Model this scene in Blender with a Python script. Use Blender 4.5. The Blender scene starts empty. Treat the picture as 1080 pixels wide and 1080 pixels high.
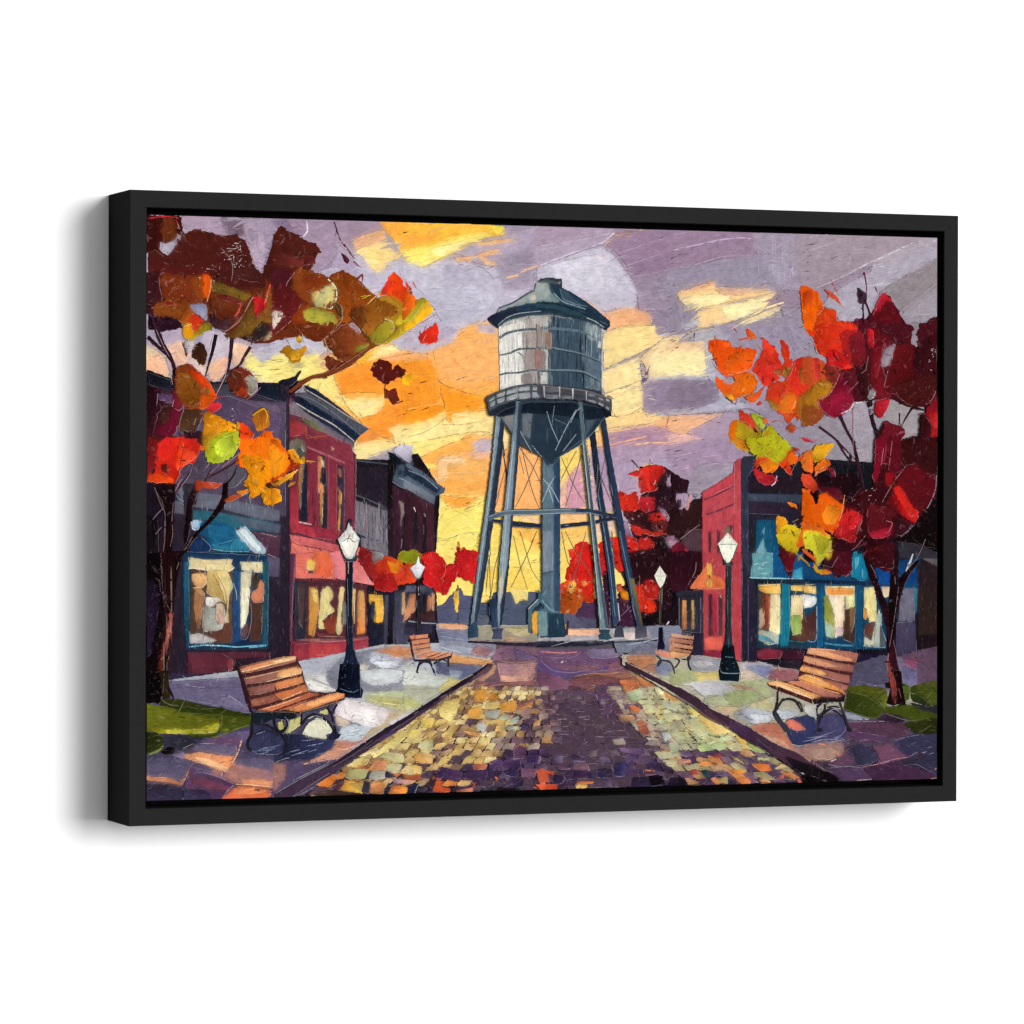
import bpy, math, random
import numpy as np
from mathutils import Vector, Matrix, geometry
from mathutils import noise as mnoise

random.seed(7)
PI = math.pi
scene = bpy.context.scene
COL = scene.collection

# ------------------------------------------------------------------ sizes (metres)
FW, FH, FD = 0.9662, 0.6600, 0.0816      # outer width, height and depth of the floater frame
BAR = 0.0178                             # width of the frame's front face
RECESS = 0.0075                          # canvas sits this far behind the front face
WALL_GAP = 0.0015
FRONT = -(FD + WALL_GAP)                 # the wall is the plane y = 0, the room is at negative y

# ------------------------------------------------------------------ camera
cam_d = bpy.data.cameras.new('camera')
cam = bpy.data.objects.new('camera', cam_d)
COL.objects.link(cam)
A_, B_, C_ = 6.5e-3, 0.3760, -2.6e-3
TX, TY, DIST, FOC = 5.30e-2, 3.9e-3, 4.2022, 4.0969
def rot(a, b, c):
    return Matrix.Rotation(a, 3, 'X') @ Matrix.Rotation(b, 3, 'Y') @ Matrix.Rotation(c, 3, 'Z')
Rm = rot(A_, B_, C_)                     # picture-frame axes -> camera axes
T = Vector((TX, TY, -DIST))
camp = -(Rm.transposed() @ T)            # camera position in frame axes (x right, y up, z out of the wall)
def to_world(v):                         # frame axes -> Blender axes
    return Vector((v[0], FRONT - v[2], v[1]))
M3 = Matrix(((1, 0, 0), (0, 0, -1), (0, 1, 0)))
Rw = M3 @ Rm.transposed()
cam.matrix_world = Matrix.Translation(to_world(camp)) @ Rw.to_4x4()
cam_d.sensor_width = 36.0
cam_d.lens = FOC * 1000 / 1080 * 36.0
cam_d.clip_start = 0.1
cam_d.clip_end = 200
scene.camera = cam

ZC = -RECESS
def plane_pt(px, py, z=ZC):
    """point of the canvas plane that the photograph shows at (px, py), in mm from the frame's centre"""
    d = Rm.transposed() @ Vector(((px - 540) / (FOC * 1000), -(py - 540) / (FOC * 1000), -1.0))
    t = (z - camp[2]) / d[2]
    p = camp + d * t
    return (p[0] * 1000, p[1] * 1000)

tl, tr, bl, br = (plane_pt(*p) for p in ((156, 227), (987.2, 250.3), (155, 844.3), (987.2, 821.3)))
CX0 = min(tl[0], bl[0]) - 1.5
CX1 = (tr[0] + br[0]) / 2
CY0, CY1 = (bl[1] + br[1]) / 2, (tl[1] + tr[1]) / 2

# ------------------------------------------------------------------ materials
def newmat(name):
    m = bpy.data.materials.new(name)
    m.use_nodes = True
    nt = m.node_tree
    return m, nt, nt.nodes['Principled BSDF']
def N(nt, typ, **kw):
    n = nt.nodes.new(typ)
    for k, v in kw.items():
        if k in n.inputs.keys():
            n.inputs[k].default_value = v
        else:
            setattr(n, k, v)
    return n
def link(nt, a, b):
    nt.links.new(a, b)
def mathn(nt, op, a, b=None, c=None, clamp=False):
    n = nt.nodes.new('ShaderNodeMath'); n.operation = op; n.use_clamp = clamp
    for i, v in enumerate((a, b, c)):
        if v is None: continue
        if isinstance(v, (int, float)): n.inputs[i].default_value = v
        else: nt.links.new(v, n.inputs[i])
    return n.outputs[0]

GAIN = 0.845      # paint albedo relative to the colour it shows under this light
def make_paint():
    m, nt, b = newmat('oil_paint')
    a1 = N(nt, 'ShaderNodeAttribute', attribute_name='col')
    a2 = N(nt, 'ShaderNodeAttribute', attribute_name='col2')
    uv = N(nt, 'ShaderNodeUVMap', uv_map='stroke')
    obj = N(nt, 'ShaderNodeTexCoord')
    # bristle streaks run along the stroke
    mp = N(nt, 'ShaderNodeMapping'); mp.inputs['Scale'].default_value = (0.03, 0.62, 1)
    link(nt, uv.outputs[0], mp.inputs[0])
    st = N(nt, 'ShaderNodeTexNoise', Scale=1.0, Detail=5.0, Roughness=0.62, Distortion=0.15)
    link(nt, mp.outputs[0], st.inputs['Vector'])
    mp2 = N(nt, 'ShaderNodeMapping'); mp2.inputs['Scale'].default_value = (0.05, 0.11, 1)
    link(nt, uv.outputs[0], mp2.inputs[0])
    big = N(nt, 'ShaderNodeTexNoise', Scale=1.0, Detail=3.0, Roughness=0.55)
    link(nt, mp2.outputs[0], big.inputs['Vector'])
    f = mathn(nt, 'ADD', mathn(nt, 'MULTIPLY', st.outputs['Fac'], 0.55), mathn(nt, 'MULTIPLY', big.outputs['Fac'], 0.75))
    gu = N(nt, 'ShaderNodeUVMap', uv_map='shade')
    gs = N(nt, 'ShaderNodeSeparateXYZ'); link(nt, gu.outputs[0], gs.inputs[0])
    gg = mathn(nt, 'SUBTRACT', gs.outputs[0], 0.5)
    f = mathn(nt, 'MULTIPLY_ADD', f, 2.4, -1.1)
    f = mathn(nt, 'MULTIPLY_ADD', gg, 1.5, f, clamp=True)
    bri = mathn(nt, 'MULTIPLY_ADD', mathn(nt, 'MULTIPLY', gg, gs.outputs[1]), 1.2, 1.0)  # shading ramp along each stroke, put into the colour
    mix = N(nt, 'ShaderNodeMix', data_type='RGBA')
    link(nt, f, mix.inputs['Factor']); link(nt, a1.outputs['Color'], mix.inputs['A']); link(nt, a2.outputs['Color'], mix.inputs['B'])
    # pigment density: streaky and mottled, times the painted shading ramp
    mott = N(nt, 'ShaderNodeTexNoise', Scale=260.0, Detail=4.0, Roughness=0.7)
    link(nt, obj.outputs['Object'], mott.inputs['Vector'])
    v = mathn(nt, 'MULTIPLY_ADD', st.outputs['Fac'], 0.44, 0.78)
    v2 = mathn(nt, 'MULTIPLY_ADD', mott.outputs['Fac'], 0.34, 0.83)
    v = mathn(nt, 'MULTIPLY', mathn(nt, 'MULTIPLY', v, v2), bri)
    hs = N(nt, 'ShaderNodeMix', data_type='RGBA', blend_type='MULTIPLY'); hs.inputs['Factor'].default_value = 1.0
    cmb = N(nt, 'ShaderNodeCombineColor')
    for i in range(3): link(nt, v, cmb.inputs[i])
    link(nt, mix.outputs['Result'], hs.inputs['A']); link(nt, cmb.outputs[0], hs.inputs['B'])
    # dry flecks where the knife skipped
    fl = N(nt, 'ShaderNodeTexNoise', Scale=620.0, Detail=2.0, Roughness=0.6)
    link(nt, obj.outputs['Object'], fl.inputs['Vector'])
    flf = mathn(nt, 'MULTIPLY_ADD', fl.outputs['Fac'], 9.0, -6.1, clamp=True)
    flm = N(nt, 'ShaderNodeMix', data_type='RGBA')
    link(nt, mathn(nt, 'MULTIPLY', flf, 0.02), flm.inputs['Factor'])
    link(nt, hs.outputs['Result'], flm.inputs['A']); flm.inputs['B'].default_value = (0.55, 0.47, 0.46, 1)
    link(nt, flm.outputs['Result'], b.inputs['Base Color'])
    b.inputs['Roughness'].default_value = 0.6
    b.inputs['Specular IOR Level'].default_value = 0.01
    # relief
    h = mathn(nt, 'ADD', mathn(nt, 'MULTIPLY', st.outputs['Fac'], 1.0), mathn(nt, 'MULTIPLY', mott.outputs['Fac'], 0.4))
    wv = N(nt, 'ShaderNodeTexNoise', Scale=900.0, Detail=1.0)
    link(nt, obj.outputs['Object'], wv.inputs['Vector'])
    h = mathn(nt, 'ADD', h, mathn(nt, 'MULTIPLY', wv.outputs['Fac'], 0.25))
    # knife facets: broad undulation of each stroke
    mp3 = N(nt, 'ShaderNodeMapping'); mp3.inputs['Scale'].default_value = (0.07, 0.20, 1)
    link(nt, uv.outputs[0], mp3.inputs[0])
    fac = N(nt, 'ShaderNodeTexNoise', Scale=1.0, Detail=2.5, Roughness=0.5, Distortion=0.6)
    link(nt, mp3.outputs[0], fac.inputs['Vector'])
    bp0 = N(nt, 'ShaderNodeBump', Strength=0.8, Distance=0.0022)
    link(nt, fac.outputs['Fac'], bp0.inputs['Height'])
    bp = N(nt, 'ShaderNodeBump', Strength=0.5, Distance=0.0004)
    link(nt, bp0.outputs[0], bp.inputs['Normal'])
    link(nt, h, bp.inputs['Height']); link(nt, bp.outputs[0], b.inputs['Normal'])
    return m
PAINT = make_paint()

def black_frame():
    m, nt, b = newmat('black_satin_frame')
    tc = N(nt, 'ShaderNodeTexCoord')
    n = N(nt, 'ShaderNodeTexNoise', Scale=40.0, Detail=6.0, Roughness=0.7)
    link(nt, tc.outputs['Object'], n.inputs['Vector'])
    r = N(nt, 'ShaderNodeMapRange'); r.inputs['To Min'].default_value = 0.50; r.inputs['To Max'].default_value = 0.62
    link(nt, n.outputs['Fac'], r.inputs['Value']); link(nt, r.outputs[0], b.inputs['Roughness'])
    b.inputs['Base Color'].default_value = (0.0180, 0.0180, 0.0180, 1)
    b.inputs['Specular IOR Level'].default_value = 0.0
    bp = N(nt, 'ShaderNodeBump', Strength=0.08, Distance=0.0006)
    n2 = N(nt, 'ShaderNodeTexNoise', Scale=700.0, Detail=2.0)
    link(nt, tc.outputs['Object'], n2.inputs['Vector'])
    link(nt, n2.outputs['Fac'], bp.inputs['Height']); link(nt, bp.outputs[0], b.inputs['Normal'])
    return m
FRAME = black_frame()
m_in, _, b_ = newmat('matt_black_rebate'); b_.inputs['Base Color'].default_value = (0.003, 0.003, 0.003, 1); b_.inputs['Roughness'].default_value = 0.9; b_.inputs['Specular IOR Level'].default_value = 0.1
REBATE = m_in
def wall_mat():
    m, nt, b = newmat('white_painted_wall')
    tc = N(nt, 'ShaderNodeTexCoord')
    n = N(nt, 'ShaderNodeTexNoise', Scale=220.0, Detail=3.0)
    link(nt, tc.outputs['Object'], n.inputs['Vector'])
    b.inputs['Base Color'].default_value = (0.93, 0.93, 0.93, 1)
    b.inputs['Roughness'].default_value = 0.95; b.inputs['Specular IOR Level'].default_value = 0.1
    bp = N(nt, 'ShaderNodeBump', Strength=0.05, Distance=0.0004)
    link(nt, n.outputs['Fac'], bp.inputs['Height']); link(nt, bp.outputs[0], b.inputs['Normal'])
    return m
WALLM = wall_mat()
m_c, ntc, b_c = newmat('primed_canvas'); b_c.inputs['Base Color'].default_value = (0.05, 0.035, 0.05, 1); b_c.inputs['Roughness'].default_value = 0.8
CANV = m_c

# ------------------------------------------------------------------ objects
def empty(name, parent=None):
    o = bpy.data.objects.new(name, None); COL.objects.link(o); o.empty_display_size = 0.05
    if parent: o.parent = parent
    return o
def mesh_obj(name, verts, faces, mat, parent=None):
    me = bpy.data.meshes.new(name); me.from_pydata(verts, [], faces); me.update()
    me.materials.append(mat)
    o = bpy.data.objects.new(name, me); COL.objects.link(o)
    if parent: o.parent = parent
    return o

wall = mesh_obj('wall', [(-14, 0, -10), (14, 0, -10), (14, 0, 10), (-14, 0, 10),
                         (-14, 0.1, -10), (14, 0.1, -10), (14, 0.1, 10), (-14, 0.1, 10)],
                [(0, 1, 2, 3), (4, 7, 6, 5), (0, 4, 5, 1), (2, 6, 7, 3), (0, 3, 7, 4), (1, 5, 6, 2)], WALLM)
wall['kind'] = 'structure'

root = empty('framed_painting')
root.location = (0, FRONT, 0)
root['label'] = 'autumn street painting with a water tower, hung on the white wall in a black frame'
root['category'] = 'painting'

# floater frame: one mitred ring with a rounded front edge
def ring(x0, x1, z0, z1):
    return [(x0, z0), (x1, z0), (x1, z1), (x0, z1)]
def make_frame():
    e = 0.0007
    prof = [(0, FD, 0), (0, e, 0), (0.3 * e, 0.3 * e, 0), (e, 0, 0), (BAR - e, 0, 0), (BAR - 0.3 * e, 0.3 * e, 0), (BAR, e, 0),
            (BAR, 0.046, 0), (BAR, FD, 0)]
    V, F = [], []
    for ins, dep, _ in prof:
        for x, z in ring(-FW / 2 + ins, FW / 2 - ins, -FH / 2 + ins, FH / 2 - ins):
            V.append((x, dep, z))
    n = len(prof)
    for i in range(n):
        j = (i + 1) % n
        for k in range(4):
            l = (k + 1) % 4
            F.append((i * 4 + k, i * 4 + l, j * 4 + l, j * 4 + k))
    return V, F
V, F = make_frame()
mesh_obj('frame', V, F, FRAME, root)
# black back panel the canvas is screwed to
d0 = 0.046
iw, ih = FW / 2 - BAR - 0.0002, FH / 2 - BAR - 0.0002
mesh_obj('back_panel', [(x, y, z) for y in (d0, d0 + 0.006) for x, z in ring(-iw, iw, -ih, ih)],
         [(0, 1, 2, 3), (7, 6, 5, 4), (0, 4, 5, 1), (1, 5, 6, 2), (2, 6, 7, 3), (3, 7, 4, 0)], REBATE, root)
# the inner walls of the rebate are stained black too
reb = []
rf = []
t_ = 0.0004
for dep in (0.0016, d0 - 0.0002):
    for ins in (0.0001, 0.0001 + t_):
        for x, z in ring(-FW / 2 + BAR + ins, FW / 2 - BAR - ins, -FH / 2 + BAR + ins, FH / 2 - BAR - ins):
            reb.append((x, dep, z))
for k in range(4):
    l = (k + 1) % 4
    rf += [(4 + k, 4 + l, 12 + l, 12 + k), (k, l, 4 + l, 4 + k), (12 + k, 12 + l, 8 + l, 8 + k), (k, 8 + k, 8 + l, l)]
mesh_obj('rebate', reb, rf, REBATE, root)
# stretched canvas: a box with softly rounded edges
def make_canvas():
    V, F = [], []
    x0, x1, z0, z1 = CX0 / 1000, CX1 / 1000, CY0 / 1000, CY1 / 1000
    prof = [(0, d0 - 0.0005), (0, RECESS + 0.0022), (0.0003, RECESS + 0.0010), (0.0010, RECESS + 0.0003), (0.0022, RECESS + 0.0)]
    for ins, dep in prof:
        for x, z in ring(x0 + ins, x1 - ins, z0 + ins, z1 - ins): V.append((x, dep, z))
    for i in range(len(prof) - 1):
        for k in range(4):
            l = (k + 1) % 4
            F.append((i * 4 + k, i * 4 + l, (i + 1) * 4 + l, (i + 1) * 4 + k))
    b = (len(prof) - 1) * 4
    F.append((b, b + 1, b + 2, b + 3)); F.append((3, 2, 1, 0))
    return V, F
V, F = make_canvas()
mesh_obj('canvas', V, F, CANV, root)

# ------------------------------------------------------------------ the painter
RES = 1.0                                  # mm per cell of the paint-thickness map
GW, GH = int((CX1 - CX0) / RES) + 2, int((CY1 - CY0) / RES) + 2
HMAP = np.zeros((GH, GW), np.float32)
CMAP = np.zeros((GH, GW, 3), np.float32)
GMAP = np.full((GH, GW), -1, np.int32)
KMAP = np.zeros((GH, GW), np.int32)      # which part the paint at a cell belongs to
KEYS = []
def key():
    if CUR[0] not in KEYS: KEYS.append(CUR[0])
    return KEYS.index(CUR[0])

def lin(c): return c / 12.92 if c <= 0.04045 else ((c + 0.055) / 1.055) ** 2.4
def hexc(s): return tuple(int(s[i:i + 2], 16) / 255 for i in (0, 2, 4))
def clampc(c): return tuple(min(1, max(0, x)) for x in c)
def light(c, k): return clampc(tuple(x + (1 - x) * k for x in c))
def dark(c, k): return clampc(tuple(x * (1 - k) for x in c))

class Buf:
    def __init__(s): s.v, s.f, s.c1, s.c2, s.uv, s.g, s.m = [], [], [], [], [], [], []
BUFS = {}
CUR = ['sky', 0]
GIDS = {}
def buf():
    k = CUR[0]
    if k not in BUFS: BUFS[k] = Buf()
    return BUFS[k]

def cells(poly):
    """grid cells inside a polygon (scanline), as (rows, cols)"""
    P = np.array(poly); P = (P - np.array([CX0, CY0])) / RES
    y0, y1 = max(0, int(P[:, 1].min())), min(GH - 1, int(P[:, 1].max()) + 1)
    rs, cs = [], []
    Q = np.roll(P, -1, 0)
    for r in range(y0, y1 + 1):
        y = r + 0.5
        m = (P[:, 1] <= y) != (Q[:, 1] <= y)
        if not m.any(): continue
        a, b = P[m], Q[m]
        xs = np.sort(a[:, 0] + (y - a[:, 1]) * (b[:, 0] - a[:, 0]) / (b[:, 1] - a[:, 1]))
        for i in range(0, len(xs) - 1, 2):
            c0, c1 = max(0, int(math.ceil(xs[i] - 0.5))), min(GW - 1, int(math.floor(xs[i + 1] - 0.5)))
            if c1 >= c0:
                cs.append(np.arange(c0, c1 + 1)); rs.append(np.full(c1 - c0 + 1, r))
    if not rs: return None
    return np.concatenate(rs), np.concatenate(cs)

def lay(poly, thick, cell=None):
    """height at which a new stroke lies: on top of the paint below it"""
    c = cell if cell is not None else cells(poly)
    if c is None:
        cx = min(GW - 1, max(0, int((poly[0][0] - CX0) / RES))); cy = min(GH - 1, max(0, int((poly[0][1] - CY0) / RES)))
        c = (np.array([cy]), np.array([cx]))
    h = float(HMAP[c].max())
    z = h + thick
    return z, c

SHADE = {'tree_left': .75, 'tree_right': .7, 'tree_mid': .6, 'vine': .6, 'street': .6, 'pavement_left': .35, 'pavement_right': .35, 'lawn_left': .5, 'lawn_right': .5, 'sky': .16, 'water_tower': .25, 'shop_right': .35, 'shop_left': .3}
def clip(poly):
    m = 0.15
    for ax, lim, sg in ((0, CX0 + m, 1), (0, CX1 - m, -1), (1, CY0 + m, 1), (1, CY1 - m, -1)):
        out = []
        n = len(poly)
        for i in range(n):
            a, b = poly[i], poly[(i + 1) % n]
            ia, ib = (a[ax] - lim) * sg >= 0, (b[ax] - lim) * sg >= 0
            if ia: out.append(a)
            if ia != ib:
                t = (lim - a[ax]) / (b[ax] - a[ax])
                out.append((a[0] + (b[0] - a[0]) * t, a[1] + (b[1] - a[1]) * t))
        poly = out
        if len(poly) < 3: return None
    return poly

ROUND = [0.4]
def catmull(P, closed, step=1.6):
    out = []
    n = len(P)
    segs = n if closed else n - 1
    for i in range(segs):
        if closed: p0, p1, p2, p3 = P[i - 1], P[i], P[(i + 1) % n], P[(i + 2) % n]
        else: p0, p1, p2, p3 = P[max(0, i - 1)], P[i], P[i + 1], P[min(n - 1, i + 2)]
        L = math.hypot(p2[0] - p1[0], p2[1] - p1[1])
        k = max(1, int(L / step))
        for j in range(k):
            t = j / k
            q = []
            for a in (0, 1):
                m1, m2 = (p2[a] - p0[a]) * ROUND[0], (p3[a] - p1[a]) * ROUND[0]
                t2, t3 = t * t, t * t * t
                q.append((2 * t3 - 3 * t2 + 1) * p1[a] + (t3 - 2 * t2 + t) * m1 + (-2 * t3 + 3 * t2) * p2[a] + (t3 - t2) * m2)
            out.append(tuple(q))
    if not closed: out.append(P[-1])
    return out
def straight(P, step=2.2):
    out = []
    for i in range(len(P)):
        a, b = P[i], P[(i + 1) % len(P)]
        k = max(1, int(math.hypot(b[0] - a[0], b[1] - a[1]) / step))
        for j in range(k):
            t = j / k
            out.append((a[0] + (b[0] - a[0]) * t, a[1] + (b[1] - a[1]) * t))
    return out
def wobble(P, amp):
    o = random.uniform(0, 500)
    out = []
    n = len(P)
    for i, p in enumerate(P):
        a, b = P[i - 1], P[(i + 1) % n]
        dx, dy = b[0] - a[0], b[1] - a[1]
        L = math.hypot(dx, dy) or 1
        q = mnoise.noise((p[0] * 0.22 + o, p[1] * 0.22, 0)) * amp * 1.6 + mnoise.noise((p[0] * 0.8 + o, p[1] * 0.8, 5)) * amp
        out.append((p[0] - dy / L * q, p[1] + dx / L * q))
    return out
def area(P): return 0.5 * sum(P[i - 1][0] * P[i][1] - P[i][0] * P[i - 1][1] for i in range(len(P)))

def axis(P):
    A = np.array(P); A = A - A.mean(0)
    w, v = np.linalg.eigh(A.T @ A)
    d = v[:, 1]
    if w[1] < 1.25 * w[0]: d = np.array([0.9, 0.35])
    if d[0] < 0: d = -d
    return float(d[0]), float(d[1])

def add_poly(P, c1, c2, thick=0.10, d=None, skirt=1.0):
    """one slab of paint with the outline P (mm)"""
    P = clip(P)
    if not P or len(P) < 3: return None
    if area(P) < 0: P = P[::-1]
    z, cl = lay(P, thick)
    n = len(P)
    rr, cc = cl
    big = len(rr) > 20000
    k = 7 if big else 3
    m = (rr % k == 0) & (cc % k == (rr // k) % 2)
    inner = [(CX0 + (c + .5 + random.uniform(-.3, .3)) * RES, CY0 + (r + .5 + random.uniform(-.3, .3)) * RES) for r, c in zip(rr[m].tolist(), cc[m].tolist())]
    try:
        cv, _, cf = geometry.delaunay_2d_cdt([Vector(p) for p in P + inner], [], [list(range(n))], 1, 1e-4, False)[:3]
    except Exception:
        return None
    if not cf: return None
    cv = [(v[0], v[1]) for v in cv]
    # keep only the triangles inside the outline
    ce = np.array([[(cv[t[0]][q] + cv[t[1]][q] + cv[t[2]][q]) / 3 for q in (0, 1)] for t in cf])
    PA = np.array(P); PB = np.roll(PA, -1, 0)
    yy = ce[:, 1][:, None]
    crs = (PA[None, :, 1] <= yy) != (PB[None, :, 1] <= yy)
    with np.errstate(divide='ignore', invalid='ignore'):
        xi = PA[None, :, 0] + (yy - PA[None, :, 1]) * (PB[None, :, 0] - PA[None, :, 0]) / (PB[None, :, 1] - PA[None, :, 1])
    ins = ((crs & (xi > ce[:, 0][:, None])).sum(1) % 2) == 1
    cf = [t for t, q in zip(cf, ins) if q]
    if not cf: return None
    B = buf()
    b0 = len(B.v)
    if d is None: d = axis(P)
    ou, ov = random.uniform(0, 900), random.uniform(0, 900)
    a1, a2 = tuple(c1), tuple(c2)
    top = CUR[0].split('/')[0]
    ga = random.gauss(-0.75, 0.9); gd = (math.cos(ga), math.sin(ga))
    pr = [x * gd[0] + y * gd[1] for x, y in P]; lo, sz = min(pr), (max(pr) - min(pr)) or 1
    amp = SHADE.get(top, .3) * random.uniform(.3, 1.3) * random.choice((1, 1, -1))
    if area(P) > 2500: amp *= .4
    for x, y in cv:
        B.v.append((x, y, z)); B.c1.append(a1); B.c2.append(a2); B.m.append(len(B.v) - 1)
        B.g.append(((x * gd[0] + y * gd[1] - lo) / sz, amp))
        B.uv.append((x * d[0] + y * d[1] + ou, -x * d[1] + y * d[0] + ov))
    for t in cf:
        a, b, c = (cv[i] for i in t)
        s = (b[0] - a[0]) * (c[1] - a[1]) - (b[1] - a[1]) * (c[0] - a[0])
        t = tuple(b0 + i for i in t)
        B.f.append(t if s > 0 else t[::-1])
    b1 = len(B.v)
    for zz in (z, z - thick - skirt):
        for x, y in P:
            B.v.append((x, y, zz)); B.c1.append(a1); B.c2.append(a2); B.uv.append((ou, ov)); B.g.append((.5, 0))
    for i in range(n):
        j = (i + 1) % n
        B.f.append((b1 + i, b1 + n + i, b1 + n + j, b1 + j))
    HMAP[cl] = z
    CMAP[cl] = tuple((x + y) / 2 for x, y in zip(c1, c2))
    GMAP[cl] = CUR[1]; KMAP[cl] = key()
    return P, z

def inside(p): return CX0 + 0.3 < p[0] < CX1 - 0.3 and CY0 + 0.3 < p[1] < CY1 - 0.3
LOOSE = [False]
def ribbon(L, w0, w1, w2, c1, c2, hgt=0.16, z=None, mark=True):
    """a line of paint along L, widths w0 (start) w1 (middle) w2 (end)"""
    L = [p for p in L if inside(p)]
    n = len(L)
    if n < 2: return
    if z is None:
        ii = [(min(GH - 1, max(0, int((y - CY0) / RES))), min(GW - 1, max(0, int((x - CX0) / RES)))) for x, y in L]
        zs = [float(HMAP[i]) for i in ii]
        zs = [max(zs[max(0, k - 2):k + 3]) for k in range(n)]
    else:
        zs = [z] * n; ii = []
    B = buf(); b0 = len(B.v)
    a1, a2 = tuple(c1), tuple(c2)
    ou = random.uniform(0, 900)
    s = 0
    for i, (x, y) in enumerate(L):
        a, b = L[max(0, i - 1)], L[min(n - 1, i + 1)]
        dx, dy = b[0] - a[0], b[1] - a[1]
        q = math.hypot(dx, dy) or 1
        nx, ny = -dy / q, dx / q
        t = i / (n - 1)
        w = (w0 + (w1 - w0) * t * 2) if t < 0.5 else (w1 + (w2 - w1) * (t * 2 - 1))
        w *= 0.5 * (1 + 0.25 * mnoise.noise((x * 0.5, y * 0.5, ou)))
        if i: s += math.hypot(x - L[i - 1][0], y - L[i - 1][1])
        zz = zs[i]
        for k, hh in ((-1, 0.03), (-0.45, 0.85), (0.45, 0.85), (1, 0.03)):
            B.v.append((x + nx * w * k, y + ny * w * k, zz + hgt * hh)); B.c1.append(a1); B.c2.append(a2); B.uv.append((s + ou, k * w * 2)); B.g.append((.5, 0))
    for i in range(n - 1):
        for k in range(3):
            a = b0 + i * 4 + k
            B.f.append((a + 1, a, a + 4, a + 5))
    if LOOSE[0]: return
    if not ii: ii = [(min(GH - 1, max(0, int((y - CY0) / RES))), min(GW - 1, max(0, int((x - CX0) / RES)))) for x, y in L]
    for i, q in zip(ii, zs):
        r, c = i
        HMAP[max(0, r - 1):r + 2, max(0, c - 1):c + 2] = np.maximum(HMAP[max(0, r - 1):r + 2, max(0, c - 1):c + 2], q + hgt * 0.87)
        if mark and w1 > 1.2: CMAP[i] = c1; GMAP[i] = CUR[1]; KMAP[i] = key()

def edges(P, z, c1, c2, strength=1.0):
    """rim ridges of a knife stroke with painted highlights, and painted shade beside them"""
    n = len(P)
    if n < 12: return
    ang = random.gauss(-0.9, 1.0)
    d = (math.cos(ang), math.sin(ang))
    o = random.uniform(0, 300)
    runs, cur = [], []
    for i in range(n + 1):
        p, a, b = P[i % n], P[(i - 1) % n], P[(i + 1) % n]
        dx, dy = b[0] - a[0], b[1] - a[1]
        q = math.hypot(dx, dy) or 1
        dot = (dy * d[0] - dx * d[1]) / q
        g = mnoise.noise((p[0] * 0.07 + o, p[1] * 0.07, 2))
        ok = dot + g * 0.9 > 0.45
        if ok: cur.append(p)
        if (not ok or i == n) and cur:
            if len(cur) > 4: runs.append(cur)
            cur = []
    for r in runs:
        hi = light(c1 if random.random() < .5 else c2, 0.12 + 0.22 * random.random())  # lighter colour stands for light caught on the ridge
        w = random.uniform(0.5, 1.0)
        ribbon(r, 0.25, w, 0.2, hi, light(hi, .2), hgt=random.uniform(0.08, 0.16), z=z - 0.01, mark=False)
    # dark line on the other side, shade put into the colour
    runs, cur = [], []
    for i in range(n + 1):
        p, a, b = P[i % n], P[(i - 1) % n], P[(i + 1) % n]
        dx, dy = b[0] - a[0], b[1] - a[1]
        q = math.hypot(dx, dy) or 1
        dot = (dy * d[0] - dx * d[1]) / q
        g = mnoise.noise((p[0] * 0.06 + o, p[1] * 0.06, 9))
        ok = dot + g * 0.9 < -0.3
        if ok: cur.append(p)
        if (not ok or i == n) and cur:
            if len(cur) > 4: runs.append(cur)
            cur = []
    for r in runs:
        lo = dark(c1, 0.4)
        ribbon(r, 0.2, random.uniform(0.35, 0.7), 0.2, lo, lo, hgt=0.03, z=z, mark=False)

def mm(pts): return [plane_pt(x, y) for x, y in pts]

SEAM = [False]
def spread(ox, oy, s, q):
    """points of one study patch; shapes that run off its border are carried on a few mm under or over the next"""
    out = []
    SEAM[0] = False
    n = len(q) // 2
    pt = [(q[2 * i], q[2 * i + 1]) for i in range(n)]
    for i, (x, y) in enumerate(pt):
        if 0.12 < s < 0.14:
            if ox == 150 and x <= 48: x -= 40            # paint runs over the canvas edge
            if ox == 850 and x >= 1052: x += 30
            if oy == 225 and y <= 45: y -= 12
        if s < 0.5:
            for lim, sg in ((1078, 1), (2, -1)):
                if (x - lim) * sg >= 0:
                    SEAM[0] = True
                    e = random.uniform(12, 45)
                    sl = 0
                    for j in (i - 1, (i + 1) % n):
                        dx, dy = x - pt[j][0], y - pt[j][1]
                        if abs(dx) > 8: sl = max(-1.3, min(1.3, dy / dx))
                    x += e * sg; y += e * sg * sl
                    break
            if y >= 1078: y += random.uniform(5, 30)
            elif y <= 2: y -= random.uniform(5, 30)
        out.append((ox + x * s, oy + y * s))
    return out
def cmd_poly(kind, c1, c2, pts):
    P = mm(pts)
    if len(P) < 3: return
    ar = abs(area(P))
    if kind == 'p':
        ROUND[0] = .32 if CUR[0].startswith(('tree', 'vine', 'sky')) else .2
        Q = wobble(catmull(P, True, 1.2 if ar < 900 else 1.6), min(1.3 if CUR[0].startswith(('tree', 'vine')) else .7, 0.14 + math.sqrt(ar) * (.055 if CUR[0].startswith(('tree', 'vine')) else .025))); ROUND[0] = .4
    else: Q = wobble(straight(P), min(0.4, 0.08 + math.sqrt(ar) * 0.01))
    if kind == 'x': Q = wobble(straight(P), 0.05)
    r = add_poly(Q, c1, c2, thick=random.uniform(0.02, 0.04))
    if r and ar > 30 and not SEAM[0]: edges(r[0], r[1], c1, c2)
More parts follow.
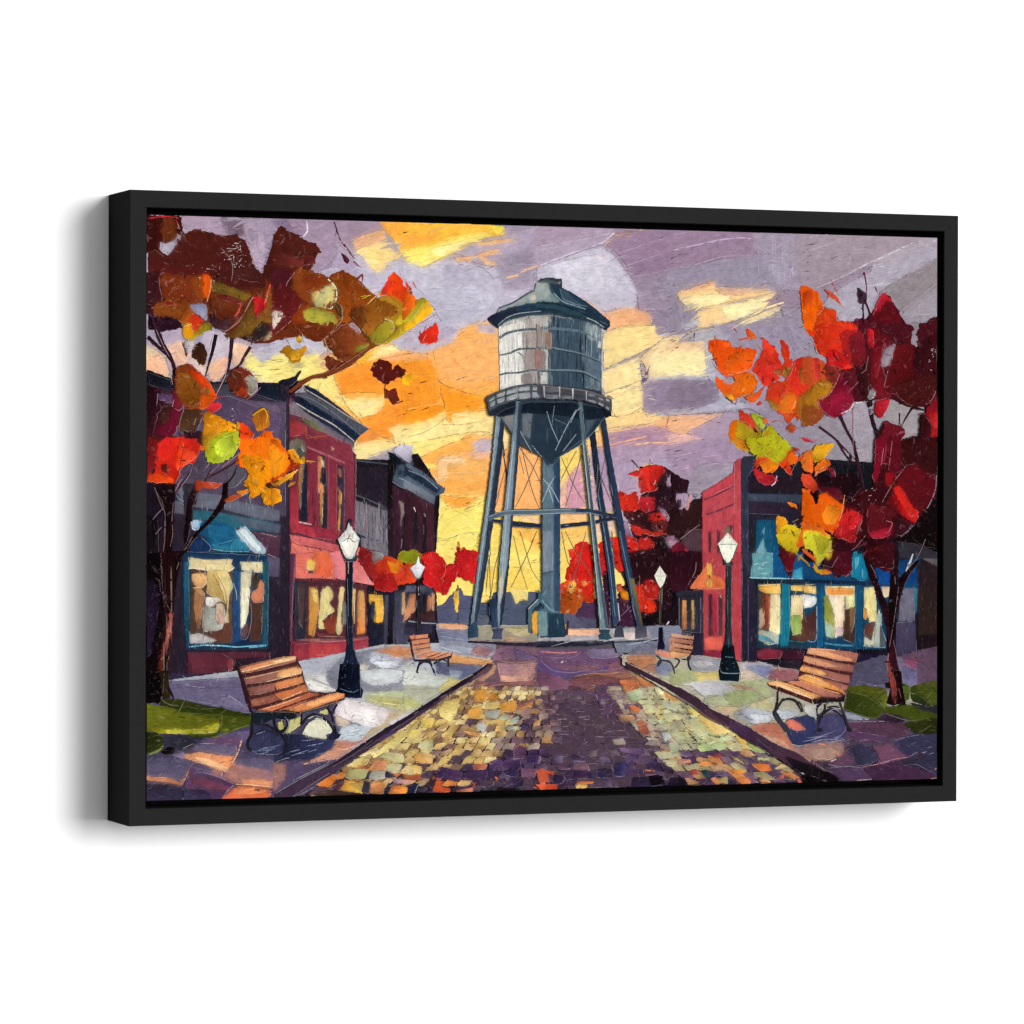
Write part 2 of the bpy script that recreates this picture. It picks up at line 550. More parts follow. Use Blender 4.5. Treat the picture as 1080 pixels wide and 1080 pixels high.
def cmd_line(kind, w, c, pts):
    P = catmull(mm(pts), False, 1.5)
    if w <= 1.25 and CUR[0].split('/')[0] not in CRISP:      # hairlines: colour half mixed into the paint beneath
        x, y = P[len(P) // 2]
        iy, ix = min(GH - 1, max(0, int((y - CY0) / RES))), min(GW - 1, max(0, int((x - CX0) / RES)))
        f = .5 if CUR[0] == 'sky' else .42
        c = tuple(a * (1 - f) + float(b) * f for a, b in zip(c, CMAP[iy, ix]))
        w *= .9
    w *= 1.1
    if kind == 'l': ribbon(P, w * 0.8, w, w * 0.7, c, light(c, .1), hgt=min(0.12, 0.05 + w * 0.02))
    else: ribbon(P, w, w * 0.8, w * 0.15, c, light(c, .1), hgt=min(0.12, 0.05 + w * 0.02))
def cmd_scatter(kind, a, c, x0, y0, x1, y1, n):
    for _ in range(n):
        x, y = random.uniform(x0, x1), random.uniform(y0, y1)
        if kind == 's':
            L = random.uniform(0.15, 0.5) * (x1 - x0); dy = -0.22 * L * random.uniform(0.4, 1.6)
            pts = [(x - L / 2, y - dy / 2), (x, y + random.uniform(-.6, .6)), (x + L / 2, y + dy / 2)]
            P = catmull(mm(pts), False); ribbon(P, 0.2, a * random.uniform(.6, 1.2), 0.2, c, light(c, .15), hgt=0.15)
        elif kind == 'v':
            L = random.uniform(0.15, 0.6) * (y1 - y0); yy = min(max(y, y0 + L / 2), y1 - L / 2)
            P = mm([(x, yy - L / 2), (x + random.uniform(-.3, .3), yy), (x + random.uniform(-.3, .3), yy + L / 2)])
            cc = light(c, random.uniform(0, .15)) if random.random() < .5 else dark(c, random.uniform(0, .15))
            ribbon(catmull(P, False), 0.3, random.uniform(0.7, 1.5), 0.2, cc, c, hgt=0.12)
        else:
            L = random.uniform(0.8, 2.6); th = random.uniform(0, PI)
            pts = [(x, y), (x + L * math.cos(th) * .5 + random.uniform(-.4, .4), y + L * math.sin(th) * .5), (x + L * math.cos(th), y + L * math.sin(th))]
            ribbon(catmull(mm(pts), False, 0.8), 0.3, a * random.uniform(.6, 1.3), 0.2, c, light(c, .2), hgt=0.2)

def pick(*cs): return hexc(random.choice(cs))
def cobbles():
    """setts of the street, laid row by row towards the vanishing point"""
    y = 724.0
    while y < 850:
        h = 4.4 + (y - 724) * 0.042
        xl, xr = 513 - (y - 700) * 1.42, 662 + (y - 700) * 1.66
        x = xl + random.uniform(0, h)
        while x < xr:
            w = h * random.uniform(1.2, 1.9)
            t = (x - xl) / (xr - xl)
            u = (y - 724) / 120
            def sk(px, py): return (px + (px - 587) * (py - y) / 150.0, py)
            skip = 0.05
            if t < 0.35 - .08 * u + 0.04 * math.sin(y * .2):
                cs = pick('f0cc74', 'dcb060', 'f4d888', 'c89c58', 'b88c60', 'e4b868', '9c7858', 'f8e098', '8a6450')
                if u > 0.62: cs = pick('e8b060', 'b88858', 'c87040', 'd8b070', '7c5840', 'e88c40', '4c3040', '3c2838')
            elif t < 0.47 - .05 * u and u < .62:
                cs = pick('94746c', 'b0907c', 'c8a480', '7c5a60', 'b09888', '6c4a58', 'c8945c', '5c4050')
                if u > 0.5: cs = pick('50345c', '5c4064', '6c4c68', '442c50', '8a6070')
                skip = 0.2
            elif t < 0.70:
                cs = pick('5c4458', '54404f', '66505c', '5a4258', '604858')
                if u > 0.6: cs = pick('4c3858', '3c2c50', '5c4668', '6c5070', '44304c')
                skip = 0.80 if u < 0.55 else 0.5
            else:
                cs = pick('d8d49c', 'c0bc8c', 'e0d890', 'b4ac84', 'e8d080', 'c8d098', 'a89c80', 'd8c078')
                if t < 0.78: cs = pick('a89080', '8c7478', 'c0a890', 'b8a488', '78587c')
                if u > 0.55: cs = pick('c89060', '705068', 'e89050', '4c3454', '5c4060', 'b0a070', '3c2c4c')
            if 0.5 < t < .7 and u < .5: cs = pick('5c4458', '604858', '66505c')
            if u > 0.84: cs = pick('2c1c38', '3c2848', '34243c', '4c3048', '24182c', 'b05c40', '4c3858', '1c1424')
            if random.random() > skip:
                j = lambda: random.uniform(-.17, .17) * h
                top, bot = y + 0.03 * h, y + h * 0.99
                pts = [sk(x + 0.1 * w + j(), top + j()), sk(x + 0.55 * w, top - 0.05 * h + j()), sk(x + w * 0.96 + j(), top + j()),
                       sk(x + w + j(), (top + bot) / 2), sk(x + 0.95 * w + j(), bot + j()), sk(x + 0.5 * w, bot + j()), sk(x + 0.05 * w + j(), bot + j()), sk(x + j(), (top + bot) / 2)]
                c2 = dark(cs, random.uniform(0, .25)) if random.random() < .6 else light(cs, .2)
                Q = wobble(catmull(mm(pts), True, 1.0), 0.28)
                r = add_poly(Q, cs, c2, thick=0.04)
                if r:
                    PP = r[0]; n = len(PP)
                    lf = sorted(range(n), key=lambda i: PP[i][0] * (1 if x < 590 else -1) + PP[i][1] * .8)[0]
                    m = int(n * random.uniform(.35, .5))
                    run = [PP[(lf - m // 2 + q) % n] for q in range(m)]
                    lo = dark(cs, random.uniform(.6, .85)); lo = tuple(a_ * .7 + b_ * .3 for a_, b_ in zip(lo, (.27, .16, .2)))
                    if random.random() < .9: ribbon(run, .2, random.uniform(.7, 1.3), .2, lo, lo, hgt=.05, z=r[1], mark=False)
                    hi = light(cs, random.uniform(.2, .45))
                    st_ = lf + n // 2
                    run = [PP[(st_ - m // 3 + q) % n] for q in range(int(m * .7))]
                    if random.random() < .5: ribbon(run, .2, random.uniform(.4, .7), .2, hi, hi, hgt=.12, z=r[1] - .01, mark=False)
            elif u > .08:      # only the joints show
                lo = hexc(random.choice(('a088a0', '8c7090', '3c2844', '3c2844', 'b09498')))
                P_ = [sk(x, y + h), sk(x + w * .5, y + h + random.uniform(-.5, .5)), sk(x + w, y + h)] if random.random() < .6 else [sk(x, y), sk(x + random.uniform(-.5, .5), y + h * .5), sk(x, y + h)]
                ribbon(catmull(mm(P_), False, 1.2), .15, random.uniform(.35, .6), .15, lo, lo, hgt=.05, mark=False)
            x += w * 1.02
        y += h

BL = np.zeros((GH, GW, 3), np.float32)
def gauss(A, sg):
    r = int(sg * 2.5) + 1
    k = np.exp(-0.5 * (np.arange(-r, r + 1) / sg) ** 2); k /= k.sum()
    for ax in (0, 1):
        P_ = np.pad(A, [(r, r) if i == ax else (0, 0) for i in range(A.ndim)])
        o = np.zeros_like(A)
        for i, w_ in enumerate(k):
            sl = [slice(None)] * A.ndim; sl[ax] = slice(i, i + A.shape[ax]); o += w_ * P_[tuple(sl)]
        A = o
    return A
BLEND = {'sky': (.35, .35, .30), 'tree_left': (.5, .36, .14), 'tree_right': (.5, .36, .14), 'tree_mid': (.45, .4, .15), 'street': (.72, .23, .05),
         'pavement_left': (.42, .38, .20), 'pavement_right': (.42, .38, .20), 'lawn_left': (.4, .4, .2), 'lawn_right': (.4, .4, .2), 'plaza': (.45, .4, .15)}
def blend(top):
    """wet paint: neighbouring strokes of one motif run into each other at their edges"""
    gid = GIDS[top]
    mk = GMAP == gid
    if mk.sum() < 30: return
    ys, xs = np.nonzero(mk)
    y0, y1, x0, x1 = max(0, ys.min() - 12), ys.max() + 13, max(0, xs.min() - 12), xs.max() + 13
    m = mk[y0:y1, x0:x1].astype(np.float32); C = CMAP[y0:y1, x0:x1] * m[..., None]
    w0, w1, w2 = BLEND.get(top, (.6, .32, .08))
    s1, s2 = 1.3, 5.0 if top == 'sky' else 3.2
    A = gauss(C, s1) / np.maximum(gauss(m, s1), 1e-3)[..., None]
    D = gauss(C, s2) / np.maximum(gauss(m, s2), 1e-3)[..., None]
    mix = (A * (w1 + w0 * .5) + D * w2 + C * w0 * .5)
    sub = BL[y0:y1, x0:x1]; sub[m > 0] = mix[m > 0]
    for key, B in BUFS.items():
        if key.split('/')[0] != top or not B.m: continue
        v = np.array([B.v[i][:2] for i in B.m])
        ix = np.clip(((v[:, 0] - CX0) / RES).astype(int), 0, GW - 1); iy = np.clip(((v[:, 1] - CY0) / RES).astype(int), 0, GH - 1)
        ok = GMAP[iy, ix] == gid
        yy, xx = np.clip(iy - y0, 0, A.shape[0] - 1), np.clip(ix - x0, 0, A.shape[1] - 1)
        A_, D_ = A[yy, xx], D[yy, xx]
        for j, i in enumerate(B.m):
            if not ok[j]: continue
            x, y = v[j]
            n_ = 1 + .10 * mnoise.noise((x * .12, y * .12, gid)) + .07 * mnoise.noise((x * .5, y * .5, gid + 7.))
            t = A_[j] * w1 + D_[j] * w2
            B.c1[i] = tuple((B.c1[i][q] * w0 + float(t[q])) * n_ for q in range(3))
            B.c2[i] = tuple((B.c2[i][q] * w0 + float(t[q])) * n_ for q in range(3))
        B.m = []
def finish(top):
    blend(top)
    LOOSE[0] = True
    dabs(top); glints(top)
    LOOSE[0] = False
    m = GMAP == GIDS[top]
    for ax, sh in ((0, 3), (0, -3), (1, 3), (1, -3)): m = m | np.roll(m, sh, ax)
    HMAP[m] += 0.07
GLINT = {'tree_left': 12, 'tree_right': 14, 'tree_mid': 14, 'sky': 4, 'street': 50, 'pavement_left': 16, 'pavement_right': 16, 'shop_left': 14, 'shop_right': 16,
         'brick_left': 12, 'lawn_left': 25, 'lawn_right': 25, 'vine': 30, 'house_right_far': 30}
def glints(top):
    """hair-thin lines, painted glints and shade of knife marks"""
    gid = GIDS[top]
    ys, xs = np.nonzero(GMAP == gid)
    n = int(len(xs) / 10000 * GLINT.get(top, 15))
    if not n: return
    th0, sp = STYLE.get(top, (0, 0, 0, 88, 40))[3:5]
    for k in np.random.RandomState(gid + 9).randint(0, len(xs), n):
        x, y = CX0 + xs[k] + random.random(), CY0 + ys[k] + random.random()
        CUR[0] = KEYS[KMAP[ys[k], xs[k]]]
        c = tuple(float(q) for q in CMAP[ys[k], xs[k]])
        c = light(c, random.uniform(.1, .4)) if random.random() < .5 else dark(c, random.uniform(.3, .7))
        th = math.radians(th0 + random.gauss(0, sp)); L = random.choice((1, 1.5, 2, 3, 4.5)) * random.uniform(.6, 1.2)
        if top == 'sky': L *= 2.2; c = tuple(a_ * .5 + float(b_) * .5 for a_, b_ in zip(c, BL[ys[k], xs[k]]))
        P = [(x, y)]
        for _ in range(4):
            th += random.gauss(0, .35)
            P.append((P[-1][0] + math.cos(th) * L / 4, P[-1][1] + math.sin(th) * L / 4))
        ribbon(catmull(P, False, .9), .15, random.uniform(.3, .6), .15, c, c, hgt=.06, mark=False)

CRISP = {'skyline', 'water_tower', 'bench#1', 'bench#2', 'bench#3', 'bench#4', 'street_lamp#1', 'street_lamp#2', 'street_lamp#3', 'street_lamp#4', 'pump_house'}
STYLE = {  # top-level motif: (number of loose dabs per 100 cm2, length, width, direction deg, spread, colour jitter)
    'sky': (380, 11, 1.2, 12, 12, .03), 'tree_left': (420, 4.5, 1.3, 30, 60, .075), 'tree_right': (420, 4.5, 1.3, 60, 60, .075),
    'tree_mid': (900, 3, 1.2, 30, 80, .14), 'vine': (700, 3.2, 1.2, 20, 80, .1), 'street': (900, 4, .9, 4, 14, .09), 'pavement_left': (600, 5.5, 1.1, 8, 25, .07),
    'pavement_right': (600, 5.5, 1.1, -8, 25, .07), 'water_tower': (450, 3.2, .7, 90, 8, .035), 'skyline': (300, 5, .9, 3, 10, .06),
    'lawn_left': (600, 6, 1, 0, 20, .1), 'lawn_right': (600, 6, 1, 10, 20, .1), 'plaza': (600, 6, .8, 2, 8, .08),
}
def dabs(top):
    """loose secondary strokes that pick up the colour already there"""
    gid = GIDS[top]
    ys, xs = np.nonzero(GMAP == gid)
    if len(xs) < 30: return
    dens, L0, W0, th0, sp, cj = STYLE.get(top, (420, 5, .9, 88, 14, .06))
    n = int(len(xs) / 10000 * RES * RES * dens)
    name = CUR[0]
    if top.startswith('tree') or top == 'vine':     # broader knife dabs with a bright or dark lip
        for k in np.random.RandomState(gid + 77).randint(0, len(xs), int(len(xs) / 10000 * (55 if top != 'tree_mid' else 90))):
            x, y = CX0 + xs[k], CY0 + ys[k]
            CUR[0] = KEYS[KMAP[ys[k], xs[k]]]
            th = math.radians(random.choice((25, 60, 100, -30)) + random.gauss(0, 25)); L = random.uniform(4, 10) * (.6 if top in ('tree_mid', 'vine') else 1)
            c = tuple(float(q) for q in BL[ys[k], xs[k]])
            m = random.gauss(0, .36 if top == 'tree_mid' else .15); c = light(c, m * .7) if m > 0 else dark(c, -m * 1.6)
            dx, dy = math.cos(th) * L / 2, math.sin(th) * L / 2; bw = random.uniform(-.25, .25)
            P = catmull([(x - dx, y - dy), (x - dy * bw, y + dx * bw), (x + dx, y + dy)], False, 1.2)
            W_ = random.uniform(1.4, 3.4)
            ribbon(P, .5, W_, .4, c, light(c, .05), hgt=.03, mark=False)
            if random.random() < .45:
                off = W_ * .5 * random.choice((-1, 1))
                hc = light(c, random.uniform(.1, .35)) if random.random() < .55 else dark(c, .55)
                ribbon([(px - math.sin(th) * off, py + math.cos(th) * off) for px, py in P[1:-1]], .1, random.uniform(.3, .6), .1, hc, hc, hgt=.05, mark=False)
    rs = np.random.RandomState(gid + 50)
    if top == 'sky':       # broad blended strokes first
        for k in rs.randint(0, len(xs), int(len(xs) / 10000 * 26)):
            x, y = CX0 + xs[k], CY0 + ys[k]
            c = tuple(float(q) for q in BL[ys[k], xs[k]]); c = light(c, random.uniform(0, .05)) if random.random() < .5 else dark(c, random.uniform(0, .05))
            th = math.radians(14 + random.gauss(0, 9)); L = random.uniform(8, 30)
            dx, dy = math.cos(th) * L / 2, math.sin(th) * L / 2
            ribbon(catmull([(x - dx, y - dy), (x - dy * .06, y + dx * .06), (x + dx, y + dy)], False, 1.6), .4, random.uniform(1.4, 3.6), .3, c, light(c, .04), hgt=.03, mark=False)
        for sx in (290, 430, 570, 710, 850):
            for _ in range(150):
                px, py = sx + random.uniform(-7, 7), random.uniform(232, 640)
                x, y = plane_pt(px, py); ix, iy = int(x - CX0), int(y - CY0)
                if not (0 <= ix < GW and 0 <= iy < GH) or GMAP[iy, ix] != gid: continue
                c = tuple(float(q) for q in BL[iy, ix])
                th = math.radians(14 + random.gauss(0, 8)); L = random.uniform(9, 20)
                dx, dy = math.cos(th) * L / 2, math.sin(th) * L / 2
                ribbon(catmull([(x - dx, y - dy), (x, y), (x + dx, y + dy)], False, 1.6), .3, random.uniform(1.5, 3.2), .3, c, light(c, .04), hgt=.03, mark=False)
    for k in np.random.RandomState(gid).randint(0, len(xs), n):
        x, y = CX0 + (xs[k] + random.random()) * RES, CY0 + (ys[k] + random.random()) * RES
        CUR[0] = KEYS[KMAP[ys[k], xs[k]]]
        c = tuple(float(q) for q in BL[ys[k], xs[k]])
        th = math.radians(th0 + random.gauss(0, sp)); L = L0 * random.uniform(.4, 1.6)
        if top not in CRISP and random.random() < .6:      # wet-in-wet: mix with the paint a few mm away
            q = random.uniform(.5, 1.3) * L0 * random.choice((-1, 1))
            iy, ix = int(min(GH - 1, max(0, ys[k] + math.sin(th) * q + random.gauss(0, 1)))), int(min(GW - 1, max(0, xs[k] + math.cos(th) * q)))
            if GMAP[iy, ix] == gid:
                f = random.uniform(.15, .6)
                c = tuple(a * (1 - f) + float(b) * f for a, b in zip(c, CMAP[iy, ix]))
        m = mnoise.noise((x * .09, y * .09, gid * 3.7)) + .8 * mnoise.noise((x * .25, y * .25, gid * 1.3)) + random.gauss(0, .25)
        c = light(c, m * cj * 2.2) if m > 0 else dark(c, -m * cj * 4.0)
        sat = 1 + random.uniform(-.12, .14); g_ = sum(c) / 3
        c = clampc(tuple(g_ + (q - g_) * sat + random.gauss(0, cj * .15) for q in c))
        dx, dy = math.cos(th) * L / 2, math.sin(th) * L / 2
        b = random.uniform(-.12, .12) * L
        P = catmull([(x - dx, y - dy), (x - dy * b / L * 2, y + dx * b / L * 2), (x + dx, y + dy)], False, 1.2)
        ribbon(P, 0.2, W0 * random.uniform(.5, 1.3), 0.2, c, light(c, .06), hgt=random.uniform(.015, .04), mark=False)
    CUR[0] = name

ORDER = ['sky', 'tree_left_sky', 'skyline', 'tree_mid', 'house_right_far', 'shop_far_left', 'brick_left', 'brick_right', 'shop_left', 'shop_right',
         'street', 'pavement_left', 'pavement_right', 'lawn_left', 'lawn_right', 'plaza', 'kerb_left', 'kerb_right', 'vine', 'water_tower', 'pump_house',
         'bench#2', 'bench#3', 'street_lamp#3', 'street_lamp#2', 'street_lamp#1', 'street_lamp#4', 'bench#1', 'bench#4', 'tree_left', 'tree_right']

def parse(text):
    blocks = []
    g, ox, oy, s = 'sky', 0, 0, 1
    for ln in text.strip().splitlines():
        t = ln.split()
        if not t: continue
        if t[0] == 'G': g = t[1]; blocks.append((g, [])); continue
        if t[0] == 'T': ox, oy, s = float(t[1]), float(t[2]), float(t[3]); continue
        blocks[-1][1].append((ox, oy, s, t))
    return blocks
def hexc2(h):
    c = hexc(h)
    if CUR[0] == 'sky' and c[2] > c[0] * .9 and c[1] < c[2]:      # the mauves of the sky are chalky
        g = sum(c) / 3; c = tuple(g + (q - g) * .74 for q in c)
    return c
def cols(tok):
    a = tok.split('/')
    c1 = hexc2(a[0])
    return c1, hexc2(a[1]) if len(a) > 1 else light(c1, .06)
def paint():
    blocks = parse(STROKES)
    # in the two near trees the trunk is painted before the leaves
    blocks.sort(key=lambda b: (ORDER.index(b[0].split('/')[0]) if b[0].split('/')[0] in ORDER else 99, 0 if b[0].endswith('/trunk') else 1))
    last = None
    for g, cmds in blocks:
        top = g.split('/')[0]
        if top != last:
            if last: finish(last)
            last = top
            GIDS[top] = len(GIDS)
        CUR[0] = g; CUR[1] = GIDS[top]
        for ox, oy, s, t in cmds:
            k = t[0]
            if k == 'C': cobbles(); continue
            if k in 'ph':
                c1, c2 = cols(t[1]); q = [float(x) for x in t[2:]]
                cmd_poly(k, c1, c2, spread(ox, oy, s, q))
            elif k in 'lt':
                q = [float(x) for x in t[3:]]
                cmd_line(k, float(t[1]), hexc(t[2].split('/')[0]), [(ox + q[i] * s, oy + q[i + 1] * s) for i in range(0, len(q) - 1, 2)])
            else:
                q = [float(x) for x in t[3:]]
                n = int(q[4]) if len(q) > 4 else (int(float(t[1])) if k == 'v' else 7)
                x0, y0, x1, y1 = ox + q[0] * s, oy + q[1] * s, ox + q[2] * s, oy + q[3] * s
                cmd_scatter(k, float(t[1]), hexc(t[2]), x0, y0, x1, y1, n)
    finish(last)

NAMES = {
    'sky': ('painted_sky', None), 'skyline': ('painted_skyline', None),
    'tree_mid': ('painted_tree', 'scarlet tree behind the tower legs'),
    'house_right_far': ('painted_tree', 'dark maroon tree left of the red brick shop'),
    'shop_far_left': ('painted_building', 'dark building with a grey panel and slate cornice'),
    'brick_left': ('painted_building', 'red brick building with a salmon awning'),
    'brick_right': ('painted_building', 'crimson brick shop with an orange awning'),
    'shop_left': ('painted_building', 'purple shop with a teal awning and lit window'),
    'shop_right': ('painted_building', 'dark shop with blue awnings and four lit windows'),
    'street': ('painted_street', None), 'pavement_left': ('painted_pavement', None), 'pavement_right': ('painted_pavement', None),
    'lawn_left': ('painted_lawn', None), 'lawn_right': ('painted_lawn', None), 'plaza': ('painted_plaza', None),
    'kerb_left': ('painted_kerb', None), 'kerb_right': ('painted_kerb', None),
    'vine': ('painted_bush', 'red and orange leaves in front of the far left shops'),
    'water_tower': ('painted_water_tower', None), 'pump_house': ('painted_pump_house', None),
    'street_lamp#1': ('painted_street_lamp', 'tall lamp in front of the red brick building'),
    'street_lamp#2': ('painted_street_lamp', 'small lamp behind the far left bench'),
    'street_lamp#3': ('painted_street_lamp', 'small lamp behind the far right bench'),
    'street_lamp#4': ('painted_street_lamp', 'tall lamp in front of the crimson shop'),
    'bench#1': ('painted_bench', 'near bench on the left pavement'), 'bench#2': ('painted_bench', 'far bench on the left pavement'),
    'bench#3': ('painted_bench', 'far bench on the right pavement'), 'bench#4': ('painted_bench', 'near bench on the right pavement'),
    'tree_left': ('painted_tree', 'near tree with rust and orange leaves on the left edge'),
    'tree_right': ('painted_tree', 'near tree with crimson and orange leaves on the right edge'),
}
SATN = {'water_tower': .72, 'shop_left': .88, 'shop_right': .9, 'street': .94, 'pavement_left': .9, 'pavement_right': .82, 'skyline': .8, 'lawn_left': .9, 'lawn_right': .85, 'kerb_left': .6, 'kerb_right': .6}
TONE = {'street': .92, 'kerb_left': .86, 'kerb_right': .86, 'pavement_right': .92, 'pavement_left': 1.0, 'lawn_left': .85, 'lawn_right': .8, 'tree_left': .94, 'tree_right': .9, 'vine': .9, 'tree_mid': .92, 'brick_right': .92, 'brick_left': .93}
def build():
    tops = {}
    def parent_of(top):
        if top in tops: return tops[top]
        nm, lab = NAMES.get(top, ('painted_' + top, None))
        o = build_mesh(nm, BUFS[top], SATN.get(top, 1.0), TONE.get(top, 1.0)) if top in BUFS else empty(nm)
        o.parent = root
        if lab: o['label'] = lab
        tops[top] = o
        return o
    for k in list(BUFS):
        top = k.split('/')[0]
        p = parent_of(top)
        if '/' in k:
            nm = k.split('/')[1].split('#')[0]
            o = build_mesh(nm, BUFS[k], SATN.get(top, 1.0), TONE.get(top, 1.0)); o.parent = p
def build_mesh(name, B, sat=1.0, tone=1.0):
    me = bpy.data.meshes.new(name)
    V = np.array(B.v, np.float64) / 1000.0
    me.from_pydata([(x, RECESS - z * 0.5, y) for x, y, z in V.tolist()], [], B.f)
    me.update()
    ln = len(me.loops)
    vi = np.empty(ln, np.int32); me.loops.foreach_get('vertex_index', vi)
    for nm, src in (('col', B.c1), ('col2', B.c2)):
        at = me.attributes.new(nm, 'FLOAT_COLOR', 'POINT')
        a = np.ones((len(src), 4), np.float32); q = np.array(src); g_ = q.mean(1, keepdims=True); q = np.clip(g_ + (q - g_) * sat, 0, 1) * tone
        a[:, :3] = np.where(q <= 0.04045, q / 12.92, ((q + 0.055) / 1.055) ** 2.4)
        lu = a[:, :3].mean(1, keepdims=True) + 1e-4
        a[:, :3] *= GAIN * np.maximum(0.3, 1 - 0.0055 / lu)
        at.data.foreach_set('color', a.ravel())
    uvl = me.uv_layers.new(name='stroke')
    uvl.data.foreach_set('uv', np.array(B.uv, np.float32)[vi].ravel())
    gl = me.uv_layers.new(name='shade')
    gl.data.foreach_set('uv', np.array(B.g, np.float32)[vi].ravel())
    me.materials.append(PAINT)
    o = bpy.data.objects.new(name, me); COL.objects.link(o)
    return o

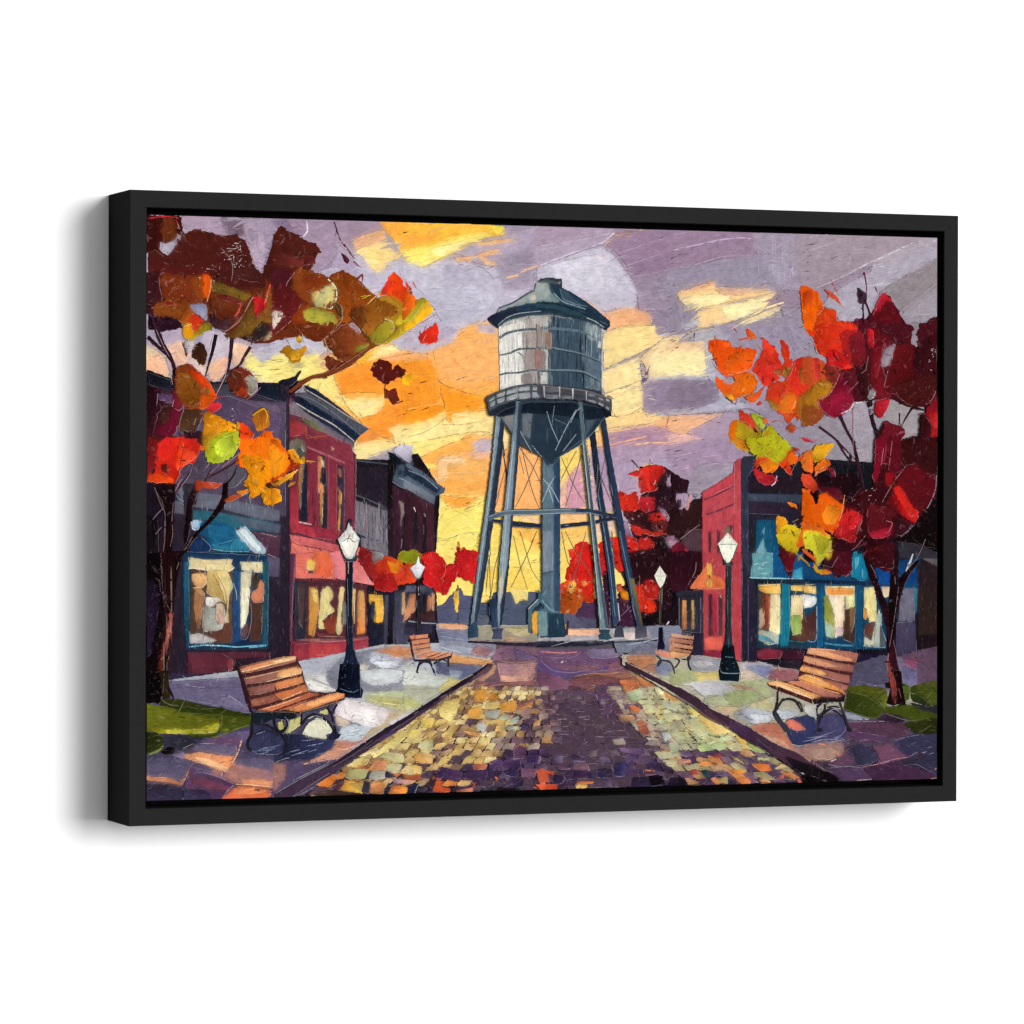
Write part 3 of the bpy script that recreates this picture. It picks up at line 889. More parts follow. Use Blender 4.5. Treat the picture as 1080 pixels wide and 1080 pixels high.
STROKES = """
G tree_left
T 150 225 .185185
h 4e1c16/5e2418 35 20 190 20 240 130 262 260 275 110 300 90 420 120 470 128 540 120 600 190 640 330 700 400 730 250 750 120 790 80 940 160 1010 210 960 320 980 420 1040 520 1000 640 870 680 720 740 640 740 470 680 390 640 280 650 220 600 130 650 60 640 35 560
h 5c2014/7a3414 100 340 400 370 640 420 900 330 1080 380 1180 520 1120 700 900 700 700 730 470 670 380 560 120 580
h 2c1020/3a1424 35 540 130 560 220 640 130 670 35 660
T 290 225 .12963
h 7a3810/8c4814 440 520 550 460 700 560 830 690 1000 660 1080 640 1080 880 900 1050 780 1080 560 1060 480 900 300 700
T 150 345 .12963
h 4a1620/3c1018 45 470 130 500 240 560 330 640 300 780 240 890 100 880 45 900
h 2a1420/3c1c28 330 840 480 850 500 980 340 960
G tree_right
T 830 290 .148148
h 520e1a/46101a 400 380 540 330 600 270 680 150 790 260 870 390 850 500 940 520 950 400 1040 380 1060 400 1060 1080 980 1000 980 940 860 940 740 880 640 890 560 900 480 900 300 960 300 600
h 6a1018/7c1a20 320 640 480 600 560 640 640 700 600 860 480 890 380 860
h e8501c/d03c1c 0 720 60 600 200 590 300 640 300 900 180 1060 60 1020 0 900
T 830 440 .148148
h 4c0c16/3c0c14 620 160 690 20 820 90 800 200 900 200 980 20 1060 130 1060 420 980 640 880 780 760 860 720 880 560 880 480 940 320 860 330 700 400 640 480 500 600 520
h 300c14/24101a 200 420 480 400 520 500 400 640 200 560
h 24101a/1c0c12 740 880 880 790 1000 620 1060 600 1060 960 900 900
h 3c0a14/4c0e18 540 860 700 880 760 900 740 1000 600 1040 540 980
h 2c1018/3c101c 300 840 440 900 440 1080 240 1080
G street
T 0 0 1
h 8a6c54/745644 505 722 566 722 572 762 520 810 450 848 312 852 420 772 480 724
h 8c7c5c/705c50 664 722 702 722 790 770 880 828 860 850 770 836 700 764
G water_tower/bowl
T 0 0 1
h 2c3c4c/24344c 526 350 526 340 545 330 578 325 612 329 633 341 634 415 642 424 640 438 600 440 520 438 516 420 527 412
G sky
T 0 0 1
h 9a8aa2/a896b0 140 215 1000 240 1000 640 140 660
p b79bb4/a08aa0 150 222 420 230 400 300 300 330 150 320
p c8bdd0/b8aec6 380 262 520 300 640 290 650 400 520 420 380 330
h 9d7f98/8f7890 640 236 1000 246 1000 330 640 330
h 8d8090/a497ac 640 330 1000 320 1000 520 640 500
h ffb95c/f9a94a 330 380 440 340 530 345 530 470 340 470
h fbd98a/fbe0a0 440 430 700 430 690 560 440 560
h f8d070/ffe27a 440 540 700 540 690 640 440 640
T 150 225 .12963
p b08fa8/a98aa8 320 35 710 35 700 185 600 175 520 150 440 130 370 150
l 1 d5c4d6 520 150 600 100 660 60
p 7b6480/8d7894 650 40 1080 40 1080 460 960 480 900 330 820 180 700 180
p a88ca6/bb9fb8 800 60 860 40 940 60 1010 180 1010 330 960 470 930 470 880 280 830 170
p 9a82a0/ab93b0 930 50 1080 50 1080 140 1030 280 980 170
l .8 c9b6cc 820 180 860 250 900 340 930 420
l .8 c9b6cc 960 180 1010 250 1020 350
l .8 c9b6cc 1070 140 1040 220 1025 330 1020 500
p 88708e/a58ca8 860 140 910 130 930 200 890 230
p 95829a/b3a2b8 690 40 780 45 750 90 700 80
p 6a4c62 700 70 800 60 830 180 730 180
G tree_left
p 4c1410/3a0a08 45 40 100 30 300 40 330 180 330 330 200 360 100 300 45 330
l 1.6 e02030 60 40 140 30 230 28 290 40
l 1 e83038 270 50 300 100 310 140
p 5a2410/7a3812 150 60 230 45 280 90 290 160 270 200 220 230 170 210 145 130
p c4bccb/9a98ae 140 235 220 240 300 180 325 180 330 290 290 350 270 370 200 340 150 310
t 1.5 e8dce4 330 190 325 290 270 370 280 465
l .8 f0e4ea 285 75 300 130 325 170
p 5a2018/4c1614 330 180 370 150 440 130 520 155 690 190 760 190 830 220 880 330 930 460 1000 520 1000 600 800 620 560 540 300 520 140 440 60 420 50 340 200 350
p 4c1a16 690 330 760 330 900 430 960 500 960 560 760 520
p 64201a/501518 60 420 250 420 480 440 620 480 560 520 300 500 150 480 60 520
p 3c1018 45 500 140 490 150 700 130 850 45 780
p 8a3612/6e2a14 150 500 300 500 480 520 480 730 380 740 200 700 155 660
l .8 c0a0a8 180 480 145 500 140 600 160 680 145 750
p a84a10/7a3812 400 530 480 500 520 520 530 620 500 700 440 680
p e84808/f26a10 490 490 560 515 560 600 530 700 490 640 500 560
l 1.2 ffb090 560 520 550 620 525 720
p 6a5420/7c5c1c 570 545 700 590 850 650 900 670 820 720 700 680 580 650
p 7a3a14/5a1c14 570 650 700 680 830 720 820 740 760 850 660 850 560 800
p 6e1a18 600 660 720 680 820 720 780 730 640 700
p 7a3814/944c14 90 760 200 700 370 740 390 800 380 870 200 850 110 830
p 8e1e16 190 715 290 735 290 750 200 745
p 9a4414/b05a14 380 740 420 800 400 860 340 900 300 860
p 3a1428/2c1020 120 850 260 850 330 930 200 950 130 960
p 3a1c24/4e2c34 540 820 640 870 730 860 700 950 600 940 560 900
p 8890b8/aaa6b4 390 745 470 735 520 750 530 860 510 875 450 820 410 790
p e2381a/d02818 365 890 420 820 500 880 440 960 400 920
p f4a80c/e08a10 325 920 370 890 410 920 420 1000 370 1030 330 990
p 8e7a1c/b09a20 420 990 470 910 530 880 570 920 540 950 450 1000 410 1040 370 1030
l .8 fff0d0 340 920 400 900
p 6e4c1a/8a5c20 660 990 740 960 860 790 900 690 960 780 1080 760 1080 860 1000 900 860 990 700 1010
p 9a5c1c/7a4a18 1010 640 1080 620 1080 850 960 830
p d02020/b81820 900 690 960 670 1010 740 980 790 930 840 910 790
l 1.8 ff4a38 1040 580 1015 670 990 740
l .7 ffd0c8 1020 650 1000 730
l 1.8 d8503a 800 740 780 800 750 840
l .9 e8c8c8 900 680 800 860 740 920 660 970
l .7 c8a0a0 880 700 820 820 700 950
l .7 8a4a40 850 700 830 760
p 3a2a24/2c2024 860 1000 980 880 1040 940 1020 990 930 1040 800 1020
p e8dcb0/b0a078 1080 900 1030 980 980 1040 1040 1020 1080 950
s .6 f0e0e0 720 230 800 300
s .6 e8d8d8 640 280 730 400
l .6 e8dce0 640 280 720 380 735 460 725 550
l .6 e8dce0 630 430 620 500
l .6 e0d0d4 740 340 745 400 765 410
k .6 d8b8b8 380 400 620 560 14
k .6 f0e0e0 720 220 850 460 22
k .5 d0a0a0 150 560 480 720 16
G sky
p b6a0bc/a792b0 170 950 270 930 320 1010 250 1050 180 1070
p efc8b0 200 1060 320 1030 330 1080 200 1080
p b6a2be/cdb4c8 500 960 560 945 600 980 560 1080 470 1070
p c4b0c8/b09ab4 620 960 680 980 730 1010 730 1080 580 1080
G tree_left
t 2 3a1830 80 830 100 920 150 1000 180 1080
l .7 e0d0e0 100 930 140 1000 170 1060
t 1.5 3a1830 45 1000 90 1080
T 290 225 .12963
G sky
p a98ca6/9a7c98 0 40 500 50 500 180 500 330 420 450 340 475 310 430 360 320 200 200
p 8c7090/745878 0 45 130 50 160 110 220 190 170 170 60 130
l 1.3 e8dcec 255 60 265 140 230 190
p 8e6e8c/a98aa6 110 60 250 60 250 150 210 190 130 120
l .8 b8a0ba 330 260 480 150
p b7a4c0/a48cac 500 220 600 350 700 430 720 640 620 640 560 460 520 480 420 520 340 490 430 450 500 350
l 1 6a5078 330 470 400 450 470 380 500 330
p 9e7e98/a88aa4 500 50 850 70 870 130 700 210 620 280 540 180
p f2b878/d8a088 640 210 800 150 880 140 900 230 740 290 660 290
p ffe08a/fdd48a 660 300 880 230 960 300 1020 360 930 400 870 470 830 480 760 420 720 360
l 1 b08aa8 640 270 740 270 860 220
l .8 8a6878 720 370 780 450 830 485 880 465 940 400 1010 370
h ffb040/fba83a 850 70 1080 75 1080 370 1040 340 960 230 900 150
p ffd860/fdc850 960 240 1080 200 1080 370
p a89cb4/8a809a 890 160 960 210 1010 300 960 290 910 220
l .9 e8d8dc 900 160 980 260 1040 350
p bcb2cc/c2b4cc 640 320 720 370 830 485 950 400 1050 360 1080 380 1080 560 980 500 900 560 800 650 700 560 650 440
p c0b6d0/b2a6c4 350 490 430 460 520 450 540 470 430 525
G tree_left
t 1.6 6a1c30 500 130 540 230 650 370
t 1.4 4a1830 480 70 500 130 490 190
t 1.6 5a1428 560 250 610 320 640 370
p 4a1224 540 325 580 350 605 380 590 410 560 380
t 1.5 8a2430 640 390 680 430 710 440
p 5c2216/4c1814 50 100 100 140 200 190 250 225 330 250 375 320 310 320 300 440 230 450 150 470 60 470 -60 470 -10 300 5 160
p 66201a 0 330 100 340 280 400 200 440 0 430
h 5a1a16 230 420 330 410 320 350 250 330
p 4a1424/5e1a20 0 470 130 480 120 600 60 610 0 600
p 8a3c10/9a4810 440 520 550 465 660 530 720 600 800 660 830 690 740 790 620 860 560 900 500 780 500 600
t 2.5 7a2c20 660 545 710 500 705 580
p 9a4a18/7a3414 140 480 230 450 330 480 440 530 490 600 480 680 300 740 220 700 150 620
p 7a2c10/8a3a10 230 500 420 530 470 580 300 640 240 620
p e0dc9c/b8a860 300 720 330 650 470 570 485 640 470 720 430 780 350 760
p c8a050/d8c080 290 640 360 640 340 690 300 720
p 7a2810 410 760 450 715 460 720 440 770
l 1.3 f0f0c8 430 535 490 600 500 680 460 770 430 780
l .8 4a1810 120 610 220 710 320 760 380 770 430 790
l .8 d8c0c8 160 480 100 560 90 600
p 6a1c1c/5a1418 0 600 120 610 220 720 150 850 60 930 0 970
l .8 e0b0a8 210 740 150 850 80 920 0 980
p e8d8c8 0 800 60 800 50 850 20 900 0 920
l 1.2 fff0d8 60 810 40 860 0 920
p 4a3018/6a4a20 470 740 500 720 550 780 545 860 520 830
p 84300e/9a4212 130 860 230 740 300 760 420 780 520 840 540 880 440 970 350 1040 250 1000 160 940
p c8b848/a0a030 230 800 300 770 420 790 500 840 510 890 480 920 460 880 400 920 320 880 250 870
p 7a2408 380 920 440 880 480 900 460 950 420 1000 400 960
l 1 e8c8b0 545 840 530 890 440 970 360 1040
l .8 d8c8b0 540 760 550 860
p 7a3010/8a3a14 400 1010 460 960 560 890 620 920 700 990 750 1080 420 1080
p b08aa0/c8b0c0 600 890 650 900 700 970 690 990 620 950
p ff4a10/f03c10 930 510 980 485 1020 520 1060 600 1080 620 1080 740 1010 720 900 650 860 660
p e02818 860 650 910 560 940 540 940 600 900 660
t 1 a83020 1015 485 1080 580
l 1.3 d8b060 720 790 770 720 860 640
p b07a20/c09020 850 690 900 660 1000 700 1080 760 1080 880 1000 930 900 860 840 760
p 8c4c14/b06a1c 720 770 800 710 900 720 990 760 990 820 880 860 830 920 760 1000 700 940 680 860
p 5e2a10/7a4212 620 780 720 760 740 860 700 940 620 830
p b0a030/988820 760 1000 900 870 970 900 960 990 880 1060 800 1050
l 1.2 f0ece0 890 860 950 880 970 940 960 960
p e0d020/c8b828 980 880 1050 810 1080 820 1080 880 1000 910
p b08c18/d0b428 900 1060 1000 930 1080 890 1080 950 1000 1010
l .8 4a3010 860 1060 940 1000 1000 930
l .7 6a2010 840 640 900 650 1010 740 1080 800
l .8 3a1808 600 820 660 900 760 1020 800 1050
t 1.4 6a2818 640 770 700 760 760 800
s .7 e8d040 690 590 800 700
T 430 225 .12963
G sky
h ffc040/ffb840 0 75 700 95 790 130 780 180 640 195 520 240 400 310 300 360 140 430 60 430 0 390
p ffe468/ffea78 0 290 180 270 400 190 600 150 680 180 520 235 400 300 290 360 140 430 60 430 0 380
p f8a038/ffb448 0 180 160 160 260 140 220 200 60 270 0 280
p fff0a0 180 290 360 250 480 220 500 240 400 290 260 350
p f8e038 680 100 780 110 780 150 720 160
l 1 a88ab0 160 155 260 125 340 90
l 1.2 a06a48 0 380 50 425 110 440 200 400 350 330 480 250 640 195
p b8a4bc/a892b0 380 320 560 230 820 180 1080 110 1080 430 900 420 700 420 620 420 520 390 440 340
p f8b468/ffc070 560 240 820 205 860 220 760 240 600 260
p f0b070/f8bc78 480 380 600 320 730 290 760 320 660 340 640 380 700 390 730 420 620 410 560 350 500 395
p f0ac70 380 360 480 350 520 360 420 400
p 9a8aa0/8c7494 760 370 900 310 1080 250 1080 400 880 410 780 420
l 1 f0b070 860 235 940 240
l 2.5 f0b888 800 525 900 500 960 460 1060 430
l 1.2 e8b898 740 600 840 540
l 1 ecc0a8 920 570 1080 590
p a894ae 720 600 900 560 1080 560 1080 620 800 620
p c6bed0/bcb2c8 0 400 140 440 280 370 460 400 600 430 700 440 760 540 780 640 740 780 640 860 500 920 400 950 330 940 270 880 220 760 180 700 0 540
p c2bccf/b6b0c8 60 700 240 620 560 600 700 700 600 820 400 900 280 880 200 760
p b4aac2 300 430 600 440 700 560 540 560 320 600
l 1 8a7a98 230 870 280 930 370 960 470 930 580 870
l .8 d8d0e0 230 850 270 920 340 950
p c0b0c8/ac9cba 0 960 120 880 260 880 400 960 350 1000 200 1080 0 1080
p ffb868/f8b070 300 1020 450 940 560 900 740 940 740 1080 240 1080
p c0b4c8 560 920 660 860 730 940 700 970 600 960
s .7 a898b8 400 600 700 820
G tree_left
p f05810/f07018 0 650 60 680 80 760 60 840 0 860
p d83828 0 570 30 620 20 630 0 610
t 1.6 d83828 40 560 70 610
p e8a418/f0b020 60 700 130 690 180 740 200 800 120 870 0 950 0 880 40 880 70 800
p a0a028/c8b830 70 740 110 690 150 700 90 800 30 880 0 880 0 830
l .8 f8e8a0 140 710 80 800 20 880
l .8 b85018 230 820 130 880 0 950
p d82418/e83018 80 1000 130 960 180 930 230 900 250 970 240 1030 180 1070 110 1070
t 1.3 d82418 130 970 150 900
t 1.3 d82418 190 940 230 880
l .7 ffc0a0 110 1060 150 980
l .7 f0d0d0 140 1075 240 1040 310 980
T 570 225 .12963
G sky
p a88aa4/b094ae 0 115 590 130 600 160 500 240 300 300 120 370 0 420
p bca8c0/a48aa4 0 270 300 220 560 150 520 220 380 270 180 340 0 400
l 2 d4c8dc 600 160 500 240 340 300 130 370 0 425
l .8 6a4060 500 255 350 300 150 375 0 435
l 1.2 d4bed4 0 265 200 235 400 200 570 160
p c6bfd0/bfb6cc 0 440 180 370 340 310 500 265 560 290 640 370 710 460 760 560 780 680 760 770 600 780 520 800 380 730 240 640 140 580 140 530 0 540
p cfc8d8 100 420 400 340 520 340 640 520 520 640 300 640 150 560
p d8a898 460 345 520 340 530 355 480 352
p 98788e 500 260 560 280 640 370 720 470 760 570 740 530 660 420 600 350
p e8ae80/f0b888 520 240 600 190 640 200 600 225 540 245
p f8b858 600 180 700 160 830 135 760 150 690 175 620 195
h a07c9c/946f92 600 190 830 135 1080 145 1080 500 740 500 700 420 620 320 540 260
h 8d6a8c/9a7898 700 430 1080 320 1080 470 800 510 750 510
h 8f7890/9f88a2 740 520 1080 460 1080 800 800 780 780 640
l 1.2 c0a4c0 620 330 800 270 1080 180
l 1.2 c0a4c0 690 430 860 370 1080 300
l 1.2 c0a4c0 740 520 900 490 1080 450
l .8 b8a0b8 780 650 920 640 1080 600
l .8 b8a0b8 790 680 940 690 1060 660
l 1.2 c8b8cc 720 800 860 780 1080 780
p 8a748e/9a88a2 880 810 1080 790 1080 1000 940 1000 900 880
l 2 c4bccc 950 1000 1040 980 1080 960
p f4b078/eca888 320 680 440 750 560 850 560 920 480 800
p f0b078/e8a880 520 820 680 770 860 800 900 900 780 910 640 930 540 960 560 850
h fce29a/fbdc90 510 980 600 940 720 915 850 905 920 920 940 1000 940 1080 500 1080
l .9 a07858 500 980 600 935 720 910 860 905
p d8b8a0/c8a890 940 1060 990 1020 1080 1000 1080 1080 930 1080
p f8d8a0 940 1010 1080 990 1080 1020 980 1030 940 1060
T 710 225 .12963
p a07c9c/92708e 0 140 640 155 680 220 660 340 400 370 200 400 0 440
l 1.5 c0a8c4 0 300 200 255 420 210 560 200 660 210
l 1 c0a8c4 0 180 80 160 140 150
l 1.2 c4b4cc 0 450 150 425 300 380 420 350 760 340
p 8f829a/9c90a8 0 460 200 420 420 370 660 345 820 350 840 570 500 600 340 620 300 560 0 640
p 9a86a0/a898b0 660 160 1080 170 1080 600 900 620 830 540 780 330 680 330
v 14 b8a8c0 680 180 1000 540
p b0a4ba/9c90a8 780 380 860 400 870 600 830 590
p 8a7c90/9888a0 0 640 60 740 180 780 180 920 0 980
p a898ac/8a7a90 330 600 500 590 840 570 880 660 600 680 400 640
h f8d890/fbc888 30 650 280 590 340 560 330 600 500 630 700 620 840 640 500 720 300 770 180 775 100 750 50 710
p fde8a8 70 700 300 660 460 660 400 730 200 770 110 750
p f0b888/e8a880 60 640 280 560 340 550 330 590 200 630
l 1 b88a78 330 600 600 620 820 580
l .8 d8a888 60 670 260 620
p e0ac88 330 610 480 610 780 620 500 670 400 660
h fcd898/f8c890 190 800 300 770 560 720 780 660 830 650 740 770 560 850 440 890 320 920 190 940
p fdf0b0 400 760 620 710 760 680 700 780 520 860 440 850
l .9 8a6a70 120 770 240 765 500 710 840 640
l .9 8a6a70 320 925 480 885 620 830 800 760 900 735
l 2 f8dca0 620 840 760 770 900 725
p fbe0a0 480 920 640 840 820 770 880 760 800 820 620 890
p b8b0bc/9a98a6 190 950 380 930 480 890 440 960 560 990 260 1080 170 1060
p 9a8aa0/8e7e94 480 940 700 880 860 850 1000 850 1080 980 1080 1080 480 1080
l 1 fce0a0 180 940 140 990 60 1030 0 1050
l 1 fcd8a0 0 1000 150 970 330 940
p fbc890 0 1055 240 1045 250 1080 0 1080
p b8b4c0 180 850 200 900 120 940 60 930
l .9 e8d8d8 720 860 880 840 1000 830
l .8 5a4860 870 760 920 900 980 1080
l .8 7a6a80 870 860 890 960 920 1080
t 1.2 c87848 840 610 860 660 880 700
T 850 225 .12963
p a6909e/9a8698 0 170 1050 200 1050 230 850 240 600 370 300 520 80 620 0 600
p a898a8/b4a4b4 560 380 900 230 1060 200 1060 380 900 460 700 560 600 640 520 640
p b4aabc/a698aa 260 620 560 460 900 330 1060 290 1060 390 860 470 600 640 540 760 470 880 270 870 240 790 140 740
v 4 b8b0c0 320 300 380 420
l 1.6 d0c4d0 290 520 480 420 700 320 870 235
l 1.2 c8bccc 80 610 240 540 420 450
l 1.2 c0b0c4 0 310 130 270 260 230
l 1.2 c8b8c8 0 205 100 175
s .8 9a8aa0 280 640 560 840
s .8 dcd4e0 560 420 860 600
p 8a7c80/948890 600 650 800 520 1060 400 1060 800 780 800 700 720
p a698a6/9a8c98 800 800 940 680 1060 640 1060 860 1000 920 780 860
p 8e8290/a098a4 760 830 1060 860 1060 1080 830 1080 850 960
l .9 b8acb8 760 800 900 700 1060 570
l .9 c8bcc8 780 830 1060 820
k .6 e8e0e8 900 210 1050 300 16
G sky
T 150 345 .12963
p c0a8c0/a890b0 180 0 300 0 320 100 220 140 160 80
p f0c4a8/e8b090 200 160 320 110 380 200 400 300 300 320 260 340 220 220
p e8c8a0/f0d0a0 45 150 160 220 210 330 220 430 120 390 45 350
p f4b890 45 270 150 230 190 300 200 400 45 350
l .8 9a7848 50 275 150 215
p d8c0c8/c0b0c8 600 40 700 60 730 120 700 220 600 280 540 290 560 120
p f0c0a0/e8a880 540 310 690 240 690 360 640 420 560 450
p f8d0a8/f0b898 740 130 860 150 860 230 800 290 740 300
p d0b8b8/f0d8c8 380 240 480 260 520 340 490 410 420 350 370 290
h f4ec88/f8dc80 860 200 940 220 960 290 1080 290 1080 470 1000 460 900 360 820 320
p fff090 880 350 1080 330 1080 450 960 440
p c4bcd0/a8a0bc 900 190 1080 150 1080 260 960 280
p e8c8c0 900 440 1080 450 1080 470 930 470
l .8 8a7868 940 320 1080 310
G tree_left
t 5 2c1020 110 0 160 130 230 250 260 340 250 520 235 620
t 4 2a0e1a 45 80 130 160 190 220 230 280
l .8 e8d0d0 110 20 170 150 220 240
l .8 c8a0b0 190 240 215 330 240 470
p 3a1c10/4c2a14 410 180 470 120 520 180 520 270 490 320 440 270 400 240
p 5a3028 320 120 370 200 360 250 340 190
p c8bcc0 350 115 420 110 415 170 370 210 345 160
t 4 1c0c14 600 60 570 200 540 300 510 410
t 4 2c1020 730 90 715 250 690 360 640 470 590 560
l 1 e0a0a0 700 260 680 370 630 480 590 560
t 3.5 3c1828 880 160 830 240 790 310 690 370
k .7 e8b0c8 760 200 880 300 6
p 8a3418/9a4a1c 260 360 340 300 400 310 430 350 520 420 580 530 600 570 520 640 460 700 360 660 280 600 260 480
p 7a4414/92500f 280 380 380 380 440 450 470 560 420 640 340 620 280 560
p f03808/e04810 370 350 420 360 520 430 580 520 590 570 540 580 480 480 420 420
p c84408/e86010 480 560 580 570 520 650 460 670
p 6a6418 510 500 545 510 540 550 510 545
l .8 b08878 350 290 420 330 500 410 570 510
p d02830/e03040 540 620 630 620 630 660 560 700 520 690
t 1.2 c83038 510 680 560 600 650 560
p 6a1c10/7c3018 690 430 720 350 790 330 860 360 915 440 920 510 850 580 780 560 710 500
p 582410 720 360 800 380 780 470 720 450
p 9a2c14/b03414 760 540 800 490 850 520 830 575 790 570
p a8a898/8a8474 820 430 870 390 915 440 920 500 880 550 850 530 850 470
l 1 e8e0e0 880 400 920 450 925 510 870 560
l 1.2 e890b0 840 590 900 550 955 490
p 3a1c18/54281e 140 620 230 600 260 700 230 780 160 790 120 700
p 2a0c14/3c1020 45 480 130 520 200 600 120 700 80 860 45 880
p 6a5078/584068 120 540 240 560 250 620 130 590
p 7a1030/601028 250 620 310 660 300 760 240 890 100 870 100 820 200 780
p 6a1020 240 500 320 640 290 680 240 640
l .8 e0c0c8 235 650 250 590
l .8 e0c0c8 120 540 110 640
p 4a2c1c/5c3a24 320 670 480 680 470 740 430 840 300 840 290 780
l 1.2 b0b0a0 430 740 410 800
l .8 c8a8a8 330 670 300 760 290 840
l 1 b8a098 480 730 440 840
p f08810/e8a018 500 710 560 700 700 770 770 800 760 850 640 860 540 900 500 1000 480 940
p b8c01c/a8b828 520 900 620 860 700 850 770 850 780 940 730 1040 640 1080 540 1080 500 1000
p c8901c/b87c14 480 900 560 850 640 870 540 920 520 1020 490 980
p c0d030 600 920 720 880 740 980 640 1060 580 1000
p d8a030 760 770 790 790 780 850 760 860
l .9 f8f0c0 790 800 780 950 720 1060
p e83410/f04814 790 780 860 820 900 880 830 950 790 1010
p ff5408/f88010 840 1000 920 920 1010 840 1080 920 1080 1080 760 1080
p 9c5418/c87418 890 710 970 650 1020 700 1020 810 930 850 900 780
l 1.3 e8a820 890 720 980 665 1010 720 1000 780
l .7 8a4410 930 850 1010 820
l .8 f0c0a8 905 860 880 920 800 1010 730 1070
p 3a1418/581c14 45 900 140 890 260 890 310 920 280 960 120 970
p d01820/c02418 110 980 240 930 300 930 320 1020 270 1080 100 1080
p f04014 290 930 330 960 310 1040 270 1080
p f88410/e86010 350 930 400 930 500 980 500 1000 420 1000 370 980
p e83818/d82c20 340 980 430 1030 420 1080 300 1080
t 2 3a2028 290 860 340 940 370 980
T 290 345 .12963
G sky
p c8c0cc/b8b0c8 0 70 80 110 130 100 300 70 440 130 430 220 330 240 240 190 60 220 0 230
p f8e888/f4dc7c 0 240 120 220 220 230 350 210 370 330 480 390 500 500 580 620 420 570 260 480 160 440 0 460
l .9 8a7848 0 390 100 360 210 330
l .8 b8a068 230 470 340 510 420 560
p b0a070 110 280 220 290 230 330 120 330
h f8e088/f8d880 480 380 500 470 570 620 680 740 600 680 440 580 330 520 420 400
p d09878 370 230 430 200 440 260 440 340 370 320
p e8a828/f0b838 650 280 760 200 860 160 880 200 760 290 700 310
p fbe49c/fff0a0 860 150 960 150 1080 200 1080 210 860 250 780 300 740 290
p c0b8d0/b8b0c8 900 140 1080 50 1080 190 1000 180 960 140
p ff9028/fb9c38 480 390 660 320 860 250 1080 210 1080 680 880 700 700 740 620 640 540 520
p f8b080 860 240 1080 210 1080 270 900 270
p fbdc90/fbe8a0 590 580 700 560 880 560 890 620 840 690 750 720 660 720
p fde898 540 560 620 600 700 720 740 730 680 745 600 660
p ffa840 560 540 700 530 880 540 870 570 700 570 600 590
p f89838/ff9028 690 750 880 700 1080 670 1080 830 930 820 960 900 870 890 760 830
p fbe8a0/f8dc90 920 820 1080 800 1080 940 980 940 960 880
p f8d888/fbe8a0 640 940 800 910 1010 960 820 1040 650 1080 640 1000
p f09038/e88038 680 880 760 830 860 890 760 930 680 940
l .9 9a6838 680 745 800 720 1080 670
l .9 9a7848 760 820 860 890 960 920 1080 945
l .9 8a6838 480 400 520 520 600 660 680 740
l .9 7a4838 860 260 960 240 1080 210
l .8 9a6838 830 700 890 640
l .8 8a7858 650 1080 800 1040 1020 960
p aaa4c0/9c94b4 920 1020 1060 950 1080 1000 1080 1080 980 1080
G tree_left
p 7c3410/64240e 180 0 490 0 400 90 330 120 220 60
p 7a3418/8c441c 400 120 480 40 560 0 680 50 760 140 700 200 560 290 500 240
p a0a038/8a8020 760 140 660 160 650 200 700 200
p 7a3420/6a2818 430 230 540 290 600 310 500 350 430 340 410 280
l .8 c8b8a0 400 100 440 200 520 270 560 285
l 1 e0d0c8 500 0 440 60 380 110
p c88810/b07010 40 200 100 150 170 190 250 150 260 180 220 240 190 290 120 280 90 230
p d89818 120 190 180 190 200 260 130 270
p f0c020/c89018 170 90 200 70 220 120 190 130
t 1.2 3a2018 140 20 170 60 180 100
t 1.2 5a3838 80 80 110 130 130 170
l .8 f0e0d0 220 60 240 140
h 6a2c18/8a4420 560 300 740 170 780 170 700 240 600 320 480 380 400 410 300 420 220 470 120 540 100 520 200 440 300 390 400 370 480 330
l .8 c8a0a0 480 350 600 270 750 170
l .7 a87868 300 400 400 375 480 335
p 6a1c14/541410 780 330 820 280 880 265 940 290 950 350 990 310 1060 360 1030 400 960 430 910 470 860 440 800 400
k .8 d8a888 800 280 900 330 5
p 7a2c14 890 500 940 540 930 580 890 570
p 6a1c14/7a3018 930 520 980 500 1000 560 1010 600 960 630 920 590
t 1.2 8a3818 900 460 890 500 900 560
t 1.2 6a1c14 1040 600 980 620 940 590
p f0a818/f8b820 1040 400 1080 390 1080 470 1040 460
T 430 345 .12963
G sky
p ffb868/f8a850 160 190 380 90 560 0 730 0 735 480 620 500 540 540 440 520 280 460 220 380
p ffb060/f8b470 220 180 500 80 720 140 720 400 400 440 240 340
p c0b0c4/b0a0bc 560 0 700 0 720 50 600 40
s .8 b8a8c0 560 80 720 120
p b8a8c0/c4b4c8 0 30 90 130 180 150 300 90 420 20 360 120 240 170 130 210 0 190
p f08c20/f89830 0 240 160 250 220 350 240 430 260 610 130 640 0 660
p f8a850/f0b080 0 210 140 220 160 260 0 270
p f8a018 0 380 90 400 60 440 0 460
l .8 7a4818 0 370 40 370
l .8 7a4818 0 465 60 430
l 1.2 f8e0a0 0 670 130 640 250 620 265 560
l .8 b87028 0 650 130 630 255 605
p f89018/ff9c28 0 680 160 640 270 630 300 700 200 760 0 800
p fde490/fbdc90 0 800 200 740 300 680 310 720 240 790 100 860 0 890
p f89018/fba030 270 480 380 500 480 540 590 560 640 640 600 680 400 700 370 760 320 760 300 640
p fcd880/fbe0a0 370 700 600 680 720 700 720 840 600 780 380 790
p fbe090/fde8a0 240 780 400 790 600 760 720 760 720 860 560 850 400 870 200 910 0 940 0 890
p f8e478/fbdc88 0 950 200 920 400 880 500 870 400 930 200 1010 90 1060 40 980
l .9 8a6840 280 790 420 795 580 770
l .9 8a6840 0 945 180 915 400 870 600 850 680 860
l .9 8a6840 100 1060 200 1000 400 930 500 880
l .9 8a6840 0 890 120 860 230 800 310 740
l .8 8a6840 470 840 540 800
l .8 c8a870 620 740 680 850
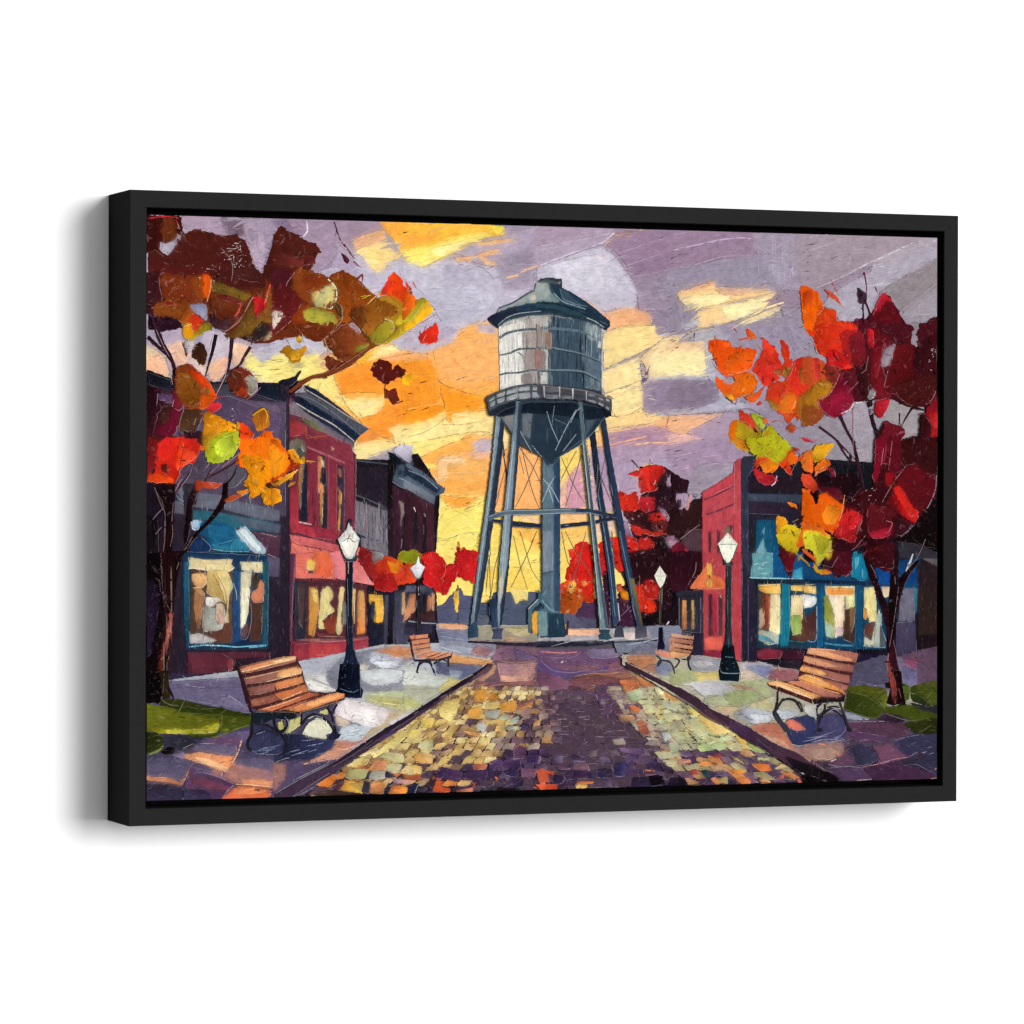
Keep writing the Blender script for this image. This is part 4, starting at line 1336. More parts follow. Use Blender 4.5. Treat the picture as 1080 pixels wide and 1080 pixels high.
p fba850/f8b070 120 1060 300 980 480 880 560 880 520 1000 680 1060 680 1080 100 1080
p b8a8c8/a898b8 520 960 640 880 700 880 700 1000 600 1010 520 1000
p f0ec60 0 960 50 1000 70 1080 40 1080 0 1000
p b0b0c8 0 1000 40 1040 50 1080 0 1080
T 570 345 .12963
h fbdf98/f8d488 510 60 620 5 930 0 950 80 940 130 820 200 640 280 510 350
h fbdc96/fde2a4 500 360 800 240 830 420 700 480 520 540 500 480
p fbdc94/fce4a8 520 550 720 480 810 440 840 560 830 650 720 710 620 730 560 640
h fbd890/f8c888 510 760 620 740 830 680 860 730 1000 720 860 780 520 830
l 1 7a6040 510 350 640 285 800 215 920 150 1000 90 1080 75
l .9 8a7050 540 535 660 490 810 435
l 1 7a6848 540 720 660 725 740 700 820 650
l .8 8a7048 510 830 700 800 860 790 960 760
p e8c098/fbe0a0 950 140 1080 80 1080 420 900 430 870 400 840 300 820 240
p fbe4a8 900 260 1080 200 1080 380 900 410
p 8a7490/9c84a4 840 440 900 430 1080 420 1080 690 850 690 830 600
l 1.5 b8b8cc 850 430 1080 410
l 2 b8b0c4 840 700 960 710 1080 710
t 2 6a5878 840 450 820 380 805 290
t 2.5 6a5878 850 440 870 360 885 310
l .8 b8b0cc 830 440 840 660
p ffbc80/f0b080 900 800 1000 730 1080 720 1080 840 860 850
p a87c98/b48aa0 520 880 700 820 900 800 1080 850 1080 1080 560 1080
l 1.5 f0b888 530 860 700 830 880 800 960 770
l 1.5 f0a880 560 960 680 930 860 890
l 1.5 f8c088 620 1020 800 950 1000 940 1080 930
l 1.2 e8b090 860 840 1080 870
s .8 c890a8 560 900 1000 1060
p f8c078/f8b070 380 920 480 840 520 880 540 1000 500 1080 400 1080
p f8e078/f8c860 140 1060 300 960 320 1080 140 1080
T 710 345 .12963
h f4c890/f0c0a0 0 130 240 120 260 180 260 230 0 230
p fbe6a4/fdecb0 0 200 260 200 270 290 270 390 140 400 0 400
l 1.2 fcd8a0 0 130 120 40 240 0
p a0a0b4/b4b4c8 0 400 270 400 270 430 0 440
p 8c748c/7c6a84 0 440 180 430 360 430 380 500 380 640 300 650 0 670
p b0b0c4/a8a0b8 250 110 300 220 340 320 420 420 500 500 520 600 680 640 640 660 500 660 380 620 360 480 280 400
p a8a0b8/b8b8cc 380 600 520 620 660 640 560 660 400 680 0 715 0 680 200 660
l .9 6a5068 0 718 200 705 400 695 560 665 660 655
p fbc088/e8a888 0 730 200 715 390 710 300 760 200 820 110 860 0 850
p a888a4/b090ac 120 860 300 760 400 710 540 700 500 960 400 950 260 920
l .8 7a5878 115 865 250 915 400 960
l .8 7a5878 110 855 240 790 390 710
p f0c0a8/e0a8a8 0 870 110 870 240 910 100 940 0 950
p a07c98/b08aa4 0 960 200 920 400 960 560 1000 600 1080 0 1080
l .8 c8a0b0 0 1040 200 990 400 1000
h 9c8ca4/9484a0 300 0 1080 0 1080 520 860 600 700 700 560 640 680 500 460 100
p 8f809a/a294ac 560 30 720 60 900 100 1000 240 860 330 640 200
l .9 5a4860 890 0 920 50 980 200
l .9 5a4860 930 0 960 60 990 160
p 9a88a0/8c7c96 700 660 1080 600 1080 1000 960 960 780 800
G tree_right
p ff5808/f04c10 280 140 300 110 380 105 450 120 480 160 560 170 660 180 670 220 650 280 620 340 540 390 420 400 360 340 330 240 290 190
p f83c08/ff6a18 290 130 380 110 460 130 420 180 340 170
p ff6c10/f85410 480 210 620 200 650 260 600 340 500 370 400 350 440 260
l .9 c83010 360 170 440 170 480 150
k 1 8a2010 470 170 560 210 8
l 1 fff0d8 440 390 500 380 600 350
l .8 c02c10 420 400 540 395 620 360 700 220 720 160
l .8 c04818 600 180 660 185
t 1 e83c18 310 280 350 340 420 400
p f04810/f88020 340 410 400 430 470 450 500 440 480 400 540 390 600 370 650 390 680 440 660 500 640 540 560 560 480 600 440 590 380 520 345 480
p f87810/f86808 520 420 600 380 660 420 670 490 620 530 540 550 500 520
p f8b020 420 550 470 550 490 590 460 600
p a8a0b8/b8b0c8 400 430 470 420 490 440 470 460 420 460
l .8 a83010 500 520 540 420 600 375
t 1.5 2a3050 420 570 460 600 500 630
t 1.2 6a5080 500 630 515 590 510 560
p e8501c/f06828 580 570 680 530 740 480 700 560 660 610 620 610
p b83c20 670 630 700 600 720 620 690 640
k 1 e8501c 540 560 720 610 5
p e8301c/d82c20 640 340 700 240 740 150 710 90 760 120 820 160 870 280 880 330 870 400 780 470 740 490 700 440 680 400
p e03020/f04020 720 100 750 110 820 180 860 230 820 190 800 220 840 290 760 300 730 200
p 8c7040/c85020 810 370 860 340 880 390 850 400
p e03418/d83818 870 110 920 150 940 200 940 260 970 280 920 400 880 400 880 310 900 280 880 220
p a08028/8a8040 890 350 950 330 930 390 900 410
p e86010 600 10 650 50 670 90 620 90 580 30
t 1.8 e05018 530 105 600 90 680 90
t 1.5 a83820 490 10 520 50
p e85018 590 20 620 30 650 80 600 80
t 1 e84c18 670 130 720 200
t 1.2 e04018 970 210 990 260
p d8281c/e83420 980 270 1040 260 1080 270 1080 480 1000 560 930 480 920 440 960 340
p a86020/c86820 1020 340 1080 320 1080 440 1040 460
l .8 f8a090 985 280 960 360 920 440
p e83c18/f04c18 770 490 810 450 870 440 940 480 1000 550 1010 600 990 680 960 710 900 710 830 680 770 610 750 560
p f88028/f86c10 840 640 900 560 990 540 1000 620 960 700 880 700
p d83018 780 480 860 445 920 500 860 570 790 560
p a87020 760 590 820 610 860 680 800 660
l 1.2 fff0d0 990 600 970 660
l .8 c83818 760 490 830 435 930 475 1010 560
p e85018/d84018 890 710 990 700 960 750 930 790
p b84820 940 790 1000 820 960 860 910 830
t 1.5 b06030 800 770 860 760 890 780
p 9a5818/b87018 1010 580 1080 540 1080 790 1000 720 1000 640
p c8a018/a89820 450 860 480 780 560 760 640 800 710 860 700 930 620 960 620 1010 540 1000 480 940
p f87808/f86808 450 840 470 770 520 750 500 850 500 930 460 910
p c87820/d88020 480 900 620 940 620 1000 540 990
p e84020/d03030 530 680 570 690 640 740 700 850 640 820 550 760
p b8c028/a0c840 630 710 660 700 720 730 740 780 730 830 690 820 650 760
p e85838 720 730 770 760 730 790
p a8d038 610 960 680 950 660 1030 620 1010
p c8c018/b8b820 700 900 780 800 840 870 960 990 900 1080 680 1080
l .9 c02c10 450 830 520 900 640 950
l .9 a83010 530 770 620 800 700 870
l 1 c83018 720 900 800 820
l .8 c83018 680 940 780 860
l .8 c83018 660 1030 720 900 800 790
k 1 c02c10 660 860 850 960 12
l .9 c83018 780 960 840 900
p e02c10/f85010 930 1000 960 990 1000 1080 900 1080
p b03030 960 980 1020 990 1000 1010
t 1 4a2030 1020 900 1080 915
p f04c18/e83818 1020 1050 1080 1020 1080 1080 1000 1080
T 850 225 .12963
p ff5c08/f86808 0 610 50 620 90 640 110 710 140 760 90 850 70 960 60 1000 0 950
p c83c08 0 640 50 630 60 690 10 720 0 760
p ff4c14/e83c18 90 830 140 770 200 780 240 800 250 870 310 880 380 930 400 1000 400 1080 80 1080
p e82c18/d82c1c 300 900 400 900 420 1080 300 1080
l .9 8a4030 80 900 90 850 140 760
l .8 fff0e0 90 830 140 770
l .8 a02010 250 950 310 930 380 930
t 1.2 e84820 200 540 240 620 260 670
p e85830/d84828 150 620 200 640 250 680 280 740 310 775 250 720 210 690
t 1.8 6a1838 470 480 490 600 480 700
p 3a2838/4a2c3c 410 600 460 640 490 660 490 720 460 740 420 720
p 5c0c18/701018 540 820 620 650 680 690 760 820 780 890 830 930 850 970 820 1080 400 1080 400 880 480 860
p b81828/c02030 560 800 620 650 690 710 640 720 600 800
l 1.5 d83038 540 830 580 730 620 650
p 5a1424/6a1828 360 890 480 860 520 920 480 1080 400 1080
t 2.5 3a1020 470 700 510 800 530 940 530 1080
t 2 2c0c1c 460 740 465 900 470 1080
l .8 e8c0c8 850 960 830 1040
p 4a0c18/5a1424 930 980 1000 940 1050 960 1055 1080 930 1080
s .7 5a5060 930 870 1050 950
k .7 e8a0a0 380 880 480 1070 12
t 1.5 1c1c28 560 600 580 650
T 850 345 .12963
G sky
p 9a90a0/a898a4 380 600 520 590 560 760 620 880 600 1080 400 1080 380 800
p a09898/9a8c94 620 600 780 600 940 680 930 960 780 970 640 760
p 9a8c98/8a8090 0 800 240 720 380 900 400 1080 0 1080
p 8a7888 820 0 930 0 930 160 840 130
k 1 5a4858 430 640 560 1060 10
l .8 7a6878 90 820 180 780 260 750
l .8 7a6878 390 800 500 760
G tree_right
p 4c0e1a/5a1420 400 0 850 0 830 130 820 160 900 170 920 0 1055 0 1055 540 1000 620 880 650 780 600 680 590 560 580 540 500 380 520 370 400 430 200
p 6a1018/7c1420 540 0 680 120 620 330 680 560 560 560 520 400
p 5a1014/6a0c14 700 160 880 160 880 480 720 540 640 500
p 3c0c14/4a1018 880 180 1050 60 1050 360 960 420 880 360
p 4a1010/541818 720 480 1050 380 1040 540 960 620 860 640 780 600
p 7c0c18 540 100 620 130 600 300 560 420 540 260
p c01828/d82028 490 20 540 30 540 160 500 140
p ff4818/f03418 0 20 100 60 180 180 150 240 90 190 60 90 0 40
p f43c18/e82c18 80 0 400 0 380 300 300 340 240 200 160 220 90 170
p c82420/a81c24 280 40 440 40 470 240 440 310 360 320 300 240
p 8c1820/7a1828 340 80 460 60 480 260 440 320 380 320
l .9 ffc0a0 150 240 90 210 60 130 0 40
p e01c1c/c81818 160 220 210 180 280 210 350 280 320 320 270 340 180 290
p 9a1010 210 230 260 240 300 290 240 280
p e05828/c84820 0 250 80 250 150 290 170 400 200 460 120 440 60 470 0 460
p d03028 50 270 100 260 110 400 70 440
p 7a2820/a03028 160 300 260 350 300 400 260 460 200 480 150 380
p b87418/c88818 0 590 60 470 120 430 190 450 220 500 160 600 110 660 60 760 0 780
p a85c1c/883820 0 640 100 660 140 720 60 790 0 800
p 84102a/90142c 90 600 160 570 220 490 260 400 300 400 380 520 380 620 330 690 240 740 180 720 110 660
p 9a1030 200 560 340 520 370 610 280 700 180 680
l 1.2 f0c0c0 95 640 100 590 180 550 230 470 270 380
l 1.4 e8e0e0 380 620 350 670 280 705
l .9 e898a0 100 610 120 670 180 720 240 745
p 5a1420/6c1824 280 360 460 340 450 420 370 500 320 440
p 5a1220/481018 380 500 480 400 540 500 480 580 390 600
l 1 e0a0a8 360 510 460 400
p 8a8890/a8a4a8 500 540 530 500 560 530 540 580 500 600
l 1.5 e8e4e8 400 620 500 600 540 570 555 530
p c01828 560 600 680 590 640 690 600 740 560 700
p b0a4ac/9890a0 640 180 700 140 720 140 700 230 650 320 610 320 610 240
l .9 5a2838 610 210 690 235
l 1 e0c8c8 720 140 680 280 630 480
p 3c0c10 400 320 460 330 500 250 500 580 440 560
l .8 e8c8b0 480 340 500 240
l .7 e8b8b8 440 380 490 340
l .8 c8b8c0 300 470 330 440
l 1 e8b8c0 1050 520 1020 590 970 630
k .8 e8d8e0 990 160 1050 380 10
t 6 2c1018 510 590 540 760 580 900 560 1000
t 4 381420 270 720 330 850 380 940 420 1080
t 3 3c1828 100 810 220 900 320 1000 400 1080
t 2.5 2c1018 860 660 800 760 770 820
t 2 2c1018 760 700 760 820
t 3 2a1018 860 650 980 680
l 1.2 8a2838 380 640 380 900 380 1000
p 6c1020/7c1828 620 860 640 770 780 820 790 860 700 1080 560 1080 560 920
p 8c0c28/7a1024 560 920 620 890 640 960 620 1080 560 1080
p 8a1020/b01820 980 640 1055 600 1055 890 1000 880 970 720
p c81c20 980 700 1055 760 1055 820 1020 800
p 4a1014/3a0c14 930 700 1010 800 1000 880 940 960 920 900
p 3c1014/281014 780 960 900 960 1055 900 1055 1080 760 1080
l 1 e0b0b0 900 920 880 1000 860 1060
l .8 e8a0a0 690 900 680 1000
l .8 e8a0a0 610 1000 600 1080
l .8 c8a0a0 970 920 900 1000
t 2.2 c86080 0 900 60 930 100 900
p b83030/a02838 0 910 60 940 0 930
p e8a818/f8b828 40 1040 80 960 210 950 200 980 140 1050 110 1080 60 1080
p e86838 0 1030 20 1040 10 1080 0 1080
T 150 465 .12963
G tree_left
p d01c1c/e02c14 100 40 200 0 440 0 440 120 330 190 280 300 250 350 80 330 100 200
p 8a1818/641414 45 0 110 0 100 160 60 300 45 330
p f03414/f84818 290 0 330 20 300 150 280 240 260 180
p f04020 330 60 440 110 400 150 340 200 300 210 320 100
p 4a1810 140 200 190 190 200 260 160 250
p e84010/f04c10 45 290 120 260 240 300 240 340 60 335
p f85c08/ff9010 800 0 1080 0 1080 330 960 390 880 300 840 240 780 200 790 100
p ffa010/f88c08 790 130 900 120 1080 200 1080 360 1000 340 940 440 880 470 860 400 820 340 860 270
k 1.2 a83c08 840 130 990 210 14
p ffa810/f89008 960 400 1080 390 1080 500 1000 530 970 480
p f89018/e87818 760 410 820 400 860 380 840 420 790 440
p b87820/d09020 880 280 920 310 930 360 880 350
p 3a1c14 1000 350 1080 320 1080 380 1000 380
p b03c20/c84c28 420 320 500 330 640 350 580 390 480 380 430 410
l 1.2 f8e8c0 770 460 850 420 860 380
p c85828/983828 660 480 720 440 800 440 760 470 680 500
l .8 e0a8a0 260 410 300 330 320 310
l .8 c8b0b8 310 370 380 270 400 190
T 290 465 .12963
p f87010/f85808 0 20 60 60 100 120 110 200 60 270 0 300
p ffa020/f88c10 0 60 70 100 100 180 60 250 0 300
p f0a020/e08818 90 80 140 70 180 120 200 170 180 190 140 170 110 120
p c83c10/b03010 110 110 140 180 200 190 180 220 120 240 60 280 0 320 0 290 60 260 110 200
p e8981c/f0b030 0 340 80 280 180 230 160 260 80 330 0 360
p e8a820/d89018 190 170 220 120 235 140 230 180 200 190
t 1.5 f0a038 250 165 330 170
p d88c28/806020 120 340 160 340 140 360 100 370
p e88818/d89018 0 410 30 430 20 470 0 490
k 1.2 c88820 60 290 220 330 8
G shop_left
T 0 0 1
h 342838/281c2c 150 388 182 402 210 404 262 404 292 404 304 408 304 700 284 718 150 720
h 5a4a62/4a3c52 180 420 300 424 300 545 180 520
h 1c1828/24202c 150 388 186 402 230 403 292 404 304 418 300 424 230 412 180 410 150 400
T 150 345 .12963
h 14141c/1c2030 45 360 220 430 230 500 45 450
l .9 3c5060 60 470 220 550
h 141a2c/1a2438 930 475 1080 470 1080 590 900 530
p 503c58/5e4a68 560 560 700 540 960 640 1080 700 1080 900 1020 830 900 820 860 800 700 740 580 700
p 5a4860 640 480 720 560 900 600 1080 640 1080 700 940 640 700 580
l .9 7a6880 650 540 800 600 1000 680 1080 720
l .9 7a6a84 900 540 1080 600
s .7 c8b8c0 720 660 750 760
p 34303c 560 460 700 470 690 560 640 560
T 150 465 .12963
h 1c1220/2a1a2c 45 330 260 340 240 1080 45 1080
h 180c14 45 600 120 640 130 1080 45 1080
p 4a3c50/58465c 320 180 500 100 640 170 780 180 820 260 780 360 640 340 420 320 330 280
p 5c5864/4a4854 700 200 800 220 830 290 740 380 670 370
l .8 b8a8b0 490 245 545 180
l .8 8a7880 640 170 560 250 500 300
h 6a7084/5a6074 280 370 390 370 380 500 360 510 300 470
h 5c5a68/545264 260 480 370 540 340 600 250 590
h 6a6a78/5c6070 450 420 640 440 600 560 420 540
h 5c6070/686a7a 660 480 780 490 1080 560 1080 650 960 640 660 560
v 16 7a7c8c 460 430 1080 620
l 1.6 5a6474 270 440 310 490 380 520 430 530
h 2c2430 320 350 420 350 400 470 380 560 340 640
h 2a6878/1a5a70 410 560 560 570 1000 650 1080 670 1080 750 900 730 740 700 560 650 400 630
h 4a5a6c/545c70 700 610 1000 660 1080 680 1080 750 860 700
p c8d0e0/5aa0c8 390 650 440 640 490 660 470 700 430 730 400 710
p 0a4a72/1a5e8c 480 660 580 650 740 700 780 780 840 820 870 900 700 900 560 880 500 780 440 760
p 1a6a94/0e5078 520 680 720 700 740 800 600 840 540 780
p 2a86a0/1a6a88 560 840 700 860 740 800 800 800 850 870 860 900 700 905 600 890
p 102a54/16305c 380 830 440 780 520 820 555 870 530 900 400 910
l .9 a0c8d0 560 880 700 900 860 900
l .9 90b0c8 390 915 460 910 530 900 550 860 480 790
p b8c8d0/98b4c0 750 730 830 700 880 750 980 850 1000 900 960 925 890 900 840 840 780 790
p d8e4e4 770 730 830 715 900 800 960 880 930 890 850 810
l 1.2 e8f0f0 850 830 900 900 960 925 1000 900
l .8 e0e8ec 760 740 830 820 880 890
h 102c48/0c2034 370 910 540 900 860 905 980 925 1010 950 1010 1080 360 1080
h 5a3448/4c2c40 890 735 1080 760 1080 950 1010 930 990 870
l 1 c8a8a0 960 750 1080 780
h 5c5068/544660 1010 940 1080 950 1080 1080 1020 1080
l .8 b8b0c0 1010 920 1080 950
T 150 585 .12963
h 14365c/10284c 320 0 1010 10 1020 760 350 780 330 400
h 18587a/0e3c58 330 60 370 60 380 700 350 760 330 500
h 4a3428/5c4438 385 100 730 120 730 720 375 720
h 1c4a80/163a6c 730 130 800 140 790 700 725 720
h 1a5c70/124458 970 60 1020 60 1010 740 970 740
h f0e0a8/d8b878 365 20 500 40 730 35 715 80 740 100 715 135 600 130 480 130 400 110 365 120 375 70
l 1.2 fff8e0 370 110 440 110 560 130 690 135 740 105
l .8 b89858 400 60 520 70 650 75
p 98988c/b0b0a8 500 420 580 430 660 480 670 580 600 620 500 620 490 520
p e0a060/f0b878 395 160 450 145 510 150 515 220 480 265 430 260 400 220
h 3c2418 400 120 520 130 510 150 400 150
p c8a860/b89048 530 130 640 130 690 280 690 400 640 380 520 310 520 240
p d8c078/e8c880 600 130 680 130 700 200 700 340 670 390 630 260
l .8 5c4020 600 160 660 280 680 400
l .8 6a4c20 570 160 640 300 660 380
p d8c888 690 150 720 220 730 270 700 330 690 480 700 560 685 590 670 520 690 360
l 1 e8d890 730 230 755 300 760 370
p e8e0d0/c8c0b8 510 345 600 345 640 370 600 390 570 420 520 420
p 98603c/b07848 420 300 490 300 480 440 460 570 430 560 410 440
p c08850 400 270 470 270 500 320 480 340
p 885038 430 560 460 500 460 600 440 610
p d8c0a0/b89878 590 400 650 400 660 480 640 540 590 530
l .8 6a4a28 600 450 620 440 625 470 605 480
p c89888 600 480 660 490 670 550 620 560
h 6c3c30/5a3024 520 620 640 620 660 560 720 550 720 700 600 710
p c8c0bc/a09c9c 380 650 460 640 560 680 600 700 500 720 380 720
l 1.2 c8c0c0 500 310 490 440 485 560 490 700
h f4e8b8/e0c890 785 55 970 60 970 140 830 140 800 120
l .8 8a6838 800 70 800 120 840 135
l 1 fffce8 820 125 900 140 970 145
h f8f0c8/d8c8a0 795 140 880 145 870 260 860 380 850 480 830 560 800 610 790 580 790 300
p e8dca8/fff4d0 800 270 870 270 855 400 840 360
h 382c24 880 150 950 160 940 260 880 280
p e08858/d07050 950 200 980 240 975 380 900 390 880 370 880 300 930 270
h 4a2c24/583428 870 400 970 400 960 700 860 710 880 520
l .8 c8a8a0 875 390 880 520 860 640 830 690 790 680
p 683c38 795 610 850 560 860 600 830 680 800 670
l 1.4 68b0c8 370 750 500 735 640 740 760 750 900 740 1000 735
l 1.4 a0d0d8 500 735 620 740
l 1.4 5aa0b8 860 755 1000 740
l 1.6 1a2438 340 770 700 770 1020 760
h 50202c/5c2434 360 790 880 790 1030 790 1030 850 750 860 720 940 600 975 360 965
h 682838/5a2030 365 800 640 800 730 860 700 945 560 965 400 960
l .8 8a4858 360 965 580 975 720 940
p 8a3038 690 860 725 850 720 940 690 940
h 2c1828 750 850 1030 830 1030 900 800 900
h 302848/281e3c 220 960 600 980 760 950 840 1080 220 1080
G pavement_left
T 0 0 1
h 9a9cac/b8bcc0 156 720 300 700 400 680 520 676 515 700 310 838 150 846
h 58506e/685c7c 150 720 290 712 300 750 260 760 150 750
h 3a3450/4c4260 150 745 330 720 400 760 330 830 300 845 150 848
T 150 710 .12963
h 6a6080/5c5474 230 120 820 115 870 320 700 310 640 270 420 250 240 210
h 7a7090/6c6282 300 200 600 260 700 180 860 300 840 320 650 270 360 220
t 1 1c1424 650 240 690 160
t 1 3a3048 300 300 345 190
l .7 c8c0d0 340 90 400 105 500 115
k .8 1c1424 660 180 800 260 6
p 302e3c/2a2838 50 500 300 500 480 520 420 580 300 620 150 600
p 6a5a80/584a70 540 500 720 480 870 470 850 560 700 540
h 6a4868/5a3c5c 470 550 620 510 800 520 780 600 600 590
p 58506c/6c607c 380 620 460 570 620 580 760 600 730 690 500 640
p f0a068/e88850 330 660 460 640 600 660 740 680 720 760 680 800 620 790 500 740 340 690
p ffc890/f8b078 400 680 540 700 680 770 680 795 620 790 480 730
l 1.4 ffb080 800 540 770 640 720 740
l 1 2c1c2c 790 620 740 720 690 790
p 8c7a98/78688c 240 660 330 640 330 690 260 670
p 504864/5c5470 45 700 200 680 400 720 360 820 300 870 45 830
p e8935c/d87848 45 840 200 850 300 880 400 740 380 780 310 910 200 890 45 865
l 1 ffb078 400 740 360 820 310 910
l .8 3a2838 410 740 370 830 335 910
h 2c2438/382e48 45 900 180 900 300 920 350 960 330 1020 200 1035 45 1040
l 1 c8c0d0 350 960 345 1000 310 1030
p 5a3858/482c50 400 740 560 800 740 900 640 1010 400 1000 330 940 350 860
p 7a3c50/683048 400 850 520 860 700 920 680 950 540 940 400 900
p 5c5070/685878 420 750 560 790 700 870 560 820 420 800
l .7 c8a8b0 470 800 600 840 740 900
p 302844/3a3450 330 940 500 950 560 1020 340 1035
p b07068/a86860 560 780 640 800 630 840 560 810
p c88068/7a5a70 640 840 780 700 1080 720 1080 930 900 900 740 890
p 645a78/58506c 760 690 1080 700 1080 800 900 760 760 740
p e8905c 760 880 900 860 1080 880 1080 930 860 910
l 1 ffd8a0 750 900 860 905 1080 930
p e8703c/d85c34 640 1010 760 920 900 920 1030 950 1010 1010 800 1030 640 1030
p f89050/e87c44 760 930 900 930 1000 960 860 980 740 970
l 1 e8a8a0 640 1020 680 960 730 910
p 18141c 900 940 950 940 940 960
l 1 b0a8b8 1030 960 1080 950
G lawn_left
T 150 710 .12963
p 3c4a10/2c3808 140 210 300 220 460 260 640 280 700 300 860 330 880 420 780 440 640 480 560 520 400 520 300 480 100 480 140 300
p 3a3c0c 140 200 300 215 460 250 600 280 480 290 200 250
p 788014/6a6a10 45 250 140 270 300 310 460 340 600 340 640 350 620 430 580 475 400 490 100 480 45 470
p a8a010/c8c41c 60 440 240 450 420 450 600 400 620 440 580 480 380 490 120 485
p e8dc40 180 460 330 460 360 485 200 488
p f0e040 380 465 560 460 620 400 600 460 570 480 400 488
l 1.2 8a9038 45 255 150 270 290 305
t 1 a8a880 290 310 350 190
l 1 7a8838 320 320 460 330 600 340 680 290
p 5c6410/4a5410 640 340 860 350 870 400 720 470 620 470
l 1.2 a0a048 640 340 630 420 600 470
l 1.2 90984c 870 420 760 450 620 510 560 520
p b0b830 640 455 690 450 690 465 640 465
p 283008/383c10 45 480 140 500 160 560 130 620 45 650
l 2 8a9838 160 590 120 630 45 660
p 1c0c14 140 640 200 600 260 610 250 650 180 660
l .9 c8c0b0 320 610 400 575
G pavement_left
T 290 710 .12963
p c0bcbc/e0dcd0 220 20 500 0 520 80 480 140 340 160 260 130
l 1.5 a09ca0 280 40 380 80 480 120
p f0ece0 240 60 300 60 420 130 280 130
p e0e4e4/ccd0d0 680 0 1020 0 1000 80 840 100 740 80
l .8 7a7870 690 60 760 90 840 100 1000 80 1020 0
p d8dcd8 1030 0 1080 0 1080 90 1000 70
p c0c898/b0b888 720 100 900 90 1080 130 1080 190 900 190 740 170
p c8d0a8/a8b088 740 110 860 120 900 170 760 170
p b0b068/c8b878 720 180 900 190 1080 230 1080 310 900 270 740 220
l 1.2 f0f0a0 760 215 900 245 1060 260
l .9 8a5a48 940 240 1020 250
p e8dcd8/d8ccd0 500 240 580 210 760 240 930 300 880 400 820 430 760 440 600 390 480 330
p f0e8e4 560 260 700 280 800 300 800 400 640 370 560 320
l .9 7a7468 740 260 860 270 930 300
l .9 8a8068 480 340 600 400 760 440
p c8b898/d8c0a8 480 340 600 390 600 420 500 420
p ccd4d8/b8c4cc 530 440 620 410 760 430 780 460 700 530 620 560 480 540
s .8 8a90a0 540 430 740 500
p c8b088/b09a70 880 400 930 310 1040 310 1080 320 960 400 740 520 700 530 760 460
p e0d8dc/c8b8c8 920 400 1080 310 1080 350 960 420
p b0a050/c8c080 110 380 200 350 180 420 100 500 80 480
p e8a070/c88878 210 740 340 680 500 580 640 570 620 610 500 690 320 720
p d88868/f0b088 480 610 560 570 660 580 560 620
p 2a2c48/1c2038 0 500 200 500 440 540 480 550 420 620 280 700 160 690 0 720
l .8 a0a0b8 130 610 260 640 420 620
l .8 c0c0d0 0 720 80 690 160 680
s .6 9090a8 160 520 440 600
p 4a3c5c/584868 60 740 200 690 220 750 460 730 200 850 0 960 0 800
p b07864/8a5860 0 730 70 740 70 830 40 890 0 940
l .8 c8c0b0 140 870 240 820 400 740
p c88068/a86860 440 560 540 540 660 560 720 520 760 520 700 560 560 610
T 290 585 .12963
p 5c5c70/a8a8b0 500 860 560 820 760 770 1080 750 1080 1080 480 1080 400 980
p 8a8fa6/dde2e8 780 790 860 810 1020 840 990 900 900 920 820 910 760 870
p e0e4e8 780 870 980 860 980 905 860 920
p d88a5c/b8744c 800 780 960 740 1080 760 1080 840 960 830 880 800
p d4d8d8/c0c4c4 690 940 1000 930 1020 980 1000 1040 800 1060 700 1030
l .8 7a7870 690 940 900 925 1080 950
p c8c8c4 1030 900 1080 880 1080 940 990 930
p d0c8b0 680 890 760 900 740 930 680 930
T 430 585 .12963
p 7a7c90/8e90a0 230 560 480 580 500 680 700 720 700 800 620 840 340 800 240 700
p e8a070/f0a878 240 560 400 560 480 580 470 605 300 600 250 590
p 6a6c88/7a7c94 240 610 480 620 480 700 360 700 240 690
l 1 b0b4c8 250 660 360 680 480 700
p a8b0bc/8c90a4 250 720 400 740 540 770 500 800 350 790 250 770
l .8 e0d8d8 260 750 400 790 500 800
p b07868/8a6478 540 750 620 740 690 780 640 830 500 800
l .8 d0c8d0 640 830 690 780
p d8904c/e8a060 330 800 460 830 680 860 660 880 600 900 500 900 330 880
l .8 f8c880 400 820 560 840 680 860
p 4c4c68/585c7c 220 880 340 880 600 900 540 960 430 1020 300 980 220 960
p 8a90a8 330 930 440 950 400 1000 340 990
p c0c4bc/d8dcd0 0 900 100 920 280 1000 300 1040 220 1070 0 1080
p e8e8dc 60 960 180 990 260 1030 100 1060
p c8bc70/d8d090 300 1000 420 1020 340 1080 240 1080
T 430 710 .12963
p d0d4cc/c0c4bc 0 0 200 20 300 40 290 80 240 110 0 100
p a8a890/b8b4a0 0 100 240 110 240 150 100 260 0 310
l .8 7a7060 0 125 120 130 180 120 240 130
p c8b868/b8a860 250 110 320 60 420 55 330 140 250 160
p c8c878/b8b870 0 200 100 250 80 270 0 290
G pavement_right
T 0 0 1
h 9a9890/c8bc98 655 690 740 691 780 698 795 700 845 707 868 706 905 700 935 694 1000 690 1000 845 905 838 860 825 655 700
h 6a6280/7a7090 840 707 868 706 905 701 935 694 990 690 990 730 840 730
h 5c4860/4c3c58 830 760 900 745 990 745 990 845 905 838 870 818
h 40304a/3a2c40 850 800 990 790 990 845 905 838
T 570 585 .12963
p 8890a4/787c94 600 600 1080 580 1080 780 960 790 620 790
p 7a7890/6a6c84 860 720 1080 740 1080 820 700 810
p d8905c/b86848 690 830 800 810 930 820 920 900 840 930 820 970 720 890
l .9 f0b070 720 850 860 840 920 860
p b87858/a86858 830 920 920 890 960 1000 900 960
p c8c898/d8d8b0 940 980 1080 990 1080 1080 980 1020
